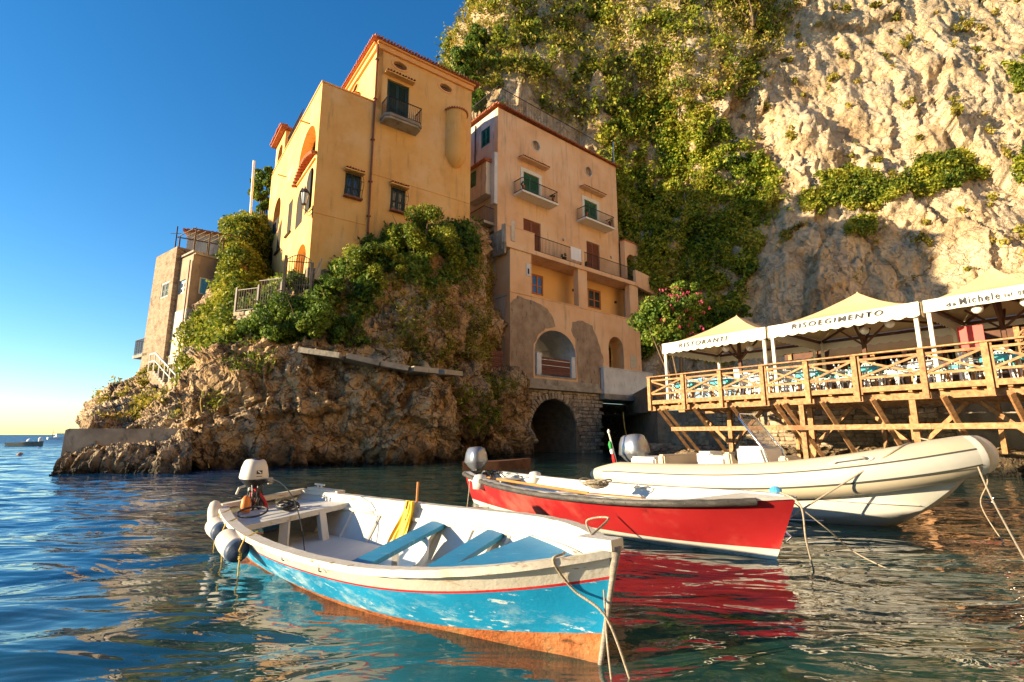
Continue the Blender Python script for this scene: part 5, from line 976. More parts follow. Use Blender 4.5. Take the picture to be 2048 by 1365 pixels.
for ci, (s0, s1, tx, lb) in enumerate(cans):
    t = thing('canopy', lb, 'canopy', tuple(DF(s0, 0, FL)), 'canopies over the restaurant deck'); sc = (s0+s1)/2; dc = -CD/2; zt = 5.4; zp = 6.58
    # concave pyramid roof
    n = 14; vs = []; fs = []
    for side, (A, B) in enumerate((((s0, .05), (s1, .05)), ((s1, .05), (s1, -CD)), ((s1, -CD), (s0, -CD)), ((s0, -CD), (s0, .05)))):
        b0 = len(vs)
        for j in range(n+1):
            tt = j/n; zz = zt+(zp-zt)*(tt**1.5*.55+tt*.45)-.05*math.sin(math.pi*tt)
            for i in range(n+1):
                u = i/n; e = (A[0]+(B[0]-A[0])*u, A[1]+(B[1]-A[1])*u); k = 1-tt*.985; sag = .05*math.sin(math.pi*u)*(1-tt)
                vs.append(DF(sc+(e[0]-sc)*k, dc+(e[1]-dc)*k, zz-sag*tt*3+random.uniform(-.004, .004)))
        fs += [(b0+j*(n+1)+i, b0+j*(n+1)+i+1, b0+(j+1)*(n+1)+i+1, b0+(j+1)*(n+1)+i) for j in range(n) for i in range(n)]
    MB().add(vs, fs).build('roof_cloth', m_canvas, t, smooth=True); MB().lathe(DF(sc, dc, zp-.03), [(.05, -.05), (.04, .04), (.01, .09)], 8).build('peak_cap', m_canvas, t)
    # valance: straight band, scalloped hem
    for nm, A, B, fl in (('front', (s0, .08), (s1, .08), 1), ('left', (s0-.03, -CD), (s0-.03, .05), 0), ('right', (s1+.03, -CD), (s1+.03, .05), 0), ('rear', (s0, -CD-.03), (s1, -CD-.03), 0)):
        N_ = 96; vs = []; hh = .40 if ci != 2 else .36; lo = .06
        for i in range(N_+1):
            u = i/N_; s = A[0]+(B[0]-A[0])*u; d = A[1]+(B[1]-A[1])*u; sc_ = abs(math.sin(u*math.pi*13))*lo if ci != 2 else 0; wv = .012*math.sin(u*40+ci)
            for k, z in enumerate((zt+.03, zt-.12, zt-.27, zt-hh+.02-sc_)):
                bulge = (.03 if ci == 1 and fl and k >= 2 else 0)
                vs.append(DF(s, d+(wv*k*.5+bulge)*(1 if fl else 0), z))
        MB().add(vs, [(i*4+k, (i+1)*4+k, (i+1)*4+k+1, i*4+k+1) for i in range(N_) for k in range(3)]).build('valance', m_valance, t, smooth=True)
    if ci == 0: text('RISTORANTE', DF, 1.95, 4.2, 5.14, .19, .108, t, .25)
    if ci == 1:
        text('RISOEGIMENTO', DF, 6.6, 9.35, 5.18, .18, .125, t, .2)
    if ci == 2: text('da', DF, 10.9, 11.05+.08, 5.13, .12, .108, t, 0); text('Michele', DF, 11.2, 12.05, 5.13, .2, .108, t, 0); text('tel. 089/8', DF, 12.13, 12.75, 5.15, .12, .108, t, 0)
    for s in (s0+.06, s1-.16):
        for d in (-.05, -CD+.1): MB().box(DF, s-.03, s+.07, d-.05, d+.05, FL, zt-.03).build('post', m_valance, t); 
    for A, B in (((s0+.05, -.02), (s1-.05, -.02)), ((s0+.05, -CD+.06), (s1-.05, -CD+.06)), ((s0+.05, 0), (s0+.05, -CD)), ((s1-.07, 0), (s1-.07, -CD))): pbeam('frame_beam', DF(A[0], A[1], zt-.1), DF(B[0], B[1], zt-.1), .08, .1, m_wood2, t)
    for A in ((s0+.1, -.1), (s1-.1, -.1), (s0+.1, -CD+.1), (s1-.1, -CD+.1)): pbeam('ridge_pole', DF(A[0], A[1], zt-.08), DF(sc, dc, zt+.25), .06, .07, m_wood2, t)
    MB().box(DF, sc-.06, sc+.06, dc-.06, dc+.06, FL, zp-.15).build('centre_pole', m_wood2, t)
    for a in range(4): pbeam('centre_brace', DF(sc, dc, zt-.75), DF(sc+(.8 if a % 2 else -.8)*(a < 2), dc+(.8 if a % 2 else -.8)*(a >= 2), zt-.02), .06, .06, m_wood2, t)
gl = [(3.5, -.9, 'left globe under the RISTORANTE canopy'), (4.2, -1.5, 'right globe under the RISTORANTE canopy'), (8.4, -1.2, 'globe under the middle canopy, left one'), (9.3, -.6, 'globe under the middle canopy, right one'), (11.5, -.25, 'left globe under the da Michele canopy'), (12.5, -.25, 'right globe under the da Michele canopy, at the picture edge')]
for s, d, lb in gl:
    c = DF(s, d, 5.0); t = thing('globe_lamp', 'round white '+lb, 'lamp', tuple(c), 'globe lamps under the canopies'); MB().lathe(c, [(.02, -.13), (.09, -.1), (.135, -.03), (.14, .03), (.1, .1), (.03, .135)], 14).build('globe', m_globe, t, smooth=True); MB().tube([c+Vector((0, 0, .13)), c+Vector((0, 0, .36))], .008, 5).build('cord', m_iron, t)
# ------------------------------------------------------------------ tables and chairs
def make_chair():
    t = thing('plastic_chair', 'white plastic garden chair', 'chair', (0, 0, 0), 'white plastic chairs on the deck'); F0 = WORLD
    mb = MB(); mb.prism(Fr((0, 0), (1, 0), -1), [(-.22, .42), (-.2, .45), (.2, .45), (.22, .42)], -.21, .22); mb.build('seat', m_wp, t)
    mb = MB(); mb.tube([(-.22, -.2, .44), (-.24, -.27, .82), (-.17, -.3, .9), (.17, -.3, .9), (.24, -.27, .82), (.22, -.2, .44)], .022, 5)
    for i in range(5): x = -.14+.07*i; mb.beam((x*.9, -.21, .45), (x, -.29, .88), .035, .012)
    mb.build('backrest', m_wp, t)
    for sx in (-1, 1):
        mb = MB(); mb.tube([(sx*.23, -.25, .66), (sx*.27, 0, .66), (sx*.25, .2, .62), (sx*.22, .2, .44)], .02, 5); mb.build('armrest', m_wp, t)
        for sy in (-1, 1): MB().beam((sx*.19, sy*.19, .42), (sx*.24, sy*.25, 0), .045, .035).build('leg', m_wp, t)
    return t
def make_table():
    t = thing('restaurant_table', 'square table', 'table', (0, 0, 0), 'tables on the deck'); MB().box(WORLD, -.4, .4, -.4, .4, .71, .74).build('tabletop', m_wood, t)
    for sx in (-1, 1):
        for sy in (-1, 1): MB().beam((sx*.34, sy*.34, .71), (sx*.34, sy*.34, 0), .05, .05).build('leg', m_wood, t)
    return t
def copy_tree(root, loc, rz, label):
    r = root.copy(); COL.objects.link(r); r.location = loc; r.rotation_euler = (0, 0, rz); r['label'] = label
    for ch in root.children:
        c = ch.copy(); COL.objects.link(c); c.parent = r
    return r
chair0 = make_chair(); table0 = make_table(); ang = math.atan2(DF.a.y, DF.a.x); fl = [True, True]
ordn = ['first', 'second', 'third', 'fourth', 'fifth', 'sixth', 'seventh', 'eighth']
for r_, (d, rn) in enumerate(((-1.15, 'front'), (-3.2, 'rear'))):
    for i in range(7):
        s = 1.5+1.7*i+.35*r_; p = DF(s, d, FL); rz = ang+random.uniform(-.1, .1); lb = ordn[i]+' table from the left in the '+rn+' row on the deck, under a cloth'
        if fl[0]: table0.location = p; table0.rotation_euler = (0, 0, rz); table0['label'] = lb; fl[0] = False
        else: copy_tree(table0, p, rz, lb)
        # cloth
        me = bpy.data.meshes.new('tablecloth'); vs = []; 
        g = 12
        for a in range(g+1):
            for b in range(g+1):
                x = (a/g-.5)*1.15; y = (b/g-.5)*1.15; ex = max(0, abs(x)-.41); ey = max(0, abs(y)-.41); e = max(ex, ey); xx = max(-.43, min(.43, x))+.03*math.sin(9*y)*(ex > 0); yy = max(-.43, min(.43, y))+.03*math.sin(9*x)*(ey > 0); vs.append((xx, yy, .752-e*1.25))
        me.from_pydata(vs, [], [(a*(g+1)+b, a*(g+1)+b+1, (a+1)*(g+1)+b+1, (a+1)*(g+1)+b) for a in range(g) for b in range(g)]); cm = m_teal if (i+r_) % 3 != 2 else m_wp; me.materials.append(cm)
        o = link('tablecloth', me); o.location = p; o.rotation_euler = (0, 0, rz); setp(o, ('teal' if cm is m_teal else 'white')+' cloth on the '+ordn[i]+' table from the left in the '+rn+' row', 'tablecloth', 'tablecloths on the deck')
        for k, (ds, dd, rr, wh) in enumerate(((0, .62, math.pi, 'water side'), (-.62, 0, -math.pi/2, 'left side'), (.62, 0, math.pi/2, 'right side'), (0, -.62, 0, 'wall side'))):
            if (r_ == 1 and k == 3) or (r_ == 0 and k == 3 and i % 2): continue
            q = DF(s+ds, d+dd, FL); lb = 'white plastic chair on the '+wh+' of the '+ordn[i]+' table in the '+rn+' row'; a = ang+rr+random.uniform(-.3, .3)
            # chair faces +y locally: turn toward the table
            if fl[1]: chair0.location = q; chair0.rotation_euler = (0, 0, a); chair0['label'] = lb; fl[1] = False
            else: copy_tree(chair0, q, a, lb)
# arched lattice screens
for j, (sc, lb) in enumerate(((12.6, 'left arched lattice screen on the deck under the da Michele canopy'), (14.0, 'right arched lattice screen at the picture edge'))):
    d = -2.0; t = thing('lattice_screen', lb, 'lattice screen', tuple(DF(sc, d, FL)), 'arched lattice screens'); R0 = .62; zb = 3.05
    rim = [(sc-R0, zb)]+[(sc-R0*math.cos(math.pi*i/14), 4.25+.42*math.sin(math.pi*i/14)) for i in range(15)]+[(sc+R0, zb)]
    mb = MB(); mb.tube([DF(s, d, z) for s, z in rim]+[DF(sc-R0, d, zb)], .03, 5); mb.build('rim', m_wood, t)
    for sg in (-1, 1):
        mb = MB()
        for k in range(-16, 24):
            pts = [p for p in [(sc-R0+2*R0*u/40, zb+.11*k+(2*R0*u/40 if sg > 0 else 2*R0*(1-u/40))*1.0) for u in range(41)] if zb < p[1] < 4.25+.42*math.sqrt(max(0, 1-((p[0]-sc)/R0)**2))]
            if len(pts) > 2: mb.beam(DF(pts[0][0], d+.01*sg, pts[0][1]), DF(pts[-1][0], d+.01*sg, pts[-1][1]), .025, .012)
        mb.build('lattice_strips', m_wood, t, kind='stuff')
# ------------------------------------------------------------------ the restaurant building behind
rb = thing('restaurant_building', 'dark timber restaurant building behind the deck, with shelves and awnings', 'building', tuple(DF(8, -7, FL)))
MB().wall(DF, [(3, FL), (3, 5.5), (22, 5.5), (22, FL)], [rect(5.2, 8.0, 3.9, 5.0), rect(9.2, 12, 3.9, 5.0), rect(13, 15.5, 3.9, 5.1)], -7.2, .4).build('wall', m_wood2, rb)
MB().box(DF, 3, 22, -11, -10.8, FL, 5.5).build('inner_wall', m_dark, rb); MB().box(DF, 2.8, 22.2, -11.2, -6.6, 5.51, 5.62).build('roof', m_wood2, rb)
for i in range(16): s = 3.2+i*1.15; MB().box(DF, s, s+.16, -7.2+.003, -7.1, FL, 5.5).build('panel_strip', m_wood, rb)
for s0 in (5.2, 9.2, 13): MB().box(DF, s0, s0+2.5, -7.15, -6.85, 4.35, 4.4).build('shelf', m_wood, rb)
R3 = random.Random(5)
for i in range(34):
    s = 5.3+i*.16 if i < 16 else 9.3+(i-16)*.15; c = DF(s, -7.0, 4.4); o = MB().lathe(c, [(.035, 0), (.035, .16), (.012, .22), (.012, .28)], 6).build('bottle', R3.choice([m_dgreen, m_ropey, m_wood2])); setp(o, 'small bottle in the row on the bar shelf at the back', 'bottle', 'bottles in the row on the bar shelf')
mb = MB(); N_ = 80
for (a, b, z) in ((5.9, 10.2, 4.75),):
    vs = []
    for i in range(N_+1):
        u = i/N_; 
        for k, zz in enumerate((z+.35, z+.1, z-.05-.06*abs(math.sin(u*math.pi*16)))): vs.append(DF(a+(b-a)*u, -4.9+.12*k, zz))
    mb.add(vs, [(i*3+k, (i+1)*3+k, (i+1)*3+k+1, i*3+k+1) for i in range(N_) for k in range(2)])
o = mb.build('scalloped_awning', m_canvas, None, True); setp(o, 'cream scalloped awning hanging at the back of the middle canopy', 'awning')
o = MB().box(DF, 10.75, 11.35, -1.5, -1.46, 4.0, 4.75).build('red_board', m_red); setp(o, 'plain red board leaning behind the white posts between the canopies', 'board')
o = MB().box(DF, 1.5, 5.2, -5.0, -4.95, 3.2, 4.8).build('clear_wind_sheet', M('blue_white_sheet', [(.3, .36, .45), (.5, .53, .55)], .8, .35, .3, 3)); setp(o, 'bluish plastic wind sheet closing the back of the RISTORANTE canopy', 'sheet')
# tree trunk seen through, oleander
c = P(1325, 640, 26.5)
t = thing('oleander', 'flowering oleander with pink blooms between the peach house and the first canopy', 'shrub', (c.x+.8, c.y, 2.8)); LOC[t.name] = Vector((c.x+.8, c.y, 2.8))
crown(c+Vector((.3, 0, 0)), (1.55, 1.2, 1.35), 30, 11000, .2, m_leafB, 41, parent=t, csize=.42); crown(c+Vector((1.5, .3, 1.1)), (.9, .9, 1.2), 14, 4200, .19, m_leafB, 42, parent=t, csize=.4)
crown(c+Vector((.6, -.3, .2)), (1.9, 1.2, 1.6), 60, 420, .13, m_flower, 43, parent=t, name='blossom', csize=.12); stems(t, (c.x+.8, c.y, 2.8), c, (1.4, 1, 1.3), 8, .07, m_bark, 44)
t = pshrub('small green creeper spilling over the grey cliff foot right of the oleander', 1415, 600, 33, (1.2, .8, 1.2), 4500, .17, m_leafB, 45, -1.2) if 0 else None
# hanging rope on the dark rock, hose on wall
a = P(418, 700, 22.4); b = P(418, 936, 19.9); o = MB().tube([a, a.lerp(b, .5)+Vector((0, -.6, 0)), b], .02, 4).build('hanging_rope', m_ropey); setp(o, 'thin yellow rope hanging down the headland rock to the water', 'rope')
a = P(1246, 825, 33); o = MB().tube([a, a+Vector((.05, -.1, -1.0)), a+Vector((.3, -.1, -2.2))], .025, 4).build('hanging_hose', m_ropey); setp(o, 'thin yellow hose hanging in the dark corner right of the water arch', 'hose')
# ------------------------------------------------------------------ distant boats and buoys
m_hullgrey = M('grey_green_hull', [(.10, .13, .11), (.16, .19, .16)], 2, .6, 0)
def far_boat(label, x, y, L_, mat, rz, cat='boat'):
    t = thing('moored_boat', label, cat, (x, y, 0), None, rz); mb = MB(); n = 12; vs = []
    for i in range(n+1):
        u = i/n; w = .18*L_*(1-max(0, (u-.45)/.55)**2.2); z = .11*L_+.05*L_*u**2
        vs += [(L_*(u-.5), -w, z), (L_*(u-.5), -w*.7, -.1), (L_*(u-.5), w*.7, -.1), (L_*(u-.5), w, z)]
    mb.add(vs, [(i*4+k, (i+1)*4+k, (i+1)*4+(k+1) % 4, i*4+(k+1) % 4) for i in range(n) for k in range(4)]+[(0, 1, 2, 3)]); o = link('hull', mb.mesh('hull', mat), t); return t
q = PZ(52, 893, 0); fb = far_boat('low grey-green rowing boat moored on the open sea', q.x, q.y, 3.7, m_hullgrey, .05)
mb = MB().box(WORLD, -.5, .1, -.3, .3, .3, .5); link('thwart', mb.mesh('thwart', m_wood), fb); me = MB().lathe((1.5, 0, .45), [(.12, 0), (.2, .1), (.22, .45), (.1, .6)], 10).mesh('outboard_motor', m_wp); link('outboard_motor', me, fb)
q = PZ(120, 874, 0); q = Vector((-120*.89*1.0, 120, 0)); u = ray(120, 873); q = Vector((u.x/u.y*150, 150, 0)); fb = far_boat('small excursion ship with canopy and masts on the horizon, beside the jetty', q.x, q.y, 9, m_wp, .9); fb.scale = (.6, .6, .6)
for nm, bx, mt in (('wheelhouse', (-1.5, 1.5, -1, 1, 1.2, 2.8), m_wp), ('canopy_top', (-3, 2.5, -1.3, 1.3, 3.0, 3.15), m_dgreen)): link(nm, MB().box(WORLD, *bx).mesh(nm, mt), fb)
for x_ in (-2.8, 2.3): link('mast', MB().beam((x_, 0, 1), (x_, 0, 4.3), .15, .15).beam((x_, -.8, 4.2), (x_, .8, 4.2), .12, .12).mesh('mast', m_iron), fb)
for px_, py_, lb in ((60, 883, 'round white buoy behind the moored rowing boat'), (40, 911, 'orange-brown float nearest the camera on the open sea'), (113, 877, 'pale round buoy in front of the excursion ship')):
    q = PZ(px_, py_, 0); r_ = .16*q.y/30; o = MB().lathe((q.x, q.y, 0), [(r_*.5, -r_*.5), (r_, 0), (r_*.9, r_*.5), (r_*.3, r_)], 12).build('buoy', m_wp if 'orange' not in lb else m_wood, None, True); setp(o, lb, 'buoy')
# ------------------------------------------------------------------ boats
def nodes_of(m): return m.node_tree.nodes, m.node_tree.links, m.node_tree.nodes['Principled BSDF']
m_bhull = M('turquoise_hull_paint', [(.008, .21, .40), (.01, .29, .54), (.02, .37, .64)], 1.2, .45, .25, 30, stain=((.6, .7, .72), 6, .60, .645, (1, 1, 4)), stain2=((.25, .55, .70), 2.3, .56, .85, (1, 1, 3)), bdist=.006, spec=.4)
def scuff(m, z0, z1, colr, lo=.45, hi=.6):
    N, L, b = nodes_of(m); tc = N.new('ShaderNodeTexCoord'); sp = N.new('ShaderNodeSeparateXYZ'); L.new(tc.outputs['Object'], sp.inputs[0])
    mr = N.new('ShaderNodeMapRange'); mr.inputs[1].default_value = z1; mr.inputs[2].default_value = z0; L.new(sp.outputs[2], mr.inputs[0])
    mp = N.new('ShaderNodeMapping'); mp.inputs['Scale'].default_value = (1, 1, 2.5); L.new(tc.outputs['Object'], mp.inputs[0]); n = N.new('ShaderNodeTexNoise'); n.inputs['Scale'].default_value = 3.2; n.inputs['Detail'].default_value = 12; n.inputs['Roughness'].default_value = .75; L.new(mp.outputs[0], n.inputs['Vector'])
    m2 = N.new('ShaderNodeMapRange'); m2.inputs[1].default_value = lo; m2.inputs[2].default_value = hi; L.new(n.outputs['Fac'], m2.inputs[0]); mu = N.new('ShaderNodeMath'); mu.operation = 'MULTIPLY'; L.new(mr.outputs[0], mu.inputs[0]); L.new(m2.outputs[0], mu.inputs[1])
    src = b.inputs['Base Color'].links[0].from_socket; mx = N.new('ShaderNodeMix'); mx.data_type = 'RGBA'; L.new(mu.outputs[0], mx.inputs[0]); L.new(src, mx.inputs[6]); mx.inputs[7].default_value = (*colr, 1); L.new(mx.outputs[2], b.inputs['Base Color'])
scuff(m_bhull, .16, .31, (.42, .60, .66), .5, .66)
m_bwhite = M('chipped_white_boat_paint', [(.58, .52, .42), (.68, .64, .55)], 2.5, .55, .5, 25, stain=((.28, .16, .08), 7, .61, .66, (.5, .5, 4)), stain2=((.58, .45, .28), 2.5, .52, .72, (1, 1, 1.5)), bdist=.008)
m_banti = M('rusty_orange_antifouling', [(.38, .09, .02), (.55, .17, .05), (.5, .25, .1)], 4, .7, .7, 30, stain=((.14, .06, .02), 6, .55, .7, (1, 1, 3)), stain2=((.6, .5, .38), 3.5, .66, .74, (1, 1, 3)), bdist=.015)
scuff(m_banti, -.04, .1, (.10, .05, .02), .4, .6)
m_bred = M('red_stripe_paint', [(.55, .02, .02), (.7, .05, .04)], 6, .5, .2, 30)
m_binside = M('worn_white_inside', [(.46, .45, .42), (.64, .62, .57)], 1.6, .6, .25, 18, stain=((.36, .29, .2), 5, .60, .74, (1, 1, .7)), bdist=.008)
m_bblue = M('worn_blue_thwart_paint', [(.02, .2, .38), (.03, .27, .48)], 3, .5, .4, 30, stain=((.16, .35, .45), 8, .58, .7, (1, 4, 1)), stain2=((.3, .18, .1), 11, .67, .71, (1, 1, 1)), bdist=.006)
m_bgrey = M('weathered_bare_wood', [(.22, .19, .16), (.38, .33, .27)], 8, .85, .5, 30, stretch=(1, 1, 6))
m_rhull = M('red_gelcoat', [(.34, .012, .016), (.46, .026, .026)], .9, .4, .06, 20, stain=((.58, .12, .09), 1.1, .45, .72, (1, 1, 1)), stain2=((.25, .02, .02), 5, .62, .75, (1, 1, .6)), bdist=.004)
m_rwhite = M('white_gelcoat', [(.60, .57, .50), (.68, .65, .58)], 1.5, .35, .04, 20, stain=((.5, .48, .42), 5, .6, .8, (1, 1, 2)))
m_rteal = M('pale_green_boottop', [(.42, .55, .55), (.6, .68, .66)], 3, .5, .3, 20, stain=((.05, .12, .08), 4, .5, .7, (1, 1, 3)))
m_rub = M('black_rubber_rail', [(.03, .027, .024), (.10, .09, .075)], 6, .55, .3, 25, stretch=(1, 1, 3))
m_hyp = M('cream_inflatable_fabric', [(.50, .42, .29), (.57, .49, .36)], 1.2, .42, .06, 12, stain=((.55, .48, .36), 2, .6, .85, (1, 1, 1)))
m_hypg = M('grey_rubbing_strake', [(.42, .41, .36), (.5, .48, .42)], 2, .5, .05, 20)
m_seam = M('dark_strake_line', [(.06, .06, .05)], 1, .6, 0)
m_seat = M('tan_vinyl', [(.50, .38, .25), (.56, .44, .3)], 2, .5, .1, 30)
m_silver = M('silver_motor_cowl', [(.22, .23, .26), (.30, .31, .34)], 2, .25, .03, 20, metal=.6)
m_black = M('black_plastic', [(.015, .015, .015), (.03, .03, .03)], 4, .4, .1, 30)
m_redp = M('red_motor_part', [(.55, .02, .02)], 1, .4, 0); m_orange = M('orange_connector', [(.7, .2, .03)], 1, .5, 0)
m_yellow = M('yellow_oilskin', [(.55, .32, .01), (.7, .45, .02)], 3, .5, .4, 12)
m_oar = M('varnished_oar_wood', [(.42, .16, .04), (.55, .24, .07)], 4, .4, .15, 30)
m_fend = M('grubby_white_fender', [(.55, .48, .38), (.70, .64, .54)], 5, .45, .15, 25, stain=((.3, .24, .17), 6, .55, .75, (1, 1, 1)))
m_fblue = M('navy_fender_end', [(.02, .04, .09), (.05, .08, .14)], 5, .5, .2, 30)
class Hull:
    """a boat laid out along its axis: t 0 stern .. 1 bow, side -1 port(far) .. +1 near the camera"""
    def __init__(s, st, bo, W, ws, t0, a, z3, keel=-.28, stem_back=.0, fl=.5, rk=.0, heel=.0):
        s.heel = heel
        s.S = Vector((st[0], st[1], 0)); s.Bo = Vector((bo[0], bo[1], 0)); s.L = (s.Bo-s.S).length; s.ax = (s.Bo-s.S)/s.L; s.n = Vector((s.ax.y, -s.ax.x, 0))
        s.W, s.ws, s.t0, s.a, s.keel, s.sb, s.fl, s.rk = W, ws, t0, a, keel, stem_back, fl, rk; s.c = np.polyfit([0, .4, 1], z3, 2)
    def w(s, t): return s.W*(1-min(1, max(0, (t-s.t0)/(1-s.t0)))**s.a) if t > s.t0 else s.W-(s.W-s.ws)*((s.t0-t)/s.t0)**2
    def sheer(s, t): return float(np.polyval(s.c, t))
    def bk(s, t): return s.keel+(.12*max(0, (t-.75)/.25)**2)+s.rk*(1-t)**3
    def pt(s, t, side, z, inset=0):
        sh = s.sheer(t); k = s.bk(t); rel = max(0, min(1, (z-k)/(sh-k))); ex = .33+s.fl*t**3
        w = max(0, s.w(t)*rel**ex*(.88+.12*rel)-inset); back = s.sb*(1-rel)*t**4
        tt = t*s.L-back-(.10*(1-rel)*-1)*(1-t)**6
        return s.S+s.ax*tt+s.n*side*w+Vector((0, 0, z-s.heel*side*w))
    def at(s, t, x, z): return s.S+s.ax*(t*s.L)+s.n*x+Vector((0, 0, z-s.heel*x))
def TS(n, p=1.6): return [1-(1-i/n)**p for i in range(n+1)]
def hull_shell(H, rows, name, mats, parent, n=44, inset=0, ends=True, smooth=True, tmax=1.):
    """rows: list of (zfun(t), material index) from the top down, both sides joined at the keel"""
    ts = [t*tmax for t in TS(n)]; R = len(rows); mb = MB(); vs = []
    for t in ts:
        for k in range(2*R-1):
            j = k if k < R else 2*R-2-k; side = 1 if k < R else -1
            vs.append(H.pt(t, side, rows[j][0](t), inset))
    w = 2*R-1
    for i in range(n):
        for k in range(2*R-2):
            j = k if k < R-1 else 2*R-3-k
            mb.v == mb.v; mb.f.append([i*w+k, (i+1)*w+k, (i+1)*w+k+1, i*w+k+1]); mb.m.append(rows[j][1])
    mb.v = vs
    if ends: 
        for j in range(R-1): mb.f.append([j, j+1, w-2-j, w-1-j]) ; mb.m.append(rows[j][1])
    return mb.build(name, mats, parent, smooth=False) if not smooth else mb.build(name, mats, parent, smooth='auto')
def lerp(a, b, k): return a+(b-a)*k
# ---- the blue boat
HB = Hull((-3.211, 6.851), (.605, 3.18), .85, .51, .494, 3.65, (.507, .455, .626), -.26, .16, .5, 0, .108)
bb_ = thing('blue_rowing_boat', 'worn wooden boat with turquoise hull, white top strake and blue thwarts, nearest the camera', 'boat', tuple(HB.at(.5, 0, 0)))
def banti(t): return .085+.07*max(0, (t-.5)/.5)**1.5
rows = [(lambda t: HB.sheer(t), 0), (lambda t: HB.sheer(t)-.07, 0), (lambda t: HB.sheer(t)-.145, 1), (lambda t: HB.sheer(t)-.162, 2)]
for k in (.25, .5, .75): rows.append(((lambda k: lambda t: lerp(HB.sheer(t)-.162, banti(t), k))(k), 2))
rows += [(banti, 3), (lambda t: lerp(banti(t), HB.bk(t), .35), 3), (lambda t: lerp(banti(t), HB.bk(t), .7), 3), (lambda t: HB.bk(t)+.002, 3)]
hull_shell(HB, rows, 'hull', [m_bwhite, m_bred, m_bhull, m_banti], bb_, 60)
ir = [(lambda t: HB.sheer(t)-.005, 0)]+[((lambda k: lambda t: lerp(HB.sheer(t)-.005, .02, k))(k), 0) for k in (.15, .3, .5, .7, .85, .97)]+[(lambda t: .015, 0)]
hull_shell(HB, ir, 'inner_lining', [m_binside], bb_, 60, .055, tmax=.965)
# gunwale cap
def gunw(H, wi, wo, th, mat, parent, name='gunwale', n=70, tmax=1.0, up=.012, sides=(1, -1)):
    for sd_ in sides:
        mb = MB(); ts = [t*tmax for t in TS(n)]; vs = []
        for t in ts:
            p = H.pt(t, sd_, H.sheer(t)); o_ = H.n*sd_; wv = random.uniform(-.002, .002)
            q = p-o_*wi if H.w(t) > wi else H.at(t, 0, 0)+Vector((0, 0, 0)); q.z = p.z
            vs += [p+o_*wo+Vector((0, 0, up-th+wv)), p+o_*wo+Vector((0, 0, up+wv)), q+Vector((0, 0, up+wv)), q+Vector((0, 0, up-th))]
        mb.add(vs, [(i*4+k, (i+1)*4+k, (i+1)*4+(k+1) % 4, i*4+(k+1) % 4) for i in range(n) for k in range(4)]+[(0, 1, 2, 3)])
        mb.build(name, mat, parent, smooth='auto')
gunw(HB, .085, .028, .045, m_bwhite, bb_)
mb = MB(); a = HB.pt(0, 1, HB.sheer(0)); b = HB.pt(0, -1, HB.sheer(0)); mb.beam(a+Vector((0, 0, -.01))+HB.ax*.04, b+Vector((0, 0, -.01))+HB.ax*.04, .09, .06); mb.build('transom_cap', m_bwhite, bb_)
# worn bow block and stem
mb = MB(); mb.tube([HB.pt(1, 1, z)+HB.ax*.012 for z in (.655, .5, .3, .1, -.05, -.14)], [.035, .018, .016, .016, .016, .014], 8); mb.build('stem_post', m_bgrey, bb_, smooth=True)
mb = MB(); mb.beam(HB.at(.955, 0, .655), HB.at(1.004, 0, .665), .13, .06); mb.build('breasthook', m_bwhite, bb_)
# inner stringer along the near side, grey rail
for sd_ in (1, -1):
    mb = MB(); mb.tube([HB.pt(t, sd_, HB.sheer(t)-.13, .07) for t in [i/30*.93 for i in range(31)]], .022, 6); mb.build('stringer', m_bwhite, bb_, smooth=True)
for t in (.12, .22, .32, .42, .52, .62, .72, .81):
    for sd_ in (1, -1):
        mb = MB(); prev = None; zs = [HB.sheer(t)-.14, .35, .25, .15, .08, .03]; zs = [z for z in zs if z <= HB.sheer(t)-.13]
        mb.tube([HB.pt(t, sd_, z, .06) for z in zs], .02, 5); mb.build('rib', m_binside, bb_)
MB().add([HB.pt(t, sd_, .06, .07) for t in [i/12*.9 for i in range(13)] for sd_ in (1, -1)], [(i*2, i*2+1, i*2+3, i*2+2) for i in range(12)]).build('floor_boards', m_binside, bb_)
def thwart(H, t, z, w, mat, th=.04, parent=bb_, name='thwart', skew=0):
    a = H.pt(t, 1, z, .06); b = H.pt(t+skew, -1, z, .06); return MB().beam(a, b, w, th).build(name, mat, parent)
thwart(HB, .625, .33, .19, m_bblue, skew=-.105); thwart(HB, .77, .36, .19, m_bblue, skew=-.085)
for t, z in ((.52, .33), (.685, .36)):
    for sd_ in (-1,): p = HB.pt(t, sd_, z-.03, .12); MB().beam(p, HB.pt(t, sd_, .08, .2), .12, .03).build('thwart_knee', m_binside, bb_)
    MB().beam(HB.at(t+.052, 0, z-.02), HB.at(t+.052, 0, .06), .05, .05).build('thwart_post', m_binside, bb_)
# bow deck
mb = MB(); ts = [.775+.185*i/10 for i in range(11)]; vs = []
for t in ts: vs += [HB.pt(t, 1, .415+.1*(t-.77), .062), HB.pt(t, -1, .415+.1*(t-.77), .062)]
mb.add(vs, [(i*2, i*2+1, i*2+3, i*2+2) for i in range(10)]); vs2 = [v-Vector((0, 0, .03)) for v in vs]; mb.add(vs2, [(i*2, i*2+1, i*2+3, i*2+2) for i in range(10)]); mb.add([vs[0], vs[1], vs2[1], vs2[0]], [(0, 1, 2, 3)]); mb.build('bow_deck', m_bblue, bb_)
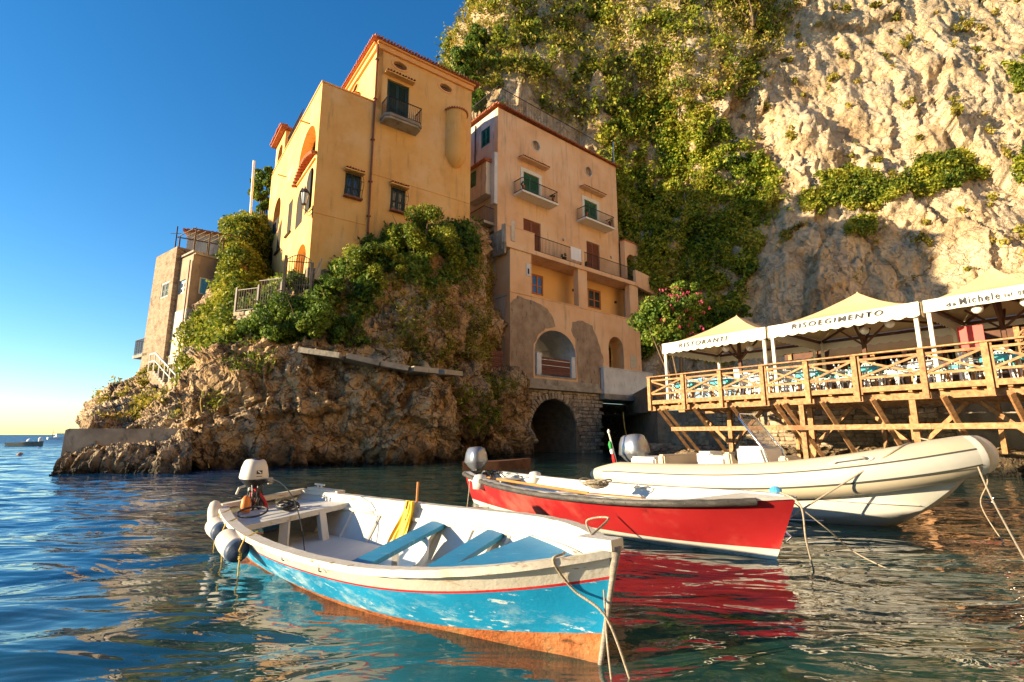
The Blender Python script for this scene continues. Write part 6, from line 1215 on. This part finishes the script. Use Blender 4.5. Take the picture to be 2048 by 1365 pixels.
# stern bench and lockers
mb = MB(); vs = []; ts = [.012, .05, .1, .15, .19]
for t in ts: vs += [HB.pt(t, 1, .40, .06), HB.pt(t, -1, .40, .06)]
mb.add(vs, [(i*2, i*2+1, i*2+3, i*2+2) for i in range(4)]); a, b = vs[-2], vs[-1]; mb.beam(a-Vector((0, 0, .03)), b-Vector((0, 0, .03)), .03, .06); mb.build('stern_bench', m_binside, bb_)
MB().beam(HB.at(.185, .12, .36), HB.at(.185, .12, .05), .05, .1).build('bench_support', m_binside, bb_)
MB().beam(HB.at(.185, -.3, .36), HB.at(.21, -.3, .04), .08, .09).build('bench_support', m_binside, bb_)
MB().tube([HB.pt(t, 1, .36, .1) for t in [.06+.05*i for i in range(10)]], .03, 7).build('side_pipe', M('grey_plastic_pipe', [(.3, .34, .38), (.42, .46, .5)], 5, .5, .1, 30), bb_)
c = HB.pt(.14, -1, HB.sheer(.14)); MB().beam(c+Vector((0, 0, .025)), HB.pt(.03, -1, HB.sheer(.03))+Vector((0, 0, .03)), .13, .035).build('corner_cap', m_bwhite, bb_); 
mb = MB(); c = HB.pt(.06, -1, HB.sheer(.06)+.0)+Vector((0, 0, .06)); mb.beam(c-HB.ax*.13+Vector((0, 0, .03)), c+HB.ax*.13+Vector((0, 0, .03)), .02, .02).beam(c-HB.ax*.05-Vector((0, 0, .03)), c-HB.ax*.05+Vector((0, 0, .03)), .02, .02).beam(c+HB.ax*.05-Vector((0, 0, .03)), c+HB.ax*.05+Vector((0, 0, .03)), .02, .02); mb.build('cleat', m_cream, bb_)
for t in (.33, .5, .62, .35): 
    p = HB.pt(t, 1, HB.sheer(t)-.06); mb = MB(); mb.tube([p+HB.n*.0+Vector((0, 0, .025)), p+HB.n*.02+Vector((0, 0, .01)), p+HB.n*.02+Vector((0, 0, -.02)), p+HB.n*.0+Vector((0, 0, -.03))], .005, 5); mb.build('iron_hook', m_iron, bb_)
# tholepin stick and yellow oilskin cloth
p = HB.pt(.42, -1, HB.sheer(.42), .05); t = thing('wooden_stick', 'short upright wooden stick at the far gunwale of the blue boat', 'stick', tuple(p)); MB().tube([p+Vector((0, 0, -.08)), p+Vector((.01, 0, .24))], .014, 7).build('shaft', m_oar, t)
mb = MB(); V = []; q = HB.pt(.42, -1, HB.sheer(.42)+.02, .11)
for j in range(14):
    k = j/13
    for i in range(15): u = i/14-.5; V.append(q+HB.ax*(u*(.13+.16*k)+.02*math.sin(k*5))+HB.n*(.02+.16*k+.028*math.sin(i*1.9+k*2))+Vector((0, 0, .03-.46*k)))
mb.add(V, [(j*15+i, j*15+i+1, (j+1)*15+i+1, (j+1)*15+i) for j in range(13) for i in range(14)]); o = mb.build('oilskin', m_yellow, None, True); setp(o, 'yellow oilskin cloth hanging inside the blue boat from the stick', 'cloth')
c = HB.at(.55, -.25, .07); o = MB().lathe(c, [(.1, 0), (.2, .05), (.25, .16), (.24, .165), (.18, .05)], 22, axis=(-.35, -.5, .85)).build('basin', m_wp, None, True); setp(o, 'white plastic basin lying between the two thwarts of the blue boat', 'basin')
o = MB().beam(HB.at(.5, .25, .1), HB.at(.53, .05, .1), .12, .05).build('red_sponge', m_redp); setp(o, 'small red cloth beside the white basin in the blue boat', 'cloth')
# ---- an outboard motor
def outboard(c, ax, label, s=1., cowl=m_silver, tilt=0., name='outboard_motor', shaft=.7, emblem=False):
    t = thing(name, label, 'outboard motor', tuple(c)); sd_ = Vector((ax.y, -ax.x, 0)); up = Vector((0, 0, 1)); up = (up+ax*tilt).normalized(); fw = sd_.cross(up)*-1
    fw = (ax-up*ax.dot(up)).normalized()
    def R(x, y, z): return c+fw*x*s+sd_*y*s+up*z*s
    def loft(name, secs, mat, n=20, smooth='auto'):
        mb = MB(); vs = []
        for z, lx, ly, ox, ex in secs:
            for k in range(n):
                a = 2*math.pi*k/n; ca, sa = math.cos(a), math.sin(a); r = (abs(ca)**ex+abs(sa)**ex)**(-1/ex); vs.append(R(ox+lx*r*ca, ly*r*sa, z))
        N_ = len(secs); mb.add(vs, [(i*n+k, i*n+(k+1) % n, (i+1)*n+(k+1) % n, (i+1)*n+k) for i in range(N_-1) for k in range(n)]+[tuple(range(n))[::-1], tuple((N_-1)*n+k for k in range(n))]); return mb.build(name, mat, t, smooth=smooth)
    cw = loft('cowl', [(.12, .215, .19, -.02, 3.6), (.15, .23, .2, -.02, 3.6), (.31, .215, .175, -.02, 3.4), (.40, .185, .145, -.02, 3.2), (.43, .15, .12, -.02, 3.), (.44, .09, .07, -.02, 2.6)], cowl, 24)
    loft('lower_cowl', [(-.02, .11, .08, .0, 3), (.05, .17, .15, -.01, 3), (.119, .205, .185, -.02, 3.4)], m_black if emblem else cowl); loft('leg', [(-shaft, .07, .022, -.03, 2.2), (-.3, .08, .05, -.02, 2.5), (-.021, .1, .07, 0, 3)], m_hypg if emblem else cowl)
    loft('clamp_bracket', [(-.22, .04, .1, .1, 4), (.0, .05, .1, .1, 4)], m_black); return t, R
pm = HB.at(-.012, .12, .66)
t, R_ = outboard(pm, HB.ax, 'small white and black outboard motor on the stern of the blue boat', .78, M('white_motor_cowl', [(.56, .53, .47), (.64, .6, .54)], 3, .35, .05, 30), 0., emblem=True, shaft=.9)
mb = MB(); mb.lathe(R_(.06, 0, .44), [(.06, -.012), (.065, .0), (.05, .012), (.03, .012)], 14); mb.build('vent_cap', m_black, t)
# emblem on the cowl front face facing the bow
fwd = HB.ax; e0 = R_(.205, 0, .23); q = Fr((e0.x, e0.y), (HB.n.x, HB.n.y), 1)
if q.n.dot(HB.ax) < 0: q.n = -q.n
MB().box(q, -.035, .035, .0, .004, e0.z-.02, e0.z+.025).build('emblem_plate', m_black, t); MB().beam(q(-.02, .005, e0.z-.01), q(.02, .005, e0.z+.018), .004, .012).build('emblem_slash', m_wp, t)
text('OZZIMO'[0:0] or 'OUTBOARD'[0:0] or '-----', q, -.04, .04, e0.z-.055, .006, .004, t, 0, name='emblem_print') if 0 else MB().box(q, -.035, .035, .0, .003, e0.z-.052, e0.z-.044).build('emblem_print', m_black, t)
for i in range(9):
    a = R_(.18+random.uniform(-.05, .1), random.uniform(-.15, .15), random.uniform(-.15, .1)); b = R_(.3+random.uniform(-.05, .1), random.uniform(-.2, .2), -.35+random.uniform(-.1, .1))
    MB().tube(bez(a, a.lerp(b, .5)+Vector((random.uniform(-.1, .1), random.uniform(-.1, .1), random.uniform(-.05, .1))), b, 8), .012 if i % 3 else .02, 6).build('hose', m_redp if i in (0, 3) else m_black, t)
MB().tube([R_(.1, .17, .02), R_(.12, .26, .0), R_(.05, .27, -.1)], .015, 6).build('shift_lever', m_hypg, t); MB().tube([R_(.2, -.1, .08), R_(.5, -.14, .1)], .022, 8).build('tiller', m_black, t); MB().lathe(R_(-.1, -.3, .06), [(.03, -.04), (.035, .04)], 10).build('bracket_light', m_seat, t)
c = HB.at(.13, -.02, .435)
cl_ = MB()
for k in range(4): cl_.tube([c+Vector((.13*math.cos(a)*(1-.08*k), .13*math.sin(a)*(1-.06*k), .02*k+.02*math.sin(a*2+k))) for a in [i*math.pi/10 for i in range(20)]], .012, 5)
o = cl_.build('coiled_cable', m_black); setp(o, 'coil of black cable below the motor on the stern bench of the blue boat', 'cable')
c = HB.at(.06, .33, .47); o = MB(); o.lathe(c, [(.05, -.05), (.06, .0), (.05, .1), (.02, .14)], 12); o = o.build('orange_fuel_bulb', m_orange, None, True); setp(o, 'orange fuel connector at the near corner of the stern', 'fuel connector')
a = R_(.15, .05, .1); pts = bez(a, HB.at(.2, .05, .95), HB.at(.3, .15, .1), 14); o = MB().tube(pts, .006, 6).build('fuel_line', m_black); setp(o, 'thin black fuel line looping from the motor down into the blue boat', 'fuel line')
c = HB.at(.13, .38, .43); o = MB().tube([c+Vector((.16*math.cos(a), .13*math.sin(a), .04+.04*math.sin(a))) for a in [i*2*math.pi/20 for i in range(21)]], .012, 6).build('steering_hoop', m_black); setp(o, 'black hose loop standing on the stern bench of the blue boat', 'hose')
c = HB.at(.1, -.42, .425); q = Fr((c.x, c.y), (HB.ax.x, HB.ax.y)); o = MB().box(q, -.12, .12, -.15, .15, .405, .425).build('hatch_board', m_bgrey); setp(o, 'grey hatch board lying on the stern bench of the blue boat', 'board')
# fenders
def fender(t_, z, ang, label, L_=.3, r=.085):
    c = HB.pt(t_, 1, z)+HB.n*(r+.01); d = (HB.ax*math.cos(ang)-Vector((0, 0, 1))*math.sin(ang)).normalized(); t = thing('fender', label, 'fender', tuple(c), 'fenders hung along the stern of the blue boat')
    MB().lathe(c, [(.02, -L_/2-.03), (.05, -L_/2-.01), (r*.92, -L_/2+.05), (r, -.05), (r, L_/2-.07), (r*.97, L_/2-.05)], 18, axis=d).build('body', m_fend, t, smooth=True)
    MB().lathe(c, [(r*.975, L_/2-.05), (r*.85, L_/2), (.045, L_/2+.03), (.03, L_/2+.05)], 18, axis=d).build('end_cap', m_fblue, t, smooth=True)
    e = c+d*(L_/2+.05); g = HB.pt(t_+.06, 1, HB.sheer(t_+.06)); mb = MB(); mb.tube([e, e+Vector((0, -.02, .04)), g+HB.n*.03, g+Vector((0, 0, .04))-HB.n*.08], .008, 5); mb.tube([e, e+Vector((0, -.01, -.12)), e+Vector((.01, 0, -.33))], .008, 5)
    for k in range(3): mb.lathe(e+Vector((0, 0, -.02*k)), [(.012, -.01), (.02, 0), (.012, .01)], 6)
    mb.build('lashing', m_ropey, t); return t
fender(.03, .40, 1.2, 'upright white fender at the stern corner of the blue boat, leftmost', .32, .08); fender(.13, .36, .15, 'middle white fender with a navy end on the blue boat', .32, .105); fender(.29, .34, .2, 'largest white fender with a navy end, nearest the camera', .4, .115)
def rope(pts, r, label, mat=m_rope, cat='rope', name='mooring_rope'):
    pts = [Vector(p) for p in pts]; mb = MB(); fine = [Vector(p) for p in catmull(np.array([list(p) for p in pts]), 12*(len(pts)-1)+1, 0)]; mb.tube(fine, r, 7); o = mb.build(name, mat, None, True); return setp(o, label, cat)
gx = HB.pt(.955, 1, HB.sheer(.955)); rope([HB.at(.93, 0, .56), gx+Vector((0, 0, .025))-HB.n*.05, gx+HB.n*.035+Vector((0, 0, .0)), HB.pt(.97, 1, .42)+HB.n*.02, P(1212, 1235, 3.1), PZ(1262, 1365, -.02)], .0075, 'grey-brown mooring rope over the near bow gunwale of the blue boat')
rope([P(1208, 1180, 3.15), P(1214, 1280, 3.1), PZ(1224, 1370, -.03)], .006, 'thin pale rope hanging from the stem of the blue boat into the water')
cR = HB.pt(.93, -1, HB.sheer(.93), .06); rope([cR, cR+Vector((-.03, 0, .1)), cR+Vector((.1, -.1, .13)), HB.at(.965, -.02, .68)], .007, 'thin rope loop at the inner bow of the blue boat')
# ---- the red boat
HR = Hull((-.64, 10.5), (2.97, 5.52), 1.0, .36, .62, 3.0, (.58, .50, .66), -.25, .32, .6, .12)
rd = thing('red_boat', 'long red open boat with white boot top, white inside and black rubber rail', 'boat', tuple(HR.at(.5, 0, 0)))
def wl(t): return .075+.03*t
rows = [(lambda t: HR.sheer(t), 0)]+[((lambda k: lambda t: lerp(HR.sheer(t), wl(t), k))(k), 0) for k in (.2, .4, .6, .8)]+[(wl, 1), (lambda t: wl(t)-.075, 2), (lambda t: HR.bk(t)+.06, 2), (lambda t: HR.bk(t)+.002, 2)]
hull_shell(HR, rows, 'hull', [m_rhull, m_rwhite, m_rteal], rd, 60)
ir = [(lambda t: HR.sheer(t)-.003, 0)]+[((lambda k: lambda t: lerp(HR.sheer(t)-.003, .05, k))(k), 0) for k in (.2, .4, .6, .8, .97)]+[(lambda t: .045, 0)]
hull_shell(HR, ir, 'inner_lining', [m_rwhite], rd, 60, .05, tmax=.97); gunw(HR, .12, .005, .03, m_rwhite, rd, up=.01)
for sd_ in (1, -1):
    mb = MB(); ts = TS(70); pts = [HR.pt(t*.958, sd_, HR.sheer(t*.958)-.03)+HR.n*sd_*.018 for t in ts]; mb.tube(pts, .042, 10); rr = mb.build('rubber_rail', m_rub, rd, smooth=True)
    mb = MB()
    for i in range(2, 66, 2): p = pts[i]+HR.n*sd_*.043; mb.lathe(p, [(.007, -.002), (.006, .004)], 6, axis=HR.n*sd_)
    mb.build('rail_bolt', m_steel, rr, kind='stuff')
mb = MB(); a = HR.pt(0, 1, HR.sheer(0)); b = HR.pt(0, -1, HR.sheer(0)); mb.tube([a+Vector((0, 0, -.02)), b+Vector((0, 0, -.02))], .04, 8); mb.build('stern_rail', m_rub, rd)
MB().beam(HR.at(.09, -.5, .46), HR.at(.09, .5, .46), .35, .03).build('stern_bench', m_rwhite, rd)
for sd_ in (1, -1): c = HR.at(.16, sd_*.62, .5); MB().lathe(c, [(.13, -.14), (.14, 0), (.1, .09), (.03, .11)], 16).build('moulded_locker', m_rwhite, rd, smooth=True)
mb = MB(); vs = []
for i in range(9): t = .84+.13*i/8; vs += [HR.pt(t, 1, HR.sheer(t)-.005, .04), HR.pt(t, -1, HR.sheer(t)-.005, .04)]
mb.add(vs, [(i*2, i*2+1, i*2+3, i*2+2) for i in range(8)]); mb.build('bow_deck', m_rwhite, rd)
mb = MB(); c = HR.pt(.999, 1, .25)+HR.ax*.03; mb.tube([c+Vector((.0, 0, .04)), c+HR.ax*.05, c-Vector((0, 0, .05))], .01, 6); mb.build('bow_eye', m_steel, rd)
for t in (.35, .52, .68): MB().beam(HR.pt(t, 1, .33, .06), HR.pt(t, -1, .33, .06), .22, .03).build('thwart', m_rwhite, rd)
MB().lathe(HR.at(.965, 0, .69), [(.06, 0), (.065, .03), (.03, .06)], 12).build('bow_fairlead', m_blue, rd)
t, _ = outboard(HR.at(-.02, .0, .62), HR.ax, 'silver outboard motor on the stern of the red boat', 1.0, m_silver, -.05)
o = MB(); 
for k in range(10):
    a = HR.at(.05+random.uniform(-.03, .05), random.uniform(-.25, .25), .5); b = HR.at(.08+random.uniform(-.03, .05), random.uniform(-.25, .25), .55+random.uniform(0, .08)); o.tube(bez(a, a.lerp(b, .5)+Vector((0, 0, .1)), b, 6), .012, 5)
o = o.build('cable_tangle', m_black); setp(o, 'tangle of dark cables beside the silver motor of the red boat', 'cable')
t = thing('oar', 'long varnished oar lying along the inside of the red boat', 'oar', tuple(HR.at(.3, -.2, .5))); MB().tube([HR.pt(.14, 1, .53, .24), HR.pt(.58, 1, .5, .5)+Vector((0, 0, .0))], .022, 8).build('shaft', m_oar, t); MB().beam(HR.pt(.58, 1, .5, .5), HR.pt(.72, 1, .51, .6), .11, .015).build('blade', m_oar, t)
mb = MB(); c = HR.at(.5, -.15, .53)
for k in range(7): r_ = .13+random.uniform(-.04, .06); ph = random.uniform(0, 6); mb.tube([c+Vector((r_*math.cos(a+ph)*1.4, r_*math.sin(a+ph), .012*k+.03*math.sin(a*2+ph))) for a in [i*math.pi/8 for i in range(17)]], .012, 5)
o = mb.build('rope_coil', m_rope); setp(o, 'loose coil of dark rope on the middle of the red boat', 'rope')
rope([HR.at(.97, 0, .7), P(1600, 1010, 5.35), P(1612, 1080, 5.3), PZ(1628, 1142, -.02)], .009, 'thick rope from the red bow straight down into the water')
rope([HR.at(.97, .02, .72), P(1650, 1055, 5.6), P(1710, 1105, 5.8), PZ(1800, 1150, -.02)], .007, 'pale rope from the red bow slanting right into the water')
rope([HR.at(.02, .3, .55), P(938, 985, 9.4), PZ(934, 1018, -.02)], .01, 'thin stern line of the red boat dropping into the water')
# ---- the inflatable boat
RS = Vector((2.75, 11.35, 0)); RB = Vector((6.15, 6.95, 0)); rax = (RB-RS).normalized(); rL = (RB-RS).length; rn = Vector((rax.y, -rax.x, 0))
def tubez(t): return .47+.05*t+.52*t**3.2
def tubew(t): return .86*(1-max(0, (t-.55)/.45)**3.0)+.0
ri = thing('inflatable_boat', 'large cream rigid inflatable boat with white hull, behind the red boat', 'boat', tuple(RS.lerp(RB, .5)))
path = []
N1 = 46
for i in range(N1+1): t = 1-(1-i/N1)**1.9; path.append((t, 1))
ptsT = [RS+rax*(t*rL)+rn*tubew(t)+Vector((0, 0, tubez(t))) for t, _ in path]
ptsF = [RS+rax*(t*rL)-rn*tubew(t)+Vector((0, 0, tubez(t))) for t, _ in path]
full = [ptsT[0]-rax*.55, ptsT[0]-rax*.4, ptsT[0]-rax*.2]+ptsT+ptsF[::-1][1:]+[ptsF[0]-rax*.2, ptsF[0]-rax*.4, ptsF[0]-rax*.55]
fp = [Vector(p) for p in catmull(np.array([list(p) for p in full]), 220, 0)]
rad = []
for i, p in enumerate(fp): u = i/219; k = min(u, 1-u)/.5; rad.append(.285*(min(1, .12+k*11)**.6)*(1 if k < .8 else 1-.1*(k-.8)/.2))
tb = MB().tube(fp, rad, 28).build('tube', m_hyp, ri, smooth=True)
def on_tube(u0, u1, a0, a1, name, mat, lift=.006, k=4):
    """a strip glued on the tube between two angles (0 = outward, 90 = up)"""
    i0, i1 = int(u0*219), int(u1*219); mb = MB(); vs = []
    for i in range(i0, i1+1):
        tn = (fp[min(i+1, 219)]-fp[max(i-1, 0)]).normalized(); out = tn.cross(Vector((0, 0, 1))).normalized(); up = out.cross(tn)
        if out.dot(fp[i]-(RS+rax*((fp[i]-RS).dot(rax)))) < 0: out = -out
        if i0 < i and out.dot(last) < 0: out = -out
        last = out; up = Vector((0, 0, 1))-tn*tn.z; up.normalize()
        for j in range(k+1):
            a = math.radians(a0+(a1-a0)*j/k); vs.append(fp[i]+(out*math.cos(a)+up*math.sin(a))*(rad[i]+lift))
    mb.add(vs, [(r*(k+1)+j, (r+1)*(k+1)+j, (r+1)*(k+1)+j+1, r*(k+1)+j+1) for r in range(i1-i0) for j in range(k)]); return mb.build(name, mat, ri, smooth=True)
on_tube(.03, .455, -18, 20, 'rubbing_strake', m_hypg, .01); on_tube(.03, .455, 20, 24, 'strake_line', m_seam, .016, 1); on_tube(.03, .455, -22, -18, 'strake_line', m_seam, .016, 1)
on_tube(.545, .97, -18, 20, 'rubbing_strake', m_hypg, .01); on_tube(.455, .545, -60, 70, 'bow_cone_patch', M('white_bow_patch', [(.58, .55, .48), (.64, .61, .54)], 2, .4, .05, 20), .012, 8)
# rigid hull
mb = MB(); vs = []; nn = 40; R = 6
for i in range(nn+1):
    t = i/nn; w = tubew(t)*.98-.05 if t < .985 else .02; zt_ = tubez(t)-.1; kz = -.28+1.15*max(0, (t-.6)/.4)**2.4; ch = lerp(.02, .42, max(0, (t-.4)/.6)**2.)
    tt = t*rL-.75*max(0, (t-.9)/.1)**1.5*0
    ch = max(ch, kz+.03); zt_ = max(zt_, ch+.02)
    for x, z in ((w, zt_), (w*.98, lerp(zt_, ch, .5)), (w*.93, ch+.02), (w*.86, ch-.03), (w*.45, lerp(ch, kz, .5)-.02), (0, kz)): vs.append(RS+rax*(tt)+rn*x+Vector((0, 0, z)))
    for x, z in ((w*.45, lerp(ch, kz, .5)-.02), (w*.86, ch-.03), (w*.93, ch+.02), (w*.98, lerp(zt_, ch, .5)), (w, zt_)): vs.append(RS+rax*(tt)-rn*x+Vector((0, 0, z)))
mb.add(vs, [(i*11+k, (i+1)*11+k, (i+1)*11+k+1, i*11+k+1) for i in range(nn) for k in range(10)]+[tuple(range(11)), tuple(nn*11+k for k in range(11))]); mb.build('hull', M('white_gelcoat_weedy_waterline', [(.48, .46, .40), (.58, .56, .50)], 1.5, .35, .04, 20, stain=((.4, .42, .3), 1.3, .5, .8, (1, 1, 5))), ri, smooth='auto')
mb = MB()
for f, dz_ in ((.5, 0), (.9, .0)): mb.tube([RS+rax*(t*rL)+rn*((tubew(t)*.98-.05)*.9+.01)+Vector((0, 0, lerp(.02, .42, max(0, (t-.4)/.6)**2)+.02-.12*(f > .6)*t)) for t in [.1+.6*i/30 for i in range(31)]], .012, 6)
mb.build('spray_rail', m_rwhite, ri, smooth=True)
MB().add([RS+rax*(t*rL)+rn*(sd_*tubew(t)*.95)+Vector((0, 0, .36)) for t in [i/20*.9 for i in range(21)] for sd_ in (1, -1)], [(i*2, i*2+1, i*2+3, i*2+2) for i in range(20)]).build('cockpit_floor', m_rwhite, ri)
mb = MB(); tip = RB+Vector((0, 0, 1.08)); mb.lathe(tip-rax*.3+Vector((0, 0, -.02)), [(.2, -.02), (.22, .03), (.18, .10), (.05, .12)], 18, axis=(rax.x*.5, rax.y*.5, .86)); mb.build('bow_step', m_rwhite, ri, smooth=True)
mb = MB(); c = RB+rax*.06+Vector((0, 0, .52)); mb.tube([c, c+rax*.07+Vector((0, 0, -.02)), c+rax*.05+Vector((0, 0, -.09)), c-rax*.03+Vector((0, 0, -.08))], .014, 6); mb.build('bow_eye', m_steel, ri)
i = int(.3*219); tn = (fp[i+1]-fp[i-1]).normalized(); out = rn; gp = fp[i]+out*(rad[i]*.8)+Vector((0, 0, rad[i]*.62)); q = Fr((gp.x, gp.y), (tn.x, tn.y), 1); 
mb = MB(); mb.tube([gp-tn*.2, gp-tn*.16+out*.04+Vector((0, 0, .03)), gp+tn*.16+out*.04+Vector((0, 0, .03)), gp+tn*.2], .022, 7); mb.build('grab_handle', m_hypg, ri, smooth=True)
mb = MB(); vs = [gp+tn*(.28*math.cos(a))+(out*-.6+Vector((0, 0, .8)))*(.07*math.sin(a))+(out*.8+Vector((0, 0, .6)))*.004 for a in [k*2*math.pi/20 for k in range(20)]]; mb.add(vs, [tuple(range(20))]); mb.build('handle_base', m_hypg, ri)
# console, screen, seats
def RP(t, x, z): return RS+rax*(t*rL)+rn*x+Vector((0, 0, z))
def rbox(t0, t1, x0, x1, z0, z1, name, mat, parent=ri, top=None, bev=.03):
    top = top or (t0, t1); mb = MB(); vs = [RP(t0, x0, z0), RP(t1, x0, z0), RP(t1, x1, z0), RP(t0, x1, z0), RP(top[0], x0, z1), RP(top[1], x0, z1), RP(top[1], x1, z1), RP(top[0], x1, z1)]
    mb.add(vs, [(0, 3, 2, 1), (4, 5, 6, 7), (0, 1, 5, 4), (1, 2, 6, 5), (2, 3, 7, 6), (3, 0, 4, 7)]); o = mb.build(name, mat, parent); bm = bmesh.new(); bm.from_mesh(o.data); bmesh.ops.bevel(bm, geom=bm.edges[:], offset=bev, segments=3, affect='EDGES'); bm.to_mesh(bm_t := o.data); bm.free(); o.data.polygons.foreach_set('use_smooth', [False]*len(o.data.polygons)); return o
con = rbox(.44, .56, -.34, .34, .36, 1.10, 'console', m_rwhite, top=(.435, .52), bev=.05); rbox(.56, .615, -.28, .28, .4, .95, 'console_seat', m_seat, top=(.56, .585))
sc_ = MB(); A = [RP(.515, -.3, 1.08), RP(.515, .3, 1.08), RP(.455, .27, 1.58), RP(.455, -.27, 1.58)]; sc_.add(A, [(0, 1, 2, 3)]); sc_.add([v+rax*.008 for v in A], [(0, 1, 2, 3)])
m_scr = bpy.data.materials.new('tinted_screen'); m_scr.use_nodes = True; nb = m_scr.node_tree.nodes['Principled BSDF']; nb.inputs['Base Color'].default_value = (.2, .17, .14, 1); nb.inputs['Alpha'].default_value = .45; nb.inputs['Roughness'].default_value = .08
w = sc_.build('windscreen', m_scr, con)
MB().tube([RP(.56, .32, .5), RP(.525, .33, 1.05), RP(.455, .31, 1.58), RP(.445, .22, 1.67), RP(.445, -.22, 1.67), RP(.455, -.31, 1.58), RP(.525, -.33, 1.05), RP(.56, -.32, .5)], .018, 8).build('steel_frame', m_steel, con, smooth=True)
FRm = Fr((RP(.497, .3, 0).x, RP(.497, .3, 0).y), (-rn.x, -rn.y), 1)
text('Nautica', Fr((RP(.538, 0, 0).x, RP(.538, 0, 0).y), (rn.x, rn.y), 1) if 0 else FRm, .1, .46, 1.25, .09, .03, con, .3, name='screen_lettering'); bpy.data.objects['screen_lettering'].data.materials.clear(); bpy.data.objects['screen_lettering'].data.materials.append(m_wp)
c = RP(.425, .05, 1.0); mb = MB(); mb.tube([c+rn*(.17*math.cos(a))+Vector((0, 0, .17*math.sin(a)))+rax*.04*math.sin(a) for a in [k*2*math.pi/18 for k in range(19)]], .016, 6); mb.beam(c-rn*.16, c+rn*.16, .03, .02).beam(c-Vector((0, 0, .16)), c+Vector((0, 0, .16)), .03, .02); mb.build('steering_wheel', m_black, con)
rbox(.05, .16, -.62, .62, .36, .86, 'stern_seat', m_rwhite, bev=.04); rbox(.165, .2, -.6, .6, .5, .92, 'stern_backrest', m_seat, top=(.17, .195)); rbox(.30, .40, -.35, .35, .36, .92, 'helm_seat', m_rwhite, top=(.31, .4), bev=.05); rbox(.395, .425, -.34, .34, .5, .99, 'helm_cushion', m_seat, top=(.39, .415))
rbox(.24, .30, -.6, -.1, .36, .98, 'cooler', m_rwhite, bev=.05)
t, _ = outboard(RS-rax*.05+Vector((0, 0, .72)), rax, 'large silver-grey outboard motor on the stern of the inflatable boat', 1.35, m_silver, -.12)
fl_ = RS-rax*.2+rn*.45+Vector((0, 0, .6)); t = thing('ensign', 'small Italian flag furled on a slanted staff at the stern of the inflatable boat', 'flag', tuple(fl_)); MB().tube([fl_, fl_+Vector((-.16, .06, .75))], .016, 6).build('staff', m_cream, t); MB().lathe(fl_+Vector((-.16, .06, .75)), [(.02, -.02), (.035, .02), (.01, .07)], 8).build('finial', m_cream, t)
for nm, z0, z1, mt in (('green_stripe', .55, .75, M('flag_green', [(.03, .3, .06)], 1, .8, 0)), ('white_stripe', .42, .55, m_wp), ('red_stripe', .08, .42, m_redp)):
    p0 = fl_+Vector((-.16, .06, .75))*z0+Vector((-.04, 0, 0)); p1 = fl_+Vector((-.16, .06, .75))*z1+Vector((-.03, 0, 0)); MB().tube([p0-Vector((.0, 0, .02)), p0.lerp(p1, .5), p1], [.03, .045, .02], 8).build(nm, mt, t)
tp = RB+Vector((0, 0, 1.15)); rope([tp, P(1945, 905, 6.9), P(1985, 1000, 6.2), PZ(2090, 1190, -.02)], .010, 'pale bow line of the inflatable boat running to the lower right')
rope([tp-rax*.1, RB+rax*.1+Vector((0, 0, .75)), P(1962, 1010, 6.9), PZ(2010, 1090, -.02)], .007, 'darker thin line from the inflatable bow down into the water')
i = int(.36*219); a = fp[i]+Vector((0, 0, rad[i]+.01)); b = fp[i-10]+rn*(rad[i]+.02); rope([a-rn*.4, a, fp[i-3]+rn*(rad[i]*.75)+Vector((0, 0, rad[i]*.72)), b+Vector((0, 0, .02)), P(1560, 1050, 7.3), PZ(1548, 1085, -.02)], .012, 'dark rope crossing over the near tube of the inflatable boat')
mb = MB(); c = tp+Vector((0, 0, .02))-rax*.35
for k in range(6): r_ = .12+random.uniform(-.03, .05); ph = random.uniform(0, 6); mb.tube([c+Vector((r_*math.cos(a+ph)*1.3, r_*math.sin(a+ph), .012*k+.02*math.sin(a*2+ph))) for a in [i*math.pi/8 for i in range(17)]], .011, 5)
o = mb.build('rope_coil', m_rope); setp(o, 'pale rope coil on top of the inflatable bow', 'rope')
# small wooden punt glimpsed behind the red boat, at the arch
q = PZ(1000, 925, 0); fb = far_boat('dark wooden punt moored by the rocks beside the water arch', q.x, q.y*.8, 2.6, m_wood2, .1)
